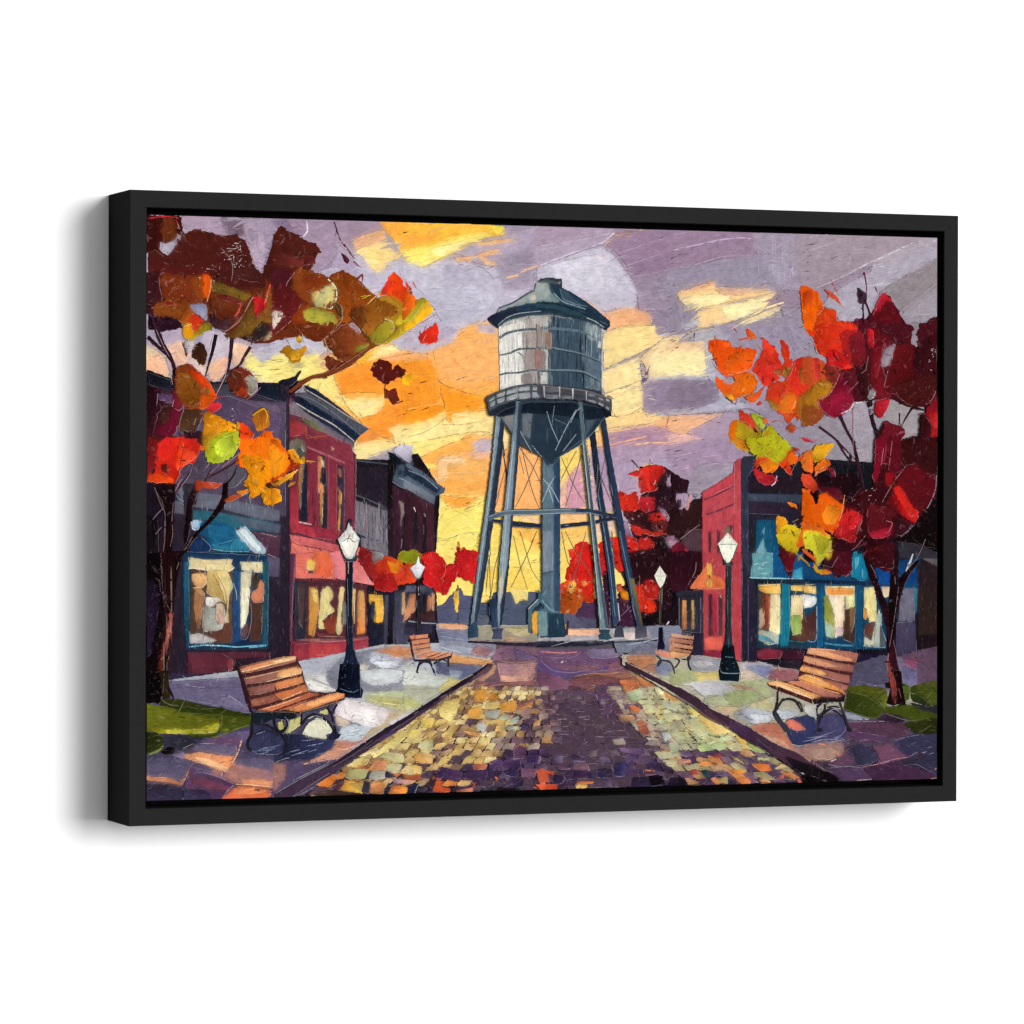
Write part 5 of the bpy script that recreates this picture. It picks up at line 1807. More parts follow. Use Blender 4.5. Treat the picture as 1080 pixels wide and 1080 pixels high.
p 7a809c 930 880 1060 880 1060 980 930 970
T 710 585 .12963
p a0a0b0/8a8ca0 140 820 380 860 380 940 260 950 130 940
p c0b8b8 140 860 260 860 340 900 200 920
l .8 e0c8b8 140 820 260 850 380 860
p e0c058/f0d878 160 950 260 960 360 950 360 1010 200 1030
p c8c070/d8d08c 0 980 130 950 190 1020 60 1050 0 1060
p b0a8b4/c8c0c0 540 880 700 870 800 900 780 960 620 960 540 940
p 8c90bc/7a80ac 570 910 700 900 790 910 780 970 720 1000 640 950
p e0c8a8/d8b8a8 540 940 620 940 720 1000 640 1010 540 1030
p b06468/9c5460 800 930 960 930 1010 960 980 1030 800 1020 760 1010
l .8 e8b8a0 540 870 700 880
T 710 710 .12963
p c0c080/a8b078 0 0 150 0 190 60 60 90 0 100
p d8d4d8/c8c8cc 50 90 160 70 360 60 440 90 440 150 380 175 240 185 180 140 130 105
l .9 8a8878 50 95 140 105 180 150 240 185 380 175
p c4c890/a8b078 440 90 600 50 760 60 740 90 800 170 740 195 690 150 620 100 480 100
p b0b878/98a468 400 170 520 140 640 130 700 180 660 220 500 270 430 230
l .9 6a7048 400 190 430 240 510 275 640 230 700 190
l .9 6a7048 640 130 700 180 750 200 820 170
p b87858/a87058 460 95 620 110 640 130 520 120
p c0c090/b0b888 240 200 380 190 440 240 380 260 260 240
p e0b88c/d0b880 330 270 500 270 560 290 490 340 400 340
p c8c080/d8c898 640 240 760 210 820 270 780 300 600 280
p c8ccd8/a8b0bc 480 320 560 280 680 290 790 320 800 370 740 410 640 410 540 370
p e0e4ec 620 330 760 340 790 370 720 400 640 395
p 888890 480 320 560 290 560 340 640 380 580 380
l .9 6a6a60 480 345 560 400 640 415 740 410 800 380
p d0d8e0/c0c8d4 830 300 980 300 1010 330 880 380
p c86c50/d87858 620 430 760 400 850 410 920 520 980 610 960 650 880 600 760 530 680 480
l .8 9a4848 660 480 780 470 860 490
p e8a078 700 500 840 520 900 560 940 620 860 570
p 2c3054/343860 900 400 940 370 1080 350 1080 580 1020 595 960 560 920 500
p e07c68/d07068 900 400 960 370 1040 420 1060 460 1000 465 930 440
l .8 b8b8c8 940 570 1000 590 1080 580
p a87468/8a5c68 960 620 1080 590 1080 700 1000 660
p e8d8d0 800 570 850 580 890 610 830 600
p c08c68/b88860 1000 660 1080 690 1080 720
T 850 710 .12963
p 3c4068/303458 0 350 60 350 100 450 330 430 340 480 200 560 0 565
p 6a5078/5a4870 120 380 260 360 290 430 250 500 130 450
l .8 9898b0 30 490 140 500 190 470
l .8 a0a0b8 0 565 140 555 290 550
p e0dcc8/c8ccd0 0 260 60 270 70 380 0 330
p b0b8c8/98a0b0 300 310 420 340 500 370 400 380 330 370
p 683c56/52304c 330 400 540 395 700 400 800 420 820 490 700 530 500 540 400 560 320 500
p 683c68/50345c 330 470 560 500 700 530 560 560 380 550
l 1 e890a0 420 550 500 535
l .9 c8a8b8 330 395 600 390 790 390
p 3a1c38/2c1830 560 370 640 330 740 340 790 390 700 400
p b88070/98706c 0 570 150 560 280 560 300 640 260 680 160 715 40 710 0 690
p c89880/b08878 40 620 180 600 260 640 180 700 60 690
l 1.6 e88058 90 570 150 585
l 1.8 f07858 240 660 300 665
l 1.4 e8b8c0 180 720 260 690
p 6a4462/5c3a56 160 740 240 700 320 620 380 700 390 750 280 760
p 302c4c/3c3858 320 600 440 580 540 620 580 690 500 740 400 750 360 660
p 8a4c68/6a4064 530 590 680 570 760 640 810 680 700 710 600 740 560 740 580 680
l 1.2 f08890 440 765 560 740 700 700 820 680
p 302c50/3c3c60 700 560 900 490 1055 500 1055 680 900 640 860 680 740 620
l 1 a8a0c0 700 550 800 520 910 500
l 1.2 9898b8 820 680 900 640
s .7 a8a0b8 920 600 1020 670
p 5c3c60/4e345a 150 770 400 760 480 800 540 850 420 880 290 880
p 502848/442448 450 770 620 740 800 740 960 800 1055 840 1055 860 560 870
p 3a3450/2c2c4c 780 740 900 700 1055 680 1055 830 980 800 900 750
l .9 8a7a98 780 750 880 740 960 780 1040 820
l 1.4 f09070 1055 760 1035 780
l 1.2 e8d890 400 870 520 860
l .9 e8c8b8 1000 855 1055 850
p 1c0c14/140810 0 800 150 800 290 880 0 890
p 7a5a68 0 710 60 720 150 800 90 780
p 585074/645c80 350 0 660 0 650 120 340 90
l 1.5 a8b8a0 400 90 500 85 560 100
p 665a7c/70648a 770 0 890 0 890 80 840 100
p 6a4468/5c3c5c 890 0 1055 0 1055 100 900 90
T 850 585 .12963
p 565070/4c4862 350 900 640 820 660 1000 640 1060 400 1060 330 1080
p 6c4a66/5c4058 740 830 1055 760 1055 1080 880 1060 900 900
p 6c6494 770 920 890 900 890 1060 790 1060
p 8a3c60 780 850 900 840 890 930 800 900
G lawn_right
T 850 710 .12963
p 58600e/686c12 320 110 420 100 560 110 640 130 650 200 620 240 560 210 480 180 400 170 330 150
p 3c4c0c/4c5a10 300 290 330 150 420 170 540 200 610 280 600 330 550 365 460 350 380 320
p 748014 560 210 640 150 650 230 630 300 600 250
p 4c5a0c/5c6c14 630 280 800 250 960 290 1055 320 1055 370 860 385 740 340 630 320
l 1 8a9a3c 310 290 400 330 550 365 620 320
l 1 8a9a3c 350 155 460 180 560 240 620 300
l 1 98a850 630 325 820 385 960 370 1055 380
p 50640c/648018 780 80 830 110 830 200 780 230
p 4c5810/606818 840 110 900 90 1055 100 1055 240 1000 270 900 200 840 160
l .9 98a850 970 200 1020 150
p 2c3c0c 840 160 940 200 1000 270 860 230
p 2c2438 840 240 1000 270 1055 290 1055 330 900 290
p 3c4410/34340c 800 400 1055 380 1055 480 900 490 820 450
l .9 90a058 910 480 1010 420
p 241c20 630 80 700 70 690 120 640 120
G brick_left
T 0 0 1
h 6a3040/7a3444 292 408 300 404 375 480 373 700 292 706
h 2c1a2c/3a2034 288 424 304 430 304 700 288 704
T 290 345 .12963
h 8c7c84/6c6470 80 640 160 600 260 640 640 940 640 980 400 860 250 740 100 700
h 141c34/1c2c48 130 560 200 570 420 690 620 820 690 880 640 940 560 890 380 780 240 690 150 600
h 5c6068/4a4c5c 150 540 250 530 520 680 760 830 690 880 560 790 380 680 220 580
h 182840/243048 240 470 330 510 520 650 660 760 600 730 400 610 260 530
l 1.3 b0a098 230 500 400 600 600 730 760 825
l 1.3 c8b8a8 170 620 300 700 480 800 640 930
l 1 8a8a94 160 550 300 590 500 720 690 880
l .8 2c1c24 620 750 700 800
h 141420/0c1020 0 470 130 430 200 440 220 480 120 560 60 630 0 620
p 1c1c2c 30 440 100 420 160 400 210 350 170 440 120 480 40 490
l .8 5a6a80 40 490 45 600
h 7a2c3c/8c3444 100 730 250 790 440 880 620 960 630 1080 250 1080 240 940 100 900
p 983038/a83c40 110 760 240 800 250 860 120 890
l 1 d8702c 260 840 250 900 280 900 440 880
l 1 c85c30 240 870 340 910
h 3c1c2c/2c1424 30 640 90 660 100 940 20 900
p 6a6458/847c60 90 940 180 900 240 940 250 1080 160 1060 100 1000
l .9 c8b8b0 210 960 240 1060
p 6a7050/787858 200 740 300 760 420 860 330 840 240 780
p d8a878 450 970 480 990 460 1010
T 290 465 .12963
h 882c3c/983444 120 380 160 360 240 100 420 60 640 190 640 700 500 800 330 790 120 740
h a83240/b83848 110 380 180 370 190 560 190 680 300 700 340 790 120 740
h 7a3040/8a3848 420 60 560 150 640 200 640 680 560 700 560 240 480 140 420 110
l 2.5 b05868 260 50 400 110 560 180
h 26283c/1c2030 200 180 260 190 260 660 190 650 190 400
p c88858/5c5c50 190 180 230 190 220 300 210 420 200 560 190 520 185 340
p 4a5048 180 60 240 100 240 200 190 180
l 1 f0ece0 200 50 230 90
l 1.5 d0b0a0 190 660 290 680
h 2c2c3c/202434 350 110 400 120 420 400 420 720 355 710 350 380
p e89858/d07848 350 120 380 150 360 330 390 360 395 430 350 420
p f0a060 350 350 380 350 390 420 370 435 350 400
p e8a050/786c58 360 430 385 440 375 700 360 690
p f0d8b0 370 150 395 170 395 220 375 200
l 1.2 c8a0a0 360 715 430 720
h 7c2838/6c2434 300 370 320 370 325 700 300 690
h 2c2c40/343848 510 190 550 210 560 540 550 740 505 730 505 300
p e8944c/f0a858 510 390 535 420 530 560 520 740 505 720 515 540
p c87c50/a86848 510 220 535 240 535 300 515 280
l 1.4 8a3c4c 340 120 340 400 350 720
l 1.4 90404c 430 130 430 740
l 1.4 90404c 495 190 495 760
h 982c40/a83448 330 690 430 720 500 760 500 810 330 790
l 1.5 3a3040 110 750 200 760 330 800 440 830 500 840
h e0706c/c85860 110 760 330 800 520 850 560 930 400 890 130 820
p f08070/e06860 130 820 300 870 560 920 680 860 760 1080 150 1080
p f07850/e86848 320 920 370 890 420 930 460 1020 450 1080 300 1080 300 980
l .9 7a3440 130 820 200 850 400 885 480 910
l .9 7a3040 150 870 200 970 240 1010
l .9 7a3040 400 900 470 1020
p f0888c/e87878 440 920 560 930 560 1080 480 1080
t 1 5a4038 250 860 280 920 290 960
G brick_left
T 290 585 .12963
h d8645c/f07c68 160 0 540 0 570 200 160 190
p f07850/e86040 310 0 450 0 470 100 440 190 340 180 300 90
p f09098/e87c80 440 0 540 0 560 200 470 170 480 100
h e8787c/f09088 620 80 660 20 760 200 810 250 620 220
l 1 3a2430 150 205 300 195 560 210 720 240 820 255
h 5a2c38/4a2430 150 210 560 215 740 250 740 680 150 700
h 343444/2c2c3c 150 215 250 215 240 690 150 690
h 5c4038/4c3c3c 180 230 240 240 220 600 190 560
h e0a050/c88838 270 260 340 280 350 440 330 560 310 660 265 650 270 420
p f8dc80/f0c868 290 280 340 290 340 390 310 370
p f8e8a0/e8d088 370 290 420 255 460 290 465 350 440 390 480 460 420 490 380 540 400 600 350 600 345 520 360 400
p 7c3024/94402c 400 530 480 480 500 560 470 640 430 640 390 590
p f0d890/f8e8a8 520 270 555 270 550 400 530 500 540 620 510 650 485 620 500 480
p 7a7068 540 380 570 400 570 560 540 560
h f0c880/d89840 620 270 650 280 640 400 640 560 620 560
h f8d080/e87830 670 290 715 290 725 500 725 640 660 650 670 480
h 5a2c34 650 280 665 280 660 650 640 660
h 7a3030 330 630 560 660 560 670 330 660
h b87870/7a4848 180 690 300 680 560 685 750 660 750 690 560 700 300 710
h 9a3444/b03c48 140 730 560 700 755 680 750 780 690 850 400 880 150 870
h b83c44/c84a4c 270 710 520 720 520 850 400 875 270 860
h a83a48 620 720 750 690 745 790 640 830
l .9 e89070 330 815 420 815
l 1.2 2c1824 190 880 400 880 520 850
h 7c2c40/903448 210 890 500 880 520 920 480 980 380 985 230 980
h 38182c/2c1424 30 0 110 0 120 800 40 820
h 5c3048/6a3850 110 0 160 0 140 300 120 700 110 700
h 505068/585470 0 0 30 0 40 820 0 830
G brick_left/wall_lamp
p f8c848/f8e088 250 60 280 35 320 60 315 110 290 135 255 110
h 2c2c38 262 130 305 128 300 150 270 155
G shop_far_left
T 0 0 1
h 1c141c/2c2028 373 485 409 485 440 478 464 515 458 600 462 665 458 680 373 690
T 290 465 .12963
h 181418/241c24 640 150 920 155 930 950 640 920
h 241c28/2c2430 650 210 910 210 910 540 650 440
l 1.5 3c4450 650 160 920 190
l 1.5 4a4c58 650 440 780 490 910 560
h 6c6670/7c7680 640 480 700 500 910 570 915 960 860 960 700 880 690 780 640 740
v 22 908890 650 490 910 900
v 14 4c4854 650 490 910 900
t 2.6 1c2438 660 760 740 790
k 3 2a2c44 760 770 850 830 4
l .8 c07070 740 620 745 740
h 181014 915 160 960 160 960 950 920 950
h 101820/141c28 920 90 960 100 1060 180 1000 210 950 180
p c8c0cc/b0a8c0 960 80 1020 30 1080 40 1080 170 1040 150
h 3c4c5c/5a6878 990 200 1080 180 1080 400 1000 360 950 320
h 1c2c40 1000 230 1080 260 1080 300 990 270
l 1 b8c0c8 1000 300 1080 330
l 1 b0b4bc 950 330 1010 370 1080 400
h 3c1c2c/34202c 950 360 1080 420 1080 940 990 960 950 950
p b89c90/5c5050 1005 490 1045 510 1045 590 1030 640 1030 700 1010 690 1020 560
h 1c1820 1050 500 1075 510 1070 900 1040 900
t 1 c8a8a8 1030 800 1020 880
T 430 465 .12963
h 5c6878/485868 0 190 100 240 300 390 290 420 220 450 0 330
h 1a2438/243044 0 220 140 310 260 390 230 430 100 350 0 290
l 1.2 98a0b0 0 240 120 290 240 390
h 7c8490/5c6470 0 330 80 370 220 450 210 520 100 460 0 400
h 3c1c28/44242c 0 400 100 460 210 530 215 900 0 900
l 1 2c1018 0 440 210 560
h 1c1420 45 550 70 560 75 880 40 880
h 1c1420 120 580 145 600 145 900 110 890
t 1.5 c8b8b0 45 540 60 580
t 1.5 b8a0a0 130 590 140 620
l 1 8a6a70 125 680 125 760
T 290 585 .12963
h 1c1c28/24243a 740 290 1080 260 1080 750 920 750 880 770 760 750
h e8a830/c88828 760 320 870 330 880 460 870 550 800 550 810 460 760 380
h 2c2c3c 780 380 810 380 800 550 770 500
p f8c050/f0b038 810 390 870 390 870 540 820 550
h d8a848 760 340 870 340 870 360 770 370
h 4c4c60/3c3c50 890 330 920 330 910 740 880 760
h 141018 920 380 960 380 960 740 910 740
h 3c3c50/484458 970 300 1080 280 1080 750 960 740
p c8a070/d8b080 1030 310 1060 310 1060 430 1040 490 1025 480
l 1 6a707c 1000 550 1080 555
T 430 585 .12963
h 2c2c3c/24202c 0 250 210 260 215 480 230 560 225 700 170 710 0 640
h 5a5c70/3c4054 0 250 130 250 210 280 210 310 0 300
p d89468/a86c50 10 330 60 320 60 440 40 480 0 490
p c87c50/a05c40 160 330 185 340 180 440 150 460
h d89870 190 310 215 310 210 460 190 450
h 1c141c 120 320 155 330 150 470 120 500
h 3a1c20 20 480 210 460 215 540 20 540
l 1.4 8a8c98 0 540 120 555 230 560
h 2c2438/343048 0 560 200 570 190 640 160 640 80 650 0 650
G vine
T 290 465 .12963
p 8a2028/a82028 680 860 740 880 780 920 780 980 830 1010 900 1000 860 1080 760 1080 700 1020 670 950
p 8a8888 780 910 850 910 880 950 830 1020 790 1000
t 1.2 6a1c24 730 880 850 900
p e8401c/f06820 870 990 900 940 1020 980 1030 1060 980 1080 880 1080
p 98901c/8a7c14 1000 910 1050 895 1080 900 1080 1000 1010 980
T 290 585 .12963
p 8c1c20/a02420 680 0 780 0 790 60 850 80 870 120 830 200 790 210 710 110
p d8301c/e84820 810 70 880 30 1030 90 1000 160 1080 150 1080 230 900 250 820 230 830 160
p f87c10/e8901c 910 50 1020 90 980 150 940 130
p a8981c 990 20 1030 0 1080 0 1080 70 1010 60
p c01c1c/a81c1c 800 220 860 150 950 160 980 230 990 290 880 300 810 270
p e03820 1030 90 1080 80 1080 180 980 220 1000 160
l .8 5a1818 860 150 900 130 810 210
T 430 465 .12963
p 9c8c14/8a7818 0 900 50 880 110 930 80 990 30 1000 0 980
p d82020/c81c1c 110 930 160 910 210 920 300 980 300 1080 110 1080
p d01c20 310 1010 370 1010 400 1050 400 1080 300 1080
p d01820/e02828 400 850 420 900 460 870 510 900 550 960 560 1080 400 1080
t 1.4 d83020 410 820 420 880
T 430 585 .12963
p d81c20/e02424 110 20 200 0 290 40 300 100 270 190 310 260 290 320 200 280 120 230 120 150 130 100
p d81c20/c81818 300 100 340 80 390 90 400 180 340 250 310 320 270 310 290 200 250 160
p d01820/e02424 390 0 550 0 555 100 530 220 500 220 410 170 390 110
l .8 f8e0a8 300 80 295 150 260 200
p d83820/e84c20 0 80 40 120 60 220 0 220
p 7a9018/a89818 0 0 80 0 70 40 0 60
t 1.4 3a2838 405 250 405 400 405 570
p f8c848 370 330 405 290 410 430 400 470 380 440
G skyline
T 430 585 .12963
p 58547c/4c4c70 220 430 290 400 340 340 400 280 420 270 460 330 530 350 530 560 230 555
h 4c5070/545878 220 430 520 440 520 560 230 555
h 44506c/3c4864 570 390 680 390 690 310 720 300 740 570 570 570
h 4c5874/445068 760 310 830 300 880 380 960 370 980 300 1020 300 1080 320 1080 570 760 570
p f8d868 850 290 960 300 970 370 920 360 880 400 850 340
h 50586c 560 480 740 500 740 580 560 580
T 570 585 .12963
h 5c5870/4c4c68 150 480 450 480 450 600 150 600
h 48284c/502c50 290 380 460 360 460 520 290 510
G tree_mid
T 0 0 1
h 24101c/3a1424 664 560 676 522 690 515 700 492 712 500 724 520 732 548 742 560 742 660 664 660
T 570 465 .12963
p 301018/2c1418 930 380 1080 360 1080 1080 760 1080 740 930 880 780 940 560
p c0a0b8/a890a8 1020 340 1060 250 1080 260 1080 380 1040 380
p 301420 940 420 1040 370 1080 400 1080 540 1000 560 940 500
p 1c0c10 900 780 980 770 1040 860 1040 1000 920 980
p e03020/d82020 800 230 870 200 980 200 1010 260 960 350 920 400 820 420 790 350
p c81c1c/e03c28 800 300 860 290 900 400 820 410
p d82424 710 270 780 240 810 260 790 290 740 280
k 1 8a1818 800 290 870 400 7
p 301418 960 300 1020 250 1020 330 970 370 930 380
t 1.6 4a2030 735 155 770 190 800 235
t 1.2 4a2840 885 145 890 195
p e83420/d82418 630 430 650 410 700 440 780 440 800 560 760 570 700 590 650 570 630 500
p d82018 740 420 770 410 780 430 750 450
p b82028/d0242c 810 460 920 460 930 540 880 580 810 560
p 4a1c20/38181c 670 580 820 580 880 620 860 720 760 700 700 640
p e02c20/c82020 880 600 960 580 1010 640 960 680 880 650
p c81c1c/e04028 720 680 800 700 900 740 1000 720 1020 760 920 770 840 760 760 760
p 5c1818 900 660 1030 650 1030 730 920 720
p c01c1c/d83428 800 800 880 780 920 840 900 920 820 940 790 880
p e82c18/d81c18 560 790 660 780 700 760 770 800 790 900 740 980 700 1000 640 1000 600 900
p e82018/f03018 280 840 340 820 400 840 420 1000 420 1080 230 1080 250 960 270 900
p e83820 230 890 270 880 260 960 235 940
p d81c18/e82c18 460 840 520 820 540 900 540 1080 480 1080 480 900
p a87890/c8a0b8 950 540 1000 560 1040 620 1030 650 980 600
p a07088/c0a0b0 1010 800 1050 760 1080 790 1080 870 1040 860
p 8a7898/a890a8 650 640 700 660 740 780 700 770
k 1.5 8a1c20 640 460 1060 1060 30
k 1.5 1c1014 680 580 1060 1060 26
T 570 585 .12963
p 2c1018/381420 710 0 1080 0 1080 570 820 580 740 580 640 560 640 300 720 200
p e82418/d81c18 240 60 320 0 420 0 430 240 430 340 400 340 330 340 250 240 200 200
p d01c1c/a81c20 480 0 540 0 540 180 500 160
p c82020/e02c20 580 0 670 0 680 140 620 120
p d84018/c83418 150 240 200 220 240 200 330 290 430 340 430 390 320 390 240 400 160 320
p a84410/b85418 150 350 240 300 340 340 330 400 280 480 200 480 150 460
p f0c050/f8d060 230 230 270 205 290 240 270 300 235 300
p f0b048 330 220 360 210 380 240 350 260
p e8d070 305 280 330 280 330 300 310 300
p 442038/381c34 510 150 560 180 560 560 520 500
p 401c34/4c2440 620 360 760 380 780 580 640 580
p e83018/d02818 750 270 830 250 850 340 820 460 780 400
p f88c10/f8a018 640 300 670 285 710 320 700 370 660 350
p d84820 620 240 650 240 660 290 630 290
p e82818/f03c18 820 350 880 360 930 390 935 440 900 480 840 470
p c82018/b01c1c 840 220 900 200 960 260 950 350 880 360 840 320
t 1.2 c86848 820 240 825 330 830 380
t 1 b87048 800 170 800 580
p 1c0c14 840 490 1080 440 1080 570 840 570
t 3 2c3040 660 130 720 280
l .8 a0a0b0 650 500 740 410
G house_right_far
T 710 465 .12963
p 241018/341420 0 270 60 300 120 320 110 410 60 420 20 440 0 500
p b098b0/a088a0 20 430 110 430 110 500 60 560 30 540
p 281018 10 490 60 480 50 540 0 580
p 2c1418/3a1c1c 100 540 160 480 230 470 230 720 0 760 0 600
p 543c44/4c343c 100 740 230 730 230 1080 160 1080 60 830
l .9 b8a0a0 50 800 140 730 210 680
p 6a1428/5a1020 0 850 50 820 100 870 130 980 80 1030 0 1020
p b02038 90 870 150 930 120 960 90 930
p 240e14/341418 80 1000 200 950 230 1000 220 1080 60 1080
l .8 c8a890 190 930 200 990 170 1080
p c08888 130 430 150 450 110 560 90 540
T 710 585 .12963
p 2c0c18/3c1020 0 0 220 0 220 90 160 170 130 260 60 290 0 300
l .8 c8a890 180 60 170 140 110 250
h 1c0c14 0 300 40 300 40 620 0 600
G brick_right
T 710 465 .12963
h c44650/cc505a 230 420 480 260 490 180 540 140 550 1080 230 1080
h d84c58/c84050 240 430 480 270 490 350 240 480
h c44450/cc525a 490 180 545 150 545 1080 480 1080
l 1.8 6a2838 240 480 340 440 480 370
l 1.8 6a2838 260 600 380 560 500 505
l 1 6a2838 370 670 460 645 480 610
l .9 7a2c3c 280 560 380 490
h 5c2838/44242c 280 740 305 740 305 940 280 940
h 4c2430 350 720 375 720 375 1000 355 1020
h 502834 430 690 475 685 470 760 430 750
l 1 e88890 490 180 490 600
T 710 585 .12963
h bc4048/c85058 230 0 550 0 545 870 520 860 380 780 240 800
h cc4a54/b43c48 480 0 545 0 545 870 480 800 465 600
h 3c2834/4a2c38 280 320 305 320 305 660 280 660
h 4a3038/5c3840 360 320 395 330 390 660 360 660
h a82c40/b83448 310 320 355 320 355 660 310 660
p e8c088 365 330 380 325 390 360
h f8705c/e86050 245 680 385 670 390 770 250 775
h 982840/8a2840 240 780 380 780 380 850 240 830
p e8744c/f07840 130 270 230 130 260 100 310 160 380 190 410 220 400 270 280 280
p f08050/e06838 180 240 240 150 300 180 380 230 390 260 260 265
l 1 c86050 150 290 260 280 380 290
h 343040/242838 10 310 60 290 240 290 240 330 30 350
h 2c2838/343444 30 340 235 330 235 640 40 620
h e8a060/b87048 65 370 100 370 105 600 65 610
h e8b868/d8a050 140 370 160 370 160 610 145 600
h 242834 100 370 135 370 140 620 105 620
l 1 a89898 40 350 40 600
l 1.2 8a90a0 215 350 215 640
h 28243c/302c40 160 640 240 640 240 820 150 820
G brick_right/wall_lamp
p ffb840/f8d060 265 100 270 60 285 90 300 70 310 130 300 180 270 165
p c8a040/e8c860 262 210 285 195 305 220 300 260 270 255
h 3a2020 280 165 292 165 290 200 282 200
G shop_right
T 0 0 1
h 24202c/1c1c2c 781 492 790 481 830 482 920 488 988 492 988 690 850 705 790 705 781 700
T 710 465 .12963
h 34384c/2c3044 545 150 580 125 680 130 640 220 600 290 600 1080 548 1080
l 1 5a6074 600 300 600 1080
h 2c1c2c/241824 600 290 1080 290 1080 420 600 410
h 3c4458/343c50 600 430 1080 440 1080 510 610 490
h 2c1c30/342438 615 500 1080 515 1080 590 615 590
l 1 6a6c7c 610 590 820 600 1080 610
h 241c30/2c2438 610 600 1080 600 1080 700 610 700
l 1.2 100c14 600 400 760 420 1080 420
h 0c4a6c/105878 670 640 790 640 820 900 830 1080 640 1080 660 900
h 084468/0a5480 790 640 840 640 860 830 900 950 960 1080 800 1080
p 7ab0b8/589aa8 620 1080 640 980 720 790 740 880 770 950 800 1000 800 1080
p 90c0c4 715 740 735 700 730 760
p 3a8c98 690 970 740 900 760 960 730 1000
p 0c5c90/0a4a7c 980 960 1080 960 1080 1080 960 1080
T 710 585 .12963
h 6aa4ac/4c8c98 630 0 800 0 800 190 640 185
s 1.2 98c8c8 650 20 790 180
h 0a5088/084878 800 0 1080 0 1080 190 800 190
p 2a90b0 980 120 1080 90 1080 190 960 190
l 1.5 8ac0c8 580 185 700 190 1080 195
h 1a2434/141c2c 590 200 1080 205 1080 240 680 235
h 2c2438/242038 550 0 590 180 660 210 670 860 600 870 550 870
l 1 5a6078 600 200 600 860
h 0e2c44 670 230 1080 230 1080 760 670 760
h 503428/5c4030 680 310 780 320 790 600 690 620
h f0a838/f8c868 680 250 860 240 865 315 740 315 690 290
l 1.2 f8e8a0 680 250 860 240
h f8e8b0/e8d498 780 320 860 320 860 640 820 660 770 640
p 8c3420/a84428 740 330 780 350 760 600 740 580
p d8b898/a87858 690 450 730 430 730 560 690 600
p 6a3020 710 400 740 420 720 480
p c8b890/98b0b0 680 610 800 630 850 660 840 720 760 730 690 690
p 2a7890/4a98a8 680 650 760 670 820 720 700 690
l .8 a87838 820 410 860 430
h 0a6a88/0c7c90 875 230 935 240 940 560 920 740 860 750 860 560
l 1 2a98a8 930 250 935 600
h f0b040/f8d070 940 250 1080 245 1080 300 950 290
h e8d098/d8c080 950 330 1040 330 1040 480 1030 640 960 660 940 560
p 88a848/a0b860 945 500 1030 500 1020 630 960 650
p b0a090/d8c8a8 1040 340 1080 340 1080 430 1050 440
p 5c3424/6c4028 1040 480 1080 450 1080 700 940 690 960 660 1030 640
l 1.2 28888c 930 700 1080 715
h 1a3448 920 720 1080 730 1080 770 920 760
h 8a2838/7c2030 670 780 760 760 880 780 860 840 700 850 670 830
l .9 d86878 680 850 840 855 880 790
h 3c1424/4c182c 880 770 1060 780 1040 850 870 850
h 1c1420 660 850 1040 855 1030 920 920 930 780 890 660 880
T 850 465 .12963
h 1c1c24/14181c 180 190 560 200 560 480 450 480 420 300 200 250
h 241a24/2c2230 60 260 240 270 370 350 370 500 100 460
h 34303c/28242c 230 330 380 340 380 390 230 380
h 14101c/1c1418 0 180 140 190 160 1080 0 1080
h 241828/1c1420 140 480 1055 400 1055 1080 140 1080
h 34303c/2c2830 740 800 1055 800 1055 960 740 950
p 0c4a78/084068 490 820 600 860 640 930 560 900
h 0c4074/0a3868 550 1000 920 950 920 1080 550 1080
p 1c98b0/0c7898 370 920 400 900 470 1000 480 1080 360 1080
p 90d0e0 385 1000 405 970 400 1030
T 850 585 .12963
h 0c3c64/0a4878 0 60 60 60 140 130 220 150 350 160 360 200 920 240 920 280 0 250
h 0c80a0/0a6c94 370 0 460 0 500 200 440 215 370 180
p 48b0c8 385 30 420 20 410 90 390 120
l 1 b0d8e0 450 120 450 190
h 04408c/083c80 550 100 680 130 670 250 580 240
h 04306c/063c78 800 110 920 80 920 240 790 230
h 081c38 0 200 480 215 560 230 560 250 0 230
h 0c4468/0a3458 0 245 660 250 640 790 0 760
h f0b058/f8d070 0 255 70 255 70 320 0 310
p f0ece4/e0d8d0 0 330 70 340 70 400 40 420 0 430
p c8b878 0 240 70 240 0 250
h 4c2824/5c342c 0 500 70 430 75 690 0 700
l 1.2 d8d0c8 75 420 70 690 0 700
h 0a4470/0c5c88 80 250 130 260 130 750 85 750
h f0d8a0 140 255 385 255 385 340 150 330
p f08830/f8a848 155 275 370 275 370 325 180 325
h f8f0d0/f0c8a0 170 335 300 340 300 640 220 680 220 500
p 90902c/a0a048 135 340 180 360 215 500 215 660 150 660 135 500
p 98b8a0/b8c8a0 140 540 200 580 210 680 150 660
h d8d888/f0e8a8 310 335 385 345 380 430 310 450
h 4c3024/3c2820 300 450 385 430 380 720 290 690 290 560
p 7c5434 340 440 385 430 380 560 350 640
l .9 e0c8b0 305 350 300 540
p c8a8a8/e8c8c8 230 590 290 590 280 660 230 650
l 2 3a8098 140 720 260 735 400 740
h 0c5078/0a4468 395 250 445 250 445 760 385 760
h f0dc90/e8d084 460 265 540 260 560 400 560 540 500 550 480 440 460 430
p d87c28/e89440 460 430 490 470 480 530 460 520
h 6a3c30/5a3028 470 560 550 550 540 640 500 690 460 640
h e8dcb0/b8b8a0 460 660 520 700 580 440 600 520 590 740 460 740
p a8b0a0 560 500 600 480 590 740 540 740
h 485058 590 560 640 700 630 760 590 740
h f0c898/e8d0b0 600 260 670 260 660 340 620 350
l 1.2 c8d8d0 450 740 540 750 630 755
h 706c80/646074 770 270 880 270 870 540 740 540 750 400
h 2a7890/1a6078 870 270 900 280 890 480 875 480
h 443c58/3c3450 720 550 880 550 890 820 720 830
l .9 b8b0c0 730 550 860 545
l .9 a0a0b0 730 830 880 825
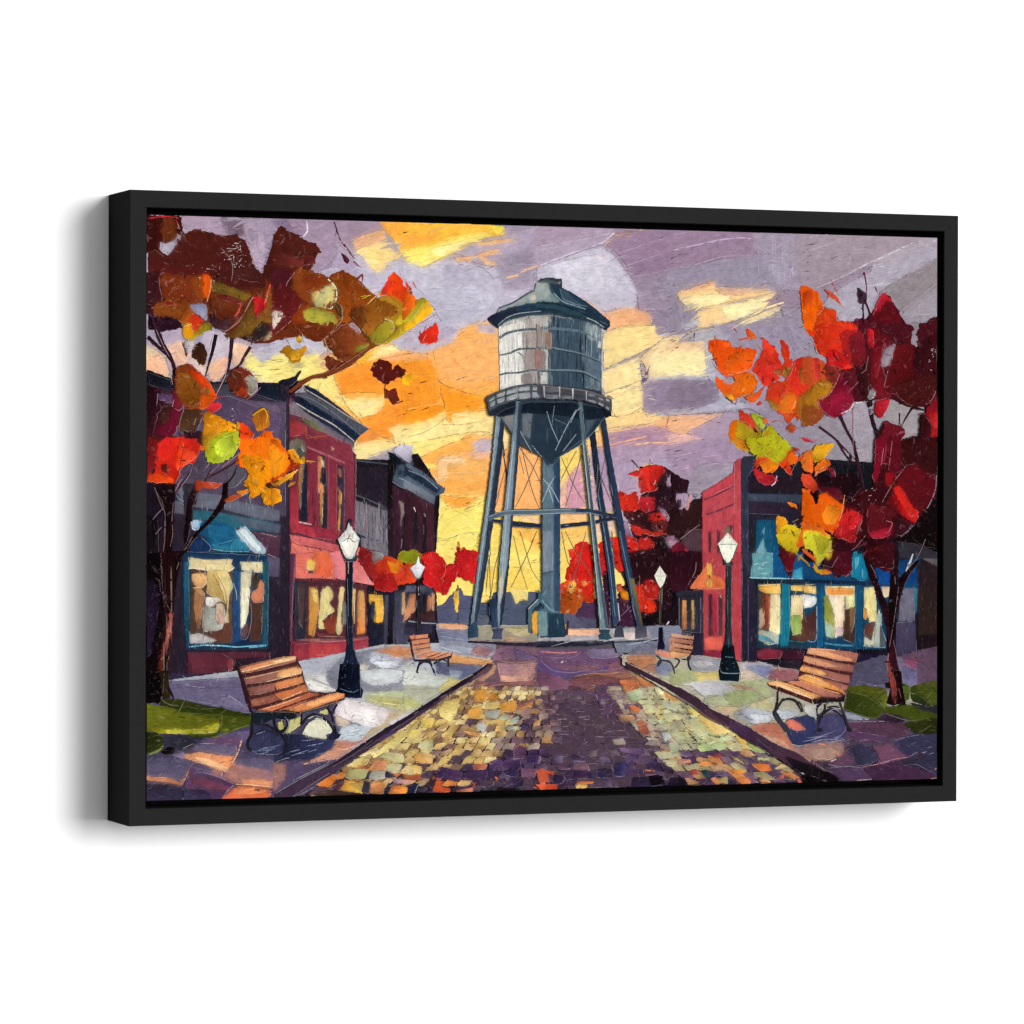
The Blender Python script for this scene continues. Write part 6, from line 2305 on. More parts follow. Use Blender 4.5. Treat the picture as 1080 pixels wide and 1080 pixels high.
h 2c1c24/34241c 900 60 1055 80 1055 660 900 660
h 6c6468/5c5458 930 30 1055 50 1055 110
h 201018/2c1820 890 660 1055 660 1055 760 900 800
h 1c1030/241838 420 800 580 790 590 880 440 890
h 100c18 410 770 640 770 640 800 420 800
G street
T 0 0 1
h 644a60/6c4c5c 518 686 658 690 700 712 770 755 860 815 905 850 305 850 400 785 480 725
p 8a5a60/7a5270 520 696 600 690 660 698 690 715 640 730 560 722 500 715
h 503c52/58424f 500 745 640 740 700 800 760 850 420 850
h c09858/d8b060 508 710 500 722 470 770 330 850 310 850 420 770 480 722
h b89868/c8a878 660 704 700 718 780 760 860 818 880 835 800 815 720 770
T 430 585 .12963
h 705464/7c5862 490 720 740 735 1080 760 1080 1080 500 1080 400 1080 600 930 700 860 640 830
l 1 c898a0 540 745 660 790 690 800
p 8a6074/70506c 700 780 860 750 1060 830 1060 860 860 850 700 860
l .9 d8a088 740 860 850 880 1000 870 1060 850
p 6a5078 860 760 960 790 1050 850 900 850
p a07484/d09888 730 880 860 890 1060 880 1030 960 1000 1020 940 1030 840 1040 770 1030
p e8a888/d89c90 750 980 860 990 1010 970 1000 1020 860 1035 770 1030
l 1 f0b898 735 890 770 1030 860 1038 1000 1025 1060 890
p b08070/c09068 590 950 680 900 720 900 700 970 560 1060 500 1060
l 1 e8c878 640 960 560 1010 500 1070
l 1 f0d890 700 880 600 970 520 1040 440 1080
T 570 585 .12963
h 6a4c74/785070 0 770 400 770 680 800 680 860 500 900 0 900
p 7c6c8c/8a7a98 380 770 620 760 680 780 660 820 500 840 400 830
l 1 b0a0b8 400 835 520 845 680 820
l 1.3 d88070 0 790 200 800 300 790
l .9 b08898 0 830 240 840 330 790
p 5c4474/6a5080 0 870 60 900 200 940 400 950 560 900 500 980 200 1010 0 960
l 1 a890b0 0 860 100 940 260 960 400 930
l .8 a89cb8 380 950 560 940 700 910
p 8c5858/a0644c 260 1000 440 960 700 960 880 1080 240 1080
p 7a4c68/84546c 0 940 120 1000 260 1040 200 1080 0 1080
l 1 e89850 420 965 520 970 640 960
s 1 c88858 300 1000 900 1060
l 1 c89060 640 1030 740 1040 800 1080
k 1 f0e0d0 160 860 210 885 4
T 570 710 .12963
p 8c5450/7a4858 220 60 440 20 640 40 640 130 500 100 300 110
p 9a5c48/a8683c 640 40 800 20 960 80 900 200 880 240 820 220 700 130
p c87848/b06c48 780 30 900 60 1060 130 1080 200 960 180 860 140
p 5c3c5c/644464 440 110 640 80 720 230 600 240 540 370 480 260
p 6c4058/7c5058 600 240 720 260 800 380 660 400 600 300
l .8 e8e0d0 450 170 465 220
l 1.2 e0b068 780 30 860 70
T 430 710 .12963
p 8c5850/7a4c60 540 60 700 80 1040 60 1060 140 1000 200 700 150 560 130
s 1 c88868 560 80 1020 150
p 684c60/58404f 700 110 1080 110 1080 420 1020 400 1030 180 880 180
C x
G street
T 430 710 .12963
p f0d070/f8e088 300 230 420 200 400 300 380 350 340 390 260 350 250 290
p f0d868/e8c060 110 380 210 370 190 440 100 440
p f0d068/f8e080 0 470 110 450 90 520 20 520
p e8a040/d88c38 545 140 640 130 630 220 550 230
p c07830/d88c38 650 150 740 190 730 230 660 230
p d0c088/e8b858 640 240 740 230 720 290 630 290
p f0a840/d08840 750 250 880 220 870 310 760 310
p 7a4c58/e89848 890 240 1010 220 1000 280 900 300
p b89078/9c7878 900 300 1000 280 985 360 920 350
p f0b048/e89c40 490 300 600 270 590 370 490 360
p b8b8a0/a0a098 620 310 740 300 720 370 640 360
p b0b098/c8c8b0 750 350 800 330 820 360 790 380 740 370
p d8d8d0/b8b8b8 550 430 600 400 640 430 620 480 570 460
p e8a868/d89858 450 470 560 480 600 520 500 500
p c0c8b0/b0b8a8 830 370 900 350 880 410 830 400
p a8b0a0 800 430 890 430 880 450 800 455
p f0a850/e8c080 50 660 120 640 230 680 220 740 120 730 50 710
p 3c2030 200 700 235 670 230 720 200 740
p f8c868/f0d888 0 750 110 760 100 820 0 820
p c86c3c/8a4030 0 820 90 820 100 860 0 880
p e0d8a0/c8c088 100 560 200 540 190 630 80 610
p 402850/4c3058 220 800 280 760 430 800 420 880 330 870 220 850
p 40284c/503458 440 820 500 790 640 790 620 870 440 870
p e8602c/d85024 200 960 230 870 280 880 260 920 340 940 330 970
p b86850/e88868 390 950 520 930 520 965 390 965
p 1c1c38/2c2c4c 0 910 90 890 60 980 0 975
l 1 e0d8d0 50 980 80 910 140 870
p c86848 530 740 640 740 630 780 530 780
p 503860/60406c 660 720 720 700 780 720 760 790 660 780
p f07838 700 840 730 850 720 880
p d05050 520 920 550 890 545 920
p 50345c/3c2850 780 710 910 710 900 770 780 770
p 3c2c58/34244c 780 790 900 780 880 840 790 830
p 6c4464/8a5c74 920 770 1040 780 1020 850 920 840
p 684060/583858 860 600 960 600 940 690 860 690
p 483060/3c2854 970 660 1060 660 1050 730 970 730
p 402c50/503458 900 420 980 410 980 470 910 460
p f07050 1070 780 1080 780 1080 950 1070 940
T 290 710 .12963
p f0e090/e0c870 790 670 960 530 1080 450 1080 500 950 600 810 690
p f0d888/e0c070 580 750 680 690 780 660 740 740 640 765
p b8b070/a8a468 560 840 600 780 750 780 720 860 620 860
p e89058/d88458 780 790 820 700 900 720 900 780
p a8a898/b8b0a0 760 860 780 795 900 790 890 855
p d8cc90/c8c088 840 680 900 640 1040 660 1040 730 960 720
p e0d8a0/c8c090 900 740 1030 740 1000 810 920 800
p 2c2840 895 850 900 800 980 840 960 850
p f0c878/f8e0a0 1010 810 1080 740 1080 820
p f88c30/e87828 300 900 480 820 490 870 430 930 340 910
p f0a038/e8c050 520 960 560 870 690 890 700 940 700 990 560 980
p e8b050/a89048 600 900 720 890 700 960
p e89050/c07c50 770 975 780 890 890 890 870 980
p 2c2c3c/3c3848 700 960 720 880 770 890 760 980
p 2c2c3c/242434 880 970 920 890 930 900 900 980
p f08030/f8983c 920 980 960 910 1070 930 1060 975
p 5c3440/4c2c3c 440 930 520 880 560 880 520 950
p 3c2428/4c342c 320 990 420 940 700 980 700 1000
p c8a0b0/d89c7c 960 860 1080 870 1080 900 960 890
T 570 710 .12963
p c8d0a8/b0c090 700 150 800 120 830 160 810 220 750 230 730 220
p d87840/c86840 640 60 780 60 800 120 700 150 670 110
l .9 6a3830 640 70 730 230 800 240
p e8e0a8/d0c890 820 260 900 250 950 290 940 320 860 320
p f08040/e87840 720 260 800 280 800 310 760 320
p c8c8a8/b8c098 980 240 1080 260 1080 300 1000 280
p e8e8b0 920 110 960 110 1000 170 960 170
p e09060/d8a048 1010 150 1080 180 1080 220 1020 200
p c8c8a0/b0b090 860 370 920 360 960 390 920 410
p d8d0a0/c8c498 990 330 1050 320 1080 360 1060 390 1010 380
p c8c0a0/b0a888 930 420 1020 410 1040 450 990 465
p b8603c/a85848 780 400 820 380 860 420 890 490 880 500 810 490
p c8d0c0/b8c0b8 980 480 1040 480 1060 520 1010 550
p c8c09c/a8a890 1060 400 1080 400 1080 490 1030 470
p a09488/8c8480 840 580 900 540 970 560 960 590
p c09068/a87858 640 340 740 340 770 370 740 390 650 390
p d8d4a4/c0bc90 920 640 1060 640 1080 680 980 700
p d8cc98/b8b088 990 710 1080 700 1080 760 1030 755
p b8a898/a09088 590 540 670 530 690 580 600 580
p 6c5078/7c5c80 650 610 840 610 840 660 660 640
p 5c4468/503c60 700 660 800 670 790 700 700 700
p 303058/3c3464 600 740 690 720 690 830 610 840
p 3c3050/2c2444 470 780 570 780 580 850 460 850
p 3c2c4c/4c3c5c 260 660 370 700 370 720 260 710
p 785468/8a6070 270 730 370 730 400 790 270 780
p 44284c/302044 280 790 380 800 410 840 280 850
p 5c3c54/6c445c 140 730 250 760 240 780 140 780
p c86c3c/f08040 290 880 430 880 420 900 290 900
p f8b850/f0c868 290 905 380 905 370 930 290 935
p e8643c/c84828 0 790 100 800 100 830 60 820 60 870 100 880 0 880
p f0603c/d84824 0 905 130 905 125 945 10 945
p 342848/2c2040 110 830 190 840 180 900 110 890
l 1 c8b0c8 190 835 195 870 160 900
l 1.3 e87848 850 790 930 795
l 1 c87090 850 830 940 825
p 4c3058 700 780 830 780 830 820 710 820
p 1c1020/140c1c 880 840 980 830 1010 900 900 920
p 2c2038/342848 740 850 870 850 900 930 740 930
l 1.2 c8b0a0 140 375 215 372
l 1.2 e87838 50 425 120 420
l 1.2 d87858 50 295 95 295
l 1 b08888 180 435 230 432
l 1.2 b8a090 310 360 370 355
l .9 a090a8 290 310 360 315
l .9 c8c0d0 65 495 100 490
l .9 a898a8 150 495 230 498
l .9 b8a8b8 450 515 520 520
T 710 710 .12963
p f0c870/f8d888 180 370 260 330 440 440 460 480 330 500
p e8d078/e0c068 90 270 180 300 240 330 160 340
p d8d8a0/c0b880 120 380 180 370 280 450 250 500 170 480
p c8d890/b0c880 190 590 270 570 330 620 220 640
p b8d08c/c8d898 300 580 370 560 430 590 370 630
p d8d898/c8c88c 190 510 260 500 330 540 280 560
p c8c08c/d8cc98 420 580 520 560 560 620 480 630
p c8d8a0/e0e0a8 350 540 440 500 480 520 440 550
p e8b858/f0c868 500 490 600 550 580 590 520 560
p b0c070/a0b068 600 570 660 590 760 640 700 645 640 630
p d8d890/b8c080 680 680 770 690 780 705 690 710
p e8a088/d88c68 30 700 130 700 140 730 40 735
p f08038/e87838 630 735 760 740 795 790 700 795
p f0904c/e89448 205 740 260 710 320 745 230 760
p c83838/a83838 330 650 390 670 370 690 330 680
p e88c38/f09c40 450 790 520 780 590 800 520 820
p f08c4c/e87c48 500 860 600 850 630 890 550 900
p b0a068/a89460 360 860 430 840 440 900 380 880
p e0c888/c8b070 820 770 880 740 940 770 840 780
p e8643c/d85838 1000 860 1060 860 1070 885 1010 885
p c86848/b86048 860 830 900 820 890 860 850 850
p a84038/b84c3c 130 790 190 780 190 830 140 820
p c8d098/b8c090 0 490 90 500 110 540 30 530
p b8b088/a0987c 0 400 40 400 100 450 40 460
p b0b890 0 570 40 570 50 620 0 660
p 1c1428/241830 0 850 80 850 110 910 0 920
p 1c4044 220 790 270 790 290 850 240 830
G kerb_left
T 0 0 1
h 4c2850/5c3460 515 699 519 701 509 711 482 725 461 741 443 753 430 763 407 778 368 802 352 815 307 841 290 845 288 838 316 822 350 805 381 784 407 767 430 754 456 737 482 720 500 709
h 3c1c3c/2c1430 514 699 500 709 482 720 456 737 430 754 407 767 381 784 350 805 340 812 360 803 388 786 412 770 434 756 459 740 484 724 505 710
p 7a4454 513 703 518 704 509 712 496 718 500 712
p 6a3c74/583068 399 777 414 770 417 772 399 782
l .9 c8b8b0 290 836 316 821 345 806
l .8 c8b0b8 307 840 329 826 346 815
l .9 d8c8b0 497 711 482 719 456 735 430 752
l .9 d8a888 430 770 440 761 469 739 486 725 509 711
l .9 d0b0b8 462 736 470 732
l .8 c8a8b8 435 753 440 750
l .8 a83848 370 799 383 793 396 788
l .8 b08898 350 808 370 796 392 780
G kerb_right
h 4c2040/5c2c48 658 698 664 699 682 710 700 719 710 724 715 725 733 735 749 748 770 758 790 768 808 780 824 788 840 794 850 801 862 808 880 826 868 824 850 815 834 810 821 801 801 788 783 779 767 767 746 757 723 739 710 731 700 724 680 714 659 704
h 481c4c/5c2860 767 758 783 766 801 783 814 793 806 790 783 777 767 768
h 6a2c48/7a3850 741 748 764 763 777 772 762 764 743 755
p 2c1424/1c0c1c 827 798 850 806 858 808 880 821 884 825 870 824 850 816 836 811
l 1 e8c078 660 699 675 706 690 714
l .9 d8a890 710 733 726 742 746 757 767 767
l .9 e0a890 821 786 840 794 852 803
l .8 d8c8b8 738 740 762 751 783 763
l .9 c8a090 850 802 860 807 876 815
l .8 c8a090 700 716 715 723
G plaza
T 430 585 .12963
h a09880/8a8478 500 575 1080 570 1080 700 1020 710 500 690
p b8a878/c8b488 780 600 960 600 1000 650 900 660
p c09878/a88870 780 660 980 690 800 705
l .8 c8c0a0 560 580 700 575 960 580
l .8 7a6c60 800 640 900 680 990 695
h 241830/2c2038 480 700 1080 720 1080 740 740 730 480 715
l 1.2 c8b090 500 692 700 705 1020 712
T 570 585 .12963
h 9a9498/a8a4a8 0 660 200 600 460 600 860 600 900 690 600 700 0 700
p f0b090/f8b888 215 610 460 610 460 650 215 650
p b0aab0 580 600 640 600 640 660 590 660
p d8c0b8/e0ccc4 670 630 780 640 780 690 680 690
h 1c1c30/243044 0 710 450 715 940 690 940 700 600 715 420 740 200 740 0 750
s 1 b8b8c0 100 680 900 700
l 1 c8c0b8 0 700 200 705 450 695
G water_tower/leg#1
T 0 0 1
h 5c7488/84a0ac 522 436 530 440 527 470 519 530 510 590 500 664 494 664 503 590 513 520 519 470
h 1c2840/2c3850 527 440 531 440 528 480 519 550 505 640 500 664 499 650 510 580
l .8 9ab4bc 522 450 514 530 504 600 498 650
h 1c3850/28506c 493 660 501 655 503 664 503 672 492 673 492 664
G water_tower/leg#2
h 14243c/2c4468 621 455 627 455 635 520 646 590 652 655 646 662 640 600 630 530
l .9 5a86a4 630 520 642 596 648 650
l .8 e0e8e8 651 636 653 655
h 2c3448/4c4c5c 648 660 655 660 657 672 646 672
G water_tower/leg#3
h 1c3450/243c64 632 442 637 440 643 480 655 545 665 605 677 662 671 664 658 605 648 545 638 480
l .9 4c7a98 652 560 662 610 667 640
h 7c6c40/4c4c38 662 610 667 610 677 662 674 662
h 3c3c50/5c5868 669 660 680 660 681 672 668 674
G water_tower/brace
l .9 4c4440 529 465 533 500 536 520
l 1.4 2c3048 528 465 534 500 537 520
l .9 5a5448 533 492 524 525 519 540
l .9 5a5448 515 560 517 640
l .9 7a6040 529 570 521 600 517 630
l .9 5a5040 548 465 560 515 572 545
l 1 5c6068 546 470 560 490 570 510
l .9 4c4038 570 475 553 515 543 535
l .9 8a7050 547 480 552 500
l 1 5c4c38 566 560 553 590 538 620
l .9 7a6040 541 565 549 600 556 622
l .9 7a6040 548 560 560 600 570 615
l .9 5c4c3c 515 590 512 625
l .9 5c5040 592 482 604 510 616 530
l .9 5c4c38 608 475 592 505 589 515
l .9 5c5050 613 480 604 510 596 535
l .9 5c4c38 592 560 598 590 608 610
l .9 5c4c38 596 560 606 580 622 605 630 628
l .9 7a5058 618 560 608 600 600 620
l .9 5c5060 638 480 628 530
l .9 5c5060 632 500 642 525 648 540
l .9 5c5060 645 560 647 600
l .9 7a6040 630 490 628 520
G water_tower/ring
h 1c2438/28304c 514 547 531 549 545 550 570 553 590 553 618 550 648 545 648 548 618 554 590 557 570 557 540 555 514 549
l 1 5a7a98 594 554 598 554
G water_tower/pipe
h 546c7c/6a8490 571 478 589 478 589 668 570 668
h 1c3c68/24486c 582 478 589 478 589 645 583 645
h 446078/5c7c88 571 478 580 478 580 648 570 648
h 7c8c9c/64788c 571 560 582 560 581 600 571 604
l 1 28384c 571 605 584 602
l 1 3c5468 571 607 582 604 582 640
h 284c5c/14304c 569 645 593 647 596 668 594 672 569 672
v 10 5c7c88 571 646 590 668
h 143c50/1c3450 576 646 586 647 586 672 576 672
l .9 98b0b8 570 530 578 512 584 502
l .9 98b0b8 571 505 580 515 588 530
l .8 a0b8c0 576 512 582 530
G water_tower/bowl
h 3c4c5c/182c44 518 432 570 440 640 430 636 440 625 455 609 470 590 481 582 490 575 491 570 482 548 470 536 455 525 438
h 807c76/687078 525 438 548 432 546 460 538 455
h 687078/546674 549 434 572 436 575 455 566 468 549 458
p 6c6050/5c5c58 556 446 566 447 566 452 557 451
h 24384c/1c3044 560 436 600 436 632 436 612 464 590 480 580 488 566 480 558 465
h 44586c/384e62 616 434 632 434 622 450 616 458
h 0c1c2c/142438 516 431 560 424 600 424 642 432 642 438 620 443 580 436 545 436 525 440 518 436
v 8 34485c 552 440 610 468
l .9 7a909c 575 434 580 450 588 468
l .9 90a4ac 606 432 595 452 584 475
l .9 90a0a8 606 458 592 476
l .9 8098a0 560 470 566 478 570 482
l .8 6a8090 583 428 580 452
l .9 90a4ac 547 455 560 478
l .8 506470 583 442 596 448
G water_tower/tank
h b4b4ac/d0ccc2 525 340 552 333 580 330 608 334 634 346 634 412 612 408 575 405 545 408 527 414
h dcd8cc/e8e2d4 526 345 550 338 550 408 528 412
h a89c94/b8aca4 552 337 570 334 570 407 552 408
h 3c5468/2c4458 578 333 614 338 614 409 578 407
h 506878/3c5468 614 338 634 346 634 412 614 408
T 430 225 .12963
v 10 c4bcb4 740 860 1070 1070
v 20 e8e4d8 740 860 960 1070
v 8 8c807c 950 820 1080 1070
l 2.2 505864 740 1010 800 975 880 955 1000 945 1080 950
T 430 345 .12963
v 14 a8a49c 745 60 1070 490
v 26 f4f0e6 745 60 950 490
h a89088/948480 950 190 1060 190 1060 340 950 350
h a08c84/b09c94 930 40 1040 40 1040 150 940 160
p 8c7c78/7c7474 920 390 1000 380 1010 450 960 470 920 440
v 8 7c6c6c 960 60 1075 480
v 10 4c6474 1050 60 1080 480
l 2.2 4c5864 745 90 800 55 880 30 1000 15 1080 20
l 2.2 4c5460 745 230 820 215 900 180 1000 175 1080 180
l 2 4c5460 745 390 800 375 900 370 1000 350 1080 350
l 1 c8ccc8 750 235 830 222 900 200
l 1 5c5c5c 890 205 930 230 935 260
T 570 345 .12963
h 987060/84685c 35 40 90 45 90 150 35 150
h 9c8478/888078 0 10 40 20 40 160 0 160
p 98685c 0 190 30 200 30 340 0 340
v 18 3c5468 90 20 340 490
v 10 203044 90 20 340 490
v 14 788c98 0 200 90 480
v 16 7c909c 350 40 490 510
v 8 c0c8cc 400 0 490 120
v 8 142438 320 20 400 500
h 6a7c88/7a8890 370 30 480 70 480 120 380 90
h 5c7080/48607a 370 250 490 290 480 430 370 380
l 2 50687c 0 5 100 5 300 30 490 100
l 2 5c7484 0 160 100 170 300 210 360 230 490 280
l 2 5c7484 0 350 100 350 330 360 490 440
l .8 1c2c3c 0 175 120 185 330 225 490 290
l .8 1c2c3c 0 362 120 362 330 374 490 450
T 570 225 .12963
v 20 4c6c80 95 810 340 1070
v 6 203044 95 810 340 1070
h 8a9c9c/6a8088 370 880 490 940 490 1030 350 960
v 10 b0bcb8 380 880 490 1030
l 1.8 50687c 0 940 100 940 300 960
v 10 b0a094 0 800 90 1070
h 98705c 40 980 85 980 85 1080 40 1080
h d8dcd8/c8ccd0 470 1040 490 1040 490 1080 460 1080
G water_tower/roof
T 0 0 1
h 24384c/1c3044 514 337 540 322 562 306 568 302 570 294 592 294 592 304 606 314 625 328 642 340 638 346 620 340 600 335 580 332 556 333 535 338 524 346 518 342
T 430 225 .12963
p 8c9894/a4aca4 740 770 860 730 960 660 1040 610 1080 600 1080 740 960 740 840 770 730 810
p d0bc9c/b8b0a0 980 680 1050 640 1060 690 1000 710
l 1.6 3c4c5c 740 770 860 725 980 650 1080 605
p 1c2440/14304c 650 850 740 800 860 760 980 735 1080 725 1080 790 960 800 860 820 780 860 740 900 730 940 690 900
p 14344c 860 790 960 760 1080 750 1080 780 980 790
l 1 8a9ca0 730 910 800 850 900 815 1080 795
T 570 225 .12963
p 607c80/7c9490 0 560 60 560 80 640 150 720 0 720
p 8c9c98/a0aca4 0 570 50 570 70 660 20 700 0 700
h 1c3c54/142c44 90 560 140 560 150 600 240 640 380 730 560 880 560 920 400 830 240 760 160 710 90 620
p 34566c/2c4860 150 610 220 640 300 720 380 760 280 740 180 700
l 1.4 6c94a0 100 650 180 720 300 760 360 780
p 0c2438/102c40 0 720 100 725 260 770 400 840 520 930 550 910 565 910 530 950 480 910 380 860 260 820 120 790 0 785
p 24485c/204658 0 740 140 750 300 800 380 850 240 820 100 780 0 775
h 3c4c50/4c5c5c 0 540 60 525 120 535 160 560 130 580 20 560
p 1c2c3c 0 545 40 525 110 528 155 565 110 550 40 535
p b89484 135 560 160 560 150 580
l 1.2 90a4a4 370 850 440 880 510 930
G water_tower/balcony
T 430 345 .12963
p 4c5258/3c4450 630 570 700 535 800 500 880 480 1000 470 1080 470 1080 575 980 585 880 600 780 630 700 680 650 700
p b0b0a8/8a8c8c 655 590 700 560 690 590 650 610
p c0c0b8/a0a0a0 715 550 780 525 770 555 715 580
p a0a4a4 795 520 870 500 870 530 795 550
p b0b4b4/989ca0 890 495 980 485 980 515 890 520
p 98a0a8/b0b4b8 1005 490 1080 485 1080 510 1005 515
p 909498 660 620 700 600 690 640 660 650
p a0a4a8 715 590 770 570 770 600 720 620
p a0a8a8 795 570 870 545 870 575 795 600
p 8c9498/a8acb0 890 540 980 530 980 570 890 580
p 8c98a4 1005 530 1080 530 1080 570 1005 575
l 1.6 343c48 640 575 720 530 860 485 1000 465 1080 465
l 1 2c3440 640 620 720 580 870 535 1080 520
t 1.4 343c44 700 545 710 640
t 1.4 343c44 785 510 790 620
t 1.4 8c98a4 875 490 880 590
t 1.4 3c4450 985 470 990 580
p 14202c/1c2c3c 650 690 720 650 860 600 860 640 760 680 700 720 660 720
T 570 345 .12963
p 3c3c44/4c4c54 0 470 140 485 300 500 440 540 560 580 570 640 560 700 480 640 340 600 200 590 0 580
p 6c7078/8a8c90 30 550 130 555 120 580 30 575
p 5c5c64 30 500 130 500 130 530 30 530
p 6c7078 160 560 240 565 230 585 160 580
p 8c8c90/a0a4a8 370 590 430 600 440 620 380 605
p 787c84 380 540 430 550 430 565 380 560
p 989ca0 460 570 500 590 500 600 460 585
p a0a4a8 460 610 500 630 495 650 460 630
p 989ca4 520 640 545 660 540 680 520 660
p b0b4b4 520 580 550 595 545 610 520 600
l 1.4 6a5c5c 0 480 200 500 360 520 480 560 570 590
l 1 2c3038 0 540 200 545 400 580 550 640
t 2 a8b0b4 15 480 20 575
t 2 a8b0b4 140 485 145 580
t 2 b0b8bc 250 500 250 590
t 1.6 98a0a8 360 520 360 600
h 14141c/1c1c28 480 640 560 690 565 720 520 740 500 700
t 1.2 2c2c38 540 560 590 590
G water_tower/leg#4
T 0 0 1
h 6a8498/8ca4b0 543 423 547 424 545 465 539 530 534 600 527 650 525 662 522 660 525 600 531 530 538 465
h 283448/1c2c40 545 424 549 426 546 470 540 540 534 610 528 655 525 662 526 640 534 590 538 530 543 465
l .8 a8bcc0 540 465 533 540 528 600 525 635
h c8bc98 525 610 529 600 529 625 526 636
h 2c3c5c/4c4c6c 517 663 530 662 528 668 528 674 517 674 519 668
h 1c3050/28406c 514 633 522 630 524 662 518 662
l 1 38485c 514 640 517 662
G water_tower/leg#5
h 54707c/6a8890 608 424 612 424 616 465 624 535 632 605 639 662 631 663 626 605 620 535 612 465
h 2c4458/3c5464 612 428 616 465 624 535 632 605 640 662 637 662 630 605 622 535
l .9 a0b8bc 613 465 620 535 627 605 632 655
l .8 8c9cac 611 430 606 434 600 446
h 1c4050/2c5060 630 664 642 664 641 668 644 673 639 675 631 674 629 670 632 668
G water_tower/ring
h 4c6478/5c7488 513 544 531 538 545 537 570 537 590 536 620 537 648 543 648 546 620 541 590 541 570 542 531 543 514 549
h 243858/1c2c4c 606 536 622 537 648 543 648 546 620 540 606 540
l .8 8aa0ac 514 545 531 539 570 538 600 537
G pump_house
T 430 585 .12963
h 1c2c3c/24384c 990 450 1080 400 1080 650 990 640
h 4c6470/5c7880 965 440 1080 320 1080 370 1000 450 990 640 970 630
p f8b040/e8a038 1000 490 1020 460 1045 470 1045 630 1005 635
h 18202c 1045 460 1060 460 1060 640 1045 640
h 4c6068/5c7074 1060 440 1080 440 1080 650 1060 650
l 1 a0b0b0 968 440 1040 370 1080 330
T 570 585 .12963
h 3c5868/4c6c78 0 320 100 440 100 460 0 400
h 5c7c80/7c9898 0 460 40 465 40 660 0 660
l 1.2 80a0a8 0 370 60 440 100 460
h c89850 185 570 205 560 200 600 190 605
h 3c2420 205 540 220 540 210 650 190 660
G street_lamp#1
T 0 0 1
h 141c30/1c2438 364 588 371 588 370 640 371 680 374 692 378 705 378 722 382 728 380 736 353 736 353 728 357 722 359 705 363 692 365 680
h 0c1020/101830 357 700 378 700 379 734 354 734
l .8 5a6a80 357 726 370 730 377 727
l 1 98907c 366 592 366 605
l .8 4c6470 365 610 366 650
l .7 3c4c60 364 640 366 680
k .6 5a6c90 358 690 378 730 8
h 1c2430 360 586 377 586 374 592 363 592
G street_lamp#1/lantern
T 290 465 .12963
h e8e8dc/c8ccc8 500 800 570 720 590 660 610 660 620 720 680 800 650 900 620 960 570 960 540 900
p f8f4e8/f0e8d8 530 830 600 780 650 830 620 930 580 950 550 890
h 1c2430 585 650 605 630 620 650 615 700 600 690
l 1.2 303838 500 800 530 900 570 960 620 960 660 880 680 800
l .9 98b0a8 580 700 560 760 510 800
l .8 6a5c50 540 820 590 790 630 820 670 810
l .8 6a5c50 600 760 575 820
s .7 d89888 550 740 620 790
G street_lamp#2
T 430 585 .12963
h 241c24/2c2c34 62 190 90 190 88 260 95 330 98 500 105 620 90 650 80 640 70 600 65 400 70 260
l .8 c8b8a0 78 260 82 330
G street_lamp#2/lantern
h e8e8e8/c8ccd0 10 110 60 70 80 10 90 70 130 100 110 150 90 190 60 190 40 150
l .7 e88888 45 110 90 108
l .8 5a6068 10 110 40 160 60 192 90 192 130 105
G street_lamp#3
T 570 585 .12963
h 4c4838/2c2c2c 968 270 985 270 980 400 975 580 962 580 960 400
h 1c1430/141024 955 590 985 590 990 690 1005 740 1000 770 945 770 940 750 955 700
l .8 8a8468 985 280 980 400
l .7 5c5c70 985 600 1000 700
G street_lamp#3/lantern
h ecead8/d8d4c4 920 170 950 120 965 90 985 120 1018 170 1000 230 970 270 940 220
l .7 a0988c 925 170 970 175 1015 170
l .8 3c3430 918 170 940 225 970 272 1000 232 1020 168
l .7 a0988c 970 100 970 170
G street_lamp#4
T 710 585 .12963
h 1c2830/2c3c40 425 80 465 80 460 300 462 640 480 760 500 870 525 920 530 970 520 1030 370 1020 360 980 360 940 380 890 400 760 420 640
h 0c1824/10202c 400 740 480 740 500 860 525 920 530 965 520 1030 370 1020 360 975 375 870
l .8 4c6470 430 330 432 480
l .9 5a7080 435 680 440 750
l .9 4c6878 410 830 480 835
l .9 7a8c98 370 920 390 960 500 965 530 960
l .8 6c5c50 425 100 430 180
k .6 5a7088 370 850 520 1000 8
G street_lamp#4/cap
T 710 465 .12963
h 6c6048 410 720 430 690 450 700 460 750 435 740 410 760
G street_lamp#4/lantern
T 710 465 .12963
h f4f4e0/e0e4d0 355 840 435 745 515 840 470 950 440 1000 410 980 380 910
l .9 8a8c80 360 845 435 840 510 845
l .9 b8c0b0 375 845 430 760 500 840
l 1 2c3434 360 850 395 950 435 1005 475 950 515 845
h 1c2428 395 960 430 1000 470 980 475 1010 400 1010
G bench#2/frame
T 430 585 .12963
l 2.2 241c28 10 680 20 760 40 850 60 870
p 1c1c28/2c2430 50 850 150 850 340 810 340 840 240 860 140 870 70 870
l 2.2 1c1c28 90 870 75 910 60 960
l 2 1c1c28 80 900 120 870 170 880 190 920 215 980
l 2 1c1c28 170 860 190 920
l 2 20202c 230 860 200 890
l 2.2 20202c 320 840 320 910
l 1.6 20202c 230 880 270 850 310 870
p 303044 60 950 80 950 70 970
G bench#2/slats
h c8785c/d89070 10 660 160 645 160 675 20 690
h d88c68/c07858 20 700 165 680 168 710 25 730
h c87c58/d08860 30 740 170 720 175 745 35 765
h d08860/c07850 40 780 178 755 180 775 50 815
h c8785c/e8a070 60 820 180 785 260 795 150 840 70 840
h d88c64/e09870 150 840 260 795 340 795 340 815 230 850
l 1 5c3030 20 693 160 678
l 1 5c3030 28 735 168 713
l 1 5c3030 36 772 176 750
l 1 5c3030 140 835 260 795
l 1 5c3030 200 842 320 797
G bench#3/frame
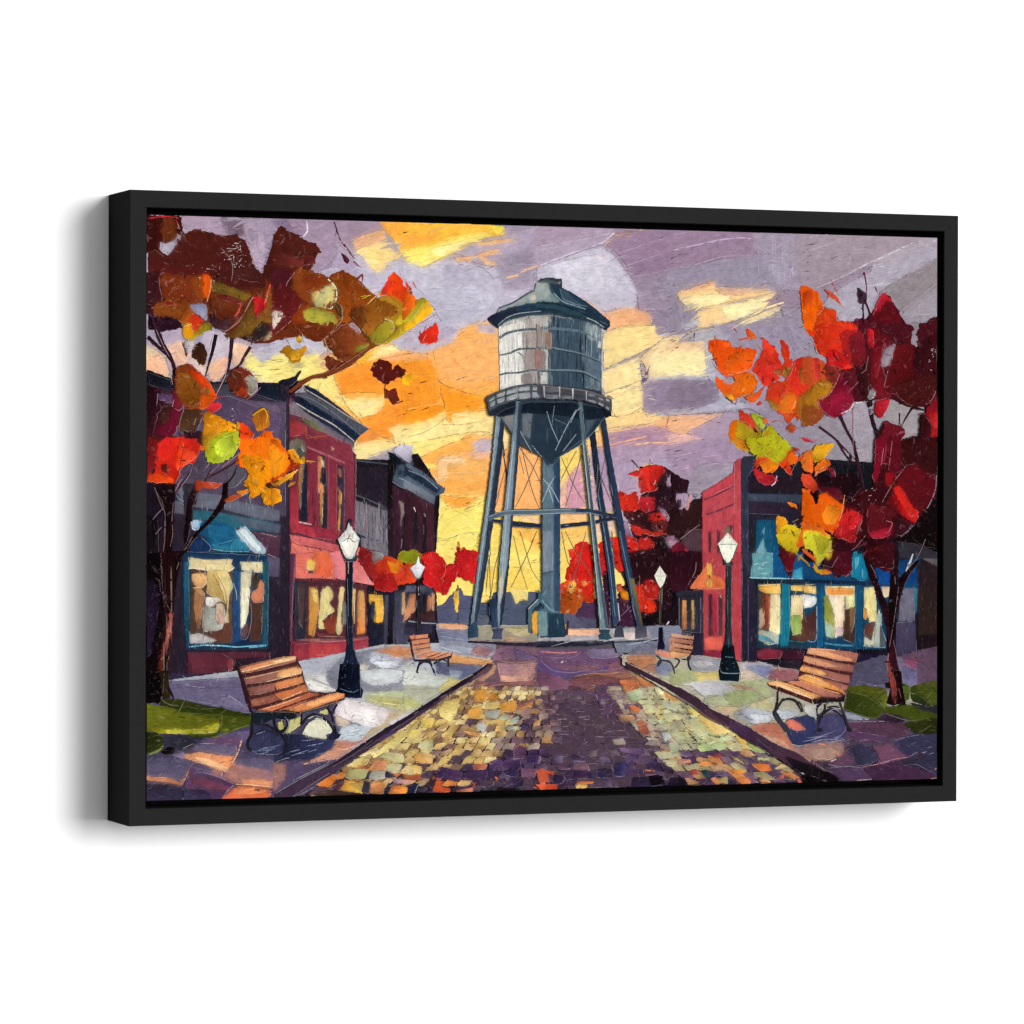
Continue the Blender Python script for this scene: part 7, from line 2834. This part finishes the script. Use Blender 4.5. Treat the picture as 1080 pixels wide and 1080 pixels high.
T 570 585 .12963
l 2 2c2434 930 820 960 840 970 870 940 910
l 2 2c2c40 940 910 960 860 1040 870 1070 920 1080 970
T 710 585 .12963
l 2 2c2430 0 840 40 860 20 900 0 920
l 2.2 20202c 110 840 115 900 135 940
l 1.6 20202c 60 850 110 850 130 820 160 740
h 2c2028 100 830 135 810 130 850 100 850
G bench#3/slats
T 570 585 .12963
p d89078/c8785c 920 780 1000 780 1080 810 1080 840 1000 830 930 800
h b86c54/d08c6c 1040 740 1080 740 1080 780 1040 780
h b86c54/d08c6c 1050 690 1080 690 1080 730 1045 730
h c07c60 1060 650 1080 645 1080 680 1055 680
T 710 585 .12963
h d0a084/b88068 0 645 160 665 158 690 0 670
h b07860/9a6450 0 680 155 700 150 730 0 710
h c89070/b07858 0 720 150 745 145 770 0 750
h b87c5c/a06c50 0 760 140 785 130 800 0 785
h e0a870/c88860 0 790 130 800 110 825 0 835
l 1 5c3430 0 675 158 695
l 1 5c3430 0 714 152 738
l 1 5c3430 0 755 145 778
l 1 5c3430 0 788 130 802
G tree_left/trunk
T 150 465 .12963
h 1c0c10/2c1018 70 340 150 350 230 340 260 350 250 500 240 700 230 900 200 1080 120 1080 170 800 180 600 150 480 100 400
h 1c0c10/2c1018 360 480 400 400 420 330 440 340 430 460 400 540 390 640 370 780 340 860 330 760
h 2c0c10/1c0a10 600 540 640 450 650 350 690 330 690 480 660 520 600 610 520 690 440 770 380 850 320 940 280 1060 220 1080 180 1080 230 960 330 880 390 800 440 730 520 650
t 2 3a1418 420 440 500 330 545 240 550 180
t 2 3a1418 540 290 640 240 750 170 880 30
l .9 e0a0a0 640 215 760 120 870 10
t 2 2c1018 690 340 740 270 770 170
t 2.2 3a1418 690 480 800 450 860 400
l .9 c89890 180 650 175 800 160 940 165 1000
l .8 d0a8a0 245 500 235 640 240 760 220 860
l .8 c89890 400 780 340 880 230 960
l .8 c89890 90 370 130 480 160 560
l .8 c8b8b8 80 640 110 600 160 550
t 2 2c1018 250 340 290 220 310 80
t 2 3a1820 260 420 330 330 390 240 410 130
l .8 c8a8a8 100 760 150 700
T 150 585 .12963
h 14080c/1c0a10 45 0 130 0 150 200 170 400 160 600 110 900 130 1080 45 1080
h 2c0c10/1c080c 140 0 320 0 280 150 260 300 250 440 240 560 220 700 200 860 170 1000 180 1080 110 1080 100 900 140 640 170 400
p 2c1c38/201428 45 200 130 300 100 600 60 800 45 800
p 8c3c34/b05448 215 460 240 500 230 600 215 700 190 780 160 860 140 860 160 740 190 640 210 540
p c86858 200 560 215 520 225 600 200 680 180 720
p 5c2418/702c1c 130 870 170 860 150 960 130 1020 115 1000
l .8 c0a090 290 60 270 120
l .8 a08878 150 300 190 400 230 480
l .7 8c6c8c 130 200 140 300
v 10 3c1c20 160 100 250 1050
v 6 8a6c60 160 0 250 1050
l .7 b0a0a8 210 820 190 900 200 960
T 150 710 .12963
h 0c0408/140a0c 45 0 130 0 150 180 130 240 45 245
h 241810/3c2c1c 130 0 200 0 220 200 170 220 150 180
l .8 8a7868 170 0 160 160
t 3 1c1018 200 110 250 210
G tree_right/trunk
T 850 465 .12963
t 4 3c1020 380 0 420 200 460 360 470 480
t 3 3c1020 250 0 320 120 400 200
t 4 2c0c18 590 0 560 180 580 380
t 3 2c0c14 900 0 800 200 680 400 600 520
T 850 585 .12963
h 2c0e18/3c1420 450 0 530 90 560 180 600 300 660 420 690 560 700 700 720 800 740 920 780 1060 700 1080 670 900 655 720 640 600 600 440 540 260 490 120
h 1c0a10/2c0e18 680 0 740 0 740 200 720 400 720 600 700 700 660 560 670 300
h 2c0e18/1c0c14 860 60 920 40 830 160 790 240 740 400 730 480 720 340 760 180
p a8483c/8c3438 655 800 670 900 700 1000 700 1080 670 1020 645 900
l .9 d8a0a0 510 80 540 130 560 190
l .9 e0d8d8 860 0 840 70 810 120
l .8 e0b0b0 710 180 715 240
l .8 d8a8a8 740 260 720 420 690 620 665 750
l .8 c89090 660 800 645 900 670 1000
T 850 710 .12963
h 1c0a0c/2c1014 680 0 760 0 780 140 800 260 740 250 700 260 640 240 680 120
p a04438/8c3434 660 0 700 20 720 120 710 250 690 200
l .8 c87868 740 120 760 200
G tree_right
T 710 465 .12963
p f88c18/f87c10 680 160 760 150 850 190 800 260 740 260 700 210
p c8202c/b01828 650 220 720 260 820 290 830 330 780 360 700 340 660 290
l 1.4 e8e0e8 835 285 820 340 790 365
p e8401c/d83020 680 140 740 130 780 150 700 170 670 220 650 190
k 1.2 c83018 640 140 740 300 10
p c8c018/b8b820 600 0 880 0 950 60 900 170 850 170 780 120 680 110 620 90
k 1 c83818 690 0 800 130 12
p e83c18/d83018 860 190 900 140 950 60 960 110 940 200 960 280 920 260
p f87818/f86010 910 150 950 90 1000 130 980 190 930 190
l .8 f8b8a8 1040 110 980 200 940 280
p f8881c/e8602c 1030 140 1080 100 1080 240 1040 220
p e84820/d84020 1030 290 1080 280 1080 380 1050 360
p f88018 920 500 950 500 1000 530 950 535
p f86018/e84c18 1040 440 1080 410 1080 560 1050 570
p f89818/f8a820 830 620 880 615 920 660 900 700 840 760 830 720
p e0b818/d8c020 850 740 880 690 950 680 1030 730 1020 850 980 920 900 900 850 840 830 780
k 1.2 6a3010 860 700 1000 850 8
l 1 7a4c18 830 780 900 890 1000 920
l 1 f0b060 960 660 1060 610
p 4c0c14/3c0a10 850 840 900 880 980 940 950 1040 930 1080 880 1000
p f86818/e85418 1080 650 1040 720 1000 820 1000 870 1080 830
k 1.2 2c0c10 1010 850 1070 930 6
T 710 585 .12963
p 5c0c18/6c1020 850 0 980 0 970 80 950 160 920 130 870 50
p a0a840/c87828 980 0 1080 60 1080 80 1020 20
T 850 465 .12963
p e8a018/f8b828 50 60 100 30 210 30 200 60 150 120 110 160 60 140 30 150
p f87818/e85818 60 210 130 150 180 160 190 190 150 230 90 260 70 290
l .8 f8e0d0 60 290 90 240 160 200
p 8a1c34 160 210 210 230 230 290 200 290
p e84c28/d83c24 0 280 50 310 90 380 50 420 30 400 0 370
p 6c1428/581020 90 370 240 380 300 470 160 450 90 400
p ff6808/f85c08 0 420 40 460 70 520 100 440 130 430 160 430 280 510 300 440 300 520 280 600 260 680 230 750 150 730 40 680 0 680
p f88418/f89020 160 520 260 540 230 660 150 680 120 600
l .9 b84010 80 520 80 660 180 740
l .9 f8e0c8 305 440 280 590 230 750
p e86018/f87818 0 670 100 700 190 780 180 800 100 760 0 720
p d0c820/e0d840 0 740 60 730 150 770 195 790 190 880 130 960 80 1020 60 960 40 900 0 880
p a8a020/c0b828 60 760 180 800 150 900 100 920
l 1 f0e8c0 195 800 190 880 140 950 70 1025
p d8501c 0 900 70 950 60 980 0 930
p d02020/b81820 300 580 350 550 450 610 420 680 400 760 380 830 330 810 220 780 230 720
p e01820 340 620 430 620 390 700 340 720
l .9 d8b0b8 450 640 400 760
l .9 d8b0b8 470 770 400 860 360 890
p 5c1018/6c1420 500 520 620 530 720 560 720 700 680 760 560 790 500 740 490 620
p 9c1830/b81c34 510 740 640 700 690 680 680 750 600 790 530 790
l 1 e0a0a8 640 650 690 670 660 740
p 6c0c18/5c1018 700 380 780 240 880 180 960 220 1050 300 1050 420 980 540 880 660 800 640 700 560 640 500
p c01418/d81c1c 700 440 760 380 800 480 900 580 880 660 820 640 740 560
p e02018 700 400 760 380 880 590 820 600
p 3c1018/4c1420 700 620 820 650 850 680 800 760 720 760
l 1.2 e8d8e8 1050 280 1040 400 980 540 860 690 760 780
l .9 8a80e0 850 680 820 720
p 8c1018/a01418 640 260 720 260 700 360 640 360
p 8c0c24/7a1024 560 0 640 0 600 200 560 340 530 300 550 160
p 701020/5c0c1c 660 0 760 0 760 240 660 240
l .8 f0b0b0 690 0 660 240
l .8 f0c0c0 620 60 600 200
l .9 e8c0c0 820 180 700 340 610 500
l .8 e8c0c0 900 0 870 120
p 4c1014/381014 780 0 1050 0 1050 260 960 260 880 180 780 200
p 241010/1c0c10 880 660 1000 520 1050 520 1050 860 960 860 860 780
l .8 c8a8a0 960 800 900 940 800 1060
l 1.6 e0d8d8 860 920 800 1060
k .6 e8c8c8 480 380 560 500 8
k .6 d8a0a8 360 440 460 700 8
p 5c0c14/4c0c18 480 880 560 860 700 960 680 1060 560 1030 460 940
p 501020/3c0c1c 210 820 340 840 360 900 350 1060 220 1080
l .8 d0c0c0 250 940 200 1030
l .8 8a6c80 90 1000 200 1030
p b88828/806c28 150 950 200 880 200 950 170 970
T 850 585 .12963
p e8b820/d85818 50 60 90 120 150 120 200 150 120 160 60 130
p 5c1020/4c0c1c 210 0 350 0 360 130 320 180 220 130
l .8 d0a0a8 310 185 350 130
l .8 c8b8c8 260 0 200 100
p 4c0c18/3c0c14 460 0 680 0 690 110 560 90
p c8a820/e0c038 140 0 200 0 170 40
G bench#1/frame
T 240 680 .12037
h 2c1420/3a1c24 60 180 100 190 150 330 200 520 215 600 190 590 150 500 100 300
p 3a3c5c/2a2a44 200 720 300 690 420 760 480 830 520 900 420 960 250 950 170 900 190 800
p 242640/32365a 500 810 560 780 700 800 920 830 900 900 760 980 600 1000 480 960
s .7 8088a8 200 880 500 950
s .7 9096b0 540 830 880 960
p e8e4c8/d0ccb4 660 740 700 680 770 640 830 650 880 700 900 750 840 820 740 810 650 780
l .8 8a8468 650 760 700 800 840 825
l .8 a09c88 740 660 800 650 860 720
p c8c078/b0a860 430 680 470 670 480 740 440 740
p c8c080/b8b070 540 660 630 630 620 700 520 770 530 700
p c8c078 700 620 760 600 740 630 690 650
p c0b870 790 590 860 560 870 610 820 600
h 1a2430/141c24 205 590 350 590 560 590 600 620 560 650 400 640 320 680 230 690 205 660
l 3 14141c 210 600 205 700 195 790 165 850 170 900 200 925
l 2.6 16161e 230 690 330 700 430 760 480 810 510 900 520 930
l 2.2 1c1c28 200 800 240 770 330 750 400 770 450 800
l 2.8 14141c 400 620 400 700 440 760 490 740 515 690 500 640 470 640
l 2.2 181820 490 780 530 850 520 920
p 181822/24243a 470 890 530 880 530 940 490 950
l 2.6 14141c 640 600 635 700 670 650 740 610 820 640 880 690 920 760 940 800
l 2.6 14141c 860 550 900 610 920 690 940 770 970 800
l 2.4 16161e 950 520 920 570 900 620
p 1a1c30/242844 850 790 900 770 980 780 960 820 900 830 860 810
l .7 8890a8 490 630 520 670 520 720
l .7 8890a8 700 650 760 620 820 640
l .8 7080a0 240 780 320 755
G bench#1/slats
T 240 680 .12037
h 3c1a1c/4c2424 92 190 580 96 640 215 665 330 700 410 1010 430 1012 462 860 510 620 590 250 580 200 540 150 340
h 7c4c44/9c6450 90 190 250 150 480 100 580 95 590 150 400 190 200 240 110 245
h c87c54/e8a870 100 215 200 180 400 130 575 95 585 125 400 170 220 225 130 245
p f0b880/f8d8a0 380 140 575 95 585 122 430 155
l 1 f0c898 110 235 260 200 430 155 580 112
l 1.6 3c1820 150 255 300 225 450 190 590 150
h 8c5a50/a0705c 130 285 300 255 480 205 600 185 640 210 635 250 500 290 330 325 150 345
h e09860/f8c888 430 225 600 190 640 215 635 248 500 285 420 280
l 1 c89878 150 295 300 262 440 228
l 1.8 3c1820 150 350 270 340 400 315 520 285 635 260
l .8 d8b898 330 322 480 285 560 270
h 845048/98645a 160 375 300 350 400 335 400 400 300 425 180 440
h d8804c/e89c64 395 335 500 305 640 275 655 325 560 355 420 390
l 1.6 4c2020 190 455 330 425 480 385 660 335
h 8c5448/a8644c 190 480 320 450 420 425 440 480 360 510 210 540
h c46c40/d88452 400 425 540 390 665 345 700 400 600 430 460 480
l .9 f0b080 470 480 560 440 640 405
l 1.8 3a161c 200 555 300 530 420 500 470 490
h b86444/cc7850 250 570 420 520 600 455 700 415 800 430 700 480 520 560 400 580
l 1 f0a878 300 560 480 510 620 455
l 1.8 4c2020 390 580 520 535 640 490 760 450
h e8945c/d87c48 500 570 640 520 820 450 940 420 1010 430 1010 460 900 495 740 550 620 585
p f0a468/f8b878 660 520 840 455 960 425 1000 440 860 490 740 530
l 1.6 3c1c1c 760 465 860 430 940 415
l 2.2 2c2420 560 600 720 570 880 520 1015 465
l .8 8a7858 620 590 800 545 960 495
G bench#4/frame
T 790 675 .12037
p 2c3054/363a60 320 700 480 660 560 680 590 800 560 890 440 920 370 900 320 820
p 4c4468/3a3a5c 590 700 700 650 800 680 830 780 760 860 620 880 560 840
p d8705c/e08068 310 710 370 690 440 740 480 780 400 790 330 760
s .7 9898b4 400 820 800 900
h 3c3c48/2c2c3a 195 620 225 620 280 710 350 790 340 820 300 800 230 710 195 660
l 3 201c1e 235 450 235 540 210 620 200 660
l 2.6 2a2426 290 510 250 570 220 620
l 3 201c1e 270 530 330 515 390 530 430 590 450 630
l 2.2 2a2426 390 530 440 560 460 630
h 3c1418/4c1c20 145 385 260 410 420 470 540 520 545 560 400 500 240 440 160 405
h 1c1418/2c1c20 540 515 640 505 780 500 810 470 830 480 820 540 700 540 560 560
l 3 20182c 620 550 580 590 580 640 600 690
l 3.2 1c1828 650 560 650 610 610 680 590 760 600 790
l 3.2 1c1828 640 640 700 605 770 630 820 690 860 780
l 2.2 24202e 780 540 800 600 830 680 850 760
l 2 1c1828 670 590 730 580 780 590
p 1c1c28 840 770 880 770 885 800 850 800
p 1c1c28 575 770 620 770 640 800 580 800
l .7 8c8ca0 690 620 740 605 800 650
t 1.8 4c2430 940 120 910 230 860 400 830 500
G bench#4/slats
T 790 675 .12037
h 3a181c/4a2222 500 70 945 118 905 230 860 385 820 480 780 502 540 520 400 470 150 392 155 372 320 362 415 340 450 215
h c07c5c/a0645a 500 70 700 80 860 100 945 120 920 190 760 175 600 145 490 115
p f0b080/e09868 510 75 620 90 740 125 880 165 900 190 740 165 600 135 500 105
l 1.8 3a161c 490 125 620 150 760 185 915 210
h b87458/986058 470 135 620 165 780 200 905 220 890 280 740 260 560 220 460 185
p e0a078/d08c68 480 145 580 165 700 205 760 235 640 225 480 185
l 1.6 3a161c 460 200 600 235 740 275 890 295
h b4705a/905a54 450 215 600 250 740 285 870 310 860 380 740 350 600 310 430 265
p e0985c/f0b070 450 225 560 250 660 290 640 310 520 290 430 260
l 1.6 3a161c 430 280 600 320 760 365 860 385
h a8685a/8c5854 620 330 740 360 850 400 830 440 740 430 640 380
p e89850/d08448 410 325 480 295 580 320 680 370 800 440 820 470 700 450 560 400 440 360
p f0b068/e8a058 420 330 500 310 600 350 700 410 640 410 500 365
l 1.4 4c2020 640 420 760 450 810 470
h c87c5a/a86c64 320 365 420 355 560 400 700 450 800 485 780 500 640 495 500 450 380 400
l 1.8 4a1c20 300 370 420 410 540 460 620 490
h e8a868/d89458 150 370 220 355 330 380 480 440 620 490 540 515 400 465 260 410 160 390
p f8c888/f0b878 170 370 240 370 380 420 560 490 540 505 380 445 240 400
l .8 f8d8a8 160 380 260 405 420 465 540 515
l .9 f0b890 520 75 640 80 740 92
G tree_left
T 150 225 .185185
G sky
T 430 465 .12963
h f8e070/fce884 180 420 640 400 620 1080 560 1080 180 1080
p f8e478/fbe490 0 20 200 0 420 0 380 20 240 70 100 130 60 100 0 60
p ffb050/f8a850 110 130 300 40 500 0 720 0 700 420 600 440 320 440 240 420 150 270 100 200
p f8b868/f0a858 320 120 500 80 680 120 660 300 460 320 300 260
p f0c090/f8cc98 230 220 260 140 340 120 460 140 470 200 340 170 310 210 320 300 260 340 240 300
p f8d8a8 260 150 440 140 460 190 330 165
p b8a4c4/c8b4cc 520 20 620 0 720 0 700 60 640 130 600 100 540 80
p e8b098 500 110 620 80 680 120 560 140
p e8e868/f0e880 20 60 60 60 90 170 200 190 230 220 140 210 70 170
p f8a040/f09838 270 450 420 460 560 470 460 540 340 530 300 500
l 1 f8d088 300 265 480 255 660 262
l 1 fce090 240 440 400 430 640 400
p fce88c/f8e070 230 480 290 470 300 560 280 640 230 700
p f8e06c/fce67c 300 560 460 560 640 500 600 740 420 750 300 790 220 760
l .9 a89048 280 590 370 570 460 600 540 640
l .9 a89048 450 580 540 550 620 510
l 1.1 8a8040 210 770 280 805 380 780 440 750 600 740
l 1 fff8b0 220 765 300 790 400 760 500 735
l .8 a89048 330 640 350 655 370 645
l .8 c8a848 230 740 400 720 500 700
l .8 a89048 220 830 300 810 380 860
l .8 a89048 240 910 290 940 380 890
l .8 a89048 440 790 520 800 580 780
l .8 c8a050 700 740 770 720
p ffb060/f8a868 690 140 760 100 860 60 900 380 860 560 800 560 700 560
p ffb468/f8b070 900 0 1080 120 1080 560 860 560 880 200
p f8d8a8/e8c098 860 600 1000 600 1080 620 1080 680 960 650
l .9 c87848 900 610 1020 630
p f8c060/ffb850 860 700 1080 700 1080 1080 960 1000 860 900
p f8dc70/f8d060 600 760 780 700 1080 900 1080 1080 560 1080
p f8dc6c/f0cc58 800 860 1080 960 1080 1080 800 1080
T 430 585 .12963
p f8dc6c/f8e078 180 0 1080 0 1080 330 600 330 300 430 200 430
p f0c858/f8d868 620 100 980 120 1060 300 800 320 620 260
T 570 465 .12963
p f8e070/f8c868 140 130 300 40 320 140 260 300 200 400 160 520 140 560
p e8b0a0/f0b898 150 400 300 200 340 200 360 540 150 560
p d898a8/c890a8 220 330 310 200 350 300 360 540 220 540
p f0b880/f8c888 150 590 370 590 380 660 150 670
p f8d070/f8b860 150 700 380 690 400 820 340 860 230 1000 150 1080
p f8d878/f0c858 150 880 240 760 260 900 230 1080 150 1080
p b890b0/a888a8 400 100 560 60 640 400 600 560 440 540
p c89cb0/b890a8 400 380 560 400 600 540 420 540
p e8c0a8/d8b0a0 440 600 600 620 620 720 560 780 460 800
p c09ab4/b08cac 620 240 780 230 860 480 820 800 700 820 640 700 600 480
p b894b4/a888a8 560 60 1080 60 1080 300 900 180 700 300 640 420
p b090b0/a890b0 620 200 760 180 700 400 640 420
l 1.2 e8b090 560 60 720 20 860 0
l 1 d8a8a0 960 140 1080 100
p a898b4/b8a8c0 900 200 1080 140 1080 380 1000 340
T 710 465 .12963
p ac88a8/9c7ca0 0 40 400 0 600 80 560 130 490 180 470 260 230 400 120 330 20 270 0 260
p 988898/a08ca0 200 200 480 180 480 260 230 410 200 440 110 400
s .8 c8a8b8 0 80 500 260
"""
paint()

build()

# ------------------------------------------------------------------ light
w = bpy.data.worlds.new('World'); scene.world = w; w.use_nodes = True
w.node_tree.nodes['Background'].inputs[0].default_value = (1, 1, 1, 1)
w.node_tree.nodes['Background'].inputs[1].default_value = 0.02
def sun(name, strength, direction, angle, color=(1, 1, 1)):
    l = bpy.data.lights.new(name, 'SUN'); l.energy = strength; l.angle = math.radians(angle); l.color = color
    o = bpy.data.objects.new(name, l); COL.objects.link(o)
    o.rotation_euler = Vector(direction).to_track_quat('-Z', 'Y').to_euler()
    o.location = (1.5, -3, 1.5)
    return o
sun('key_light', 3.25, (-0.57, 1.0, -0.20), 30)       # large soft light up on the right
sun('fill_light', 1.30, (-0.10, 1.0, -0.15), 60)      # broad soft light from the front

scene.view_settings.view_transform = 'Standard'
scene.view_settings.look = 'None'
scene.view_settings.exposure = 0
scene.view_settings.gamma = 1
scene.view_settings.use_curve_mapping = False
scene.cycles.max_bounces = 6
scene.cycles.use_denoising = True
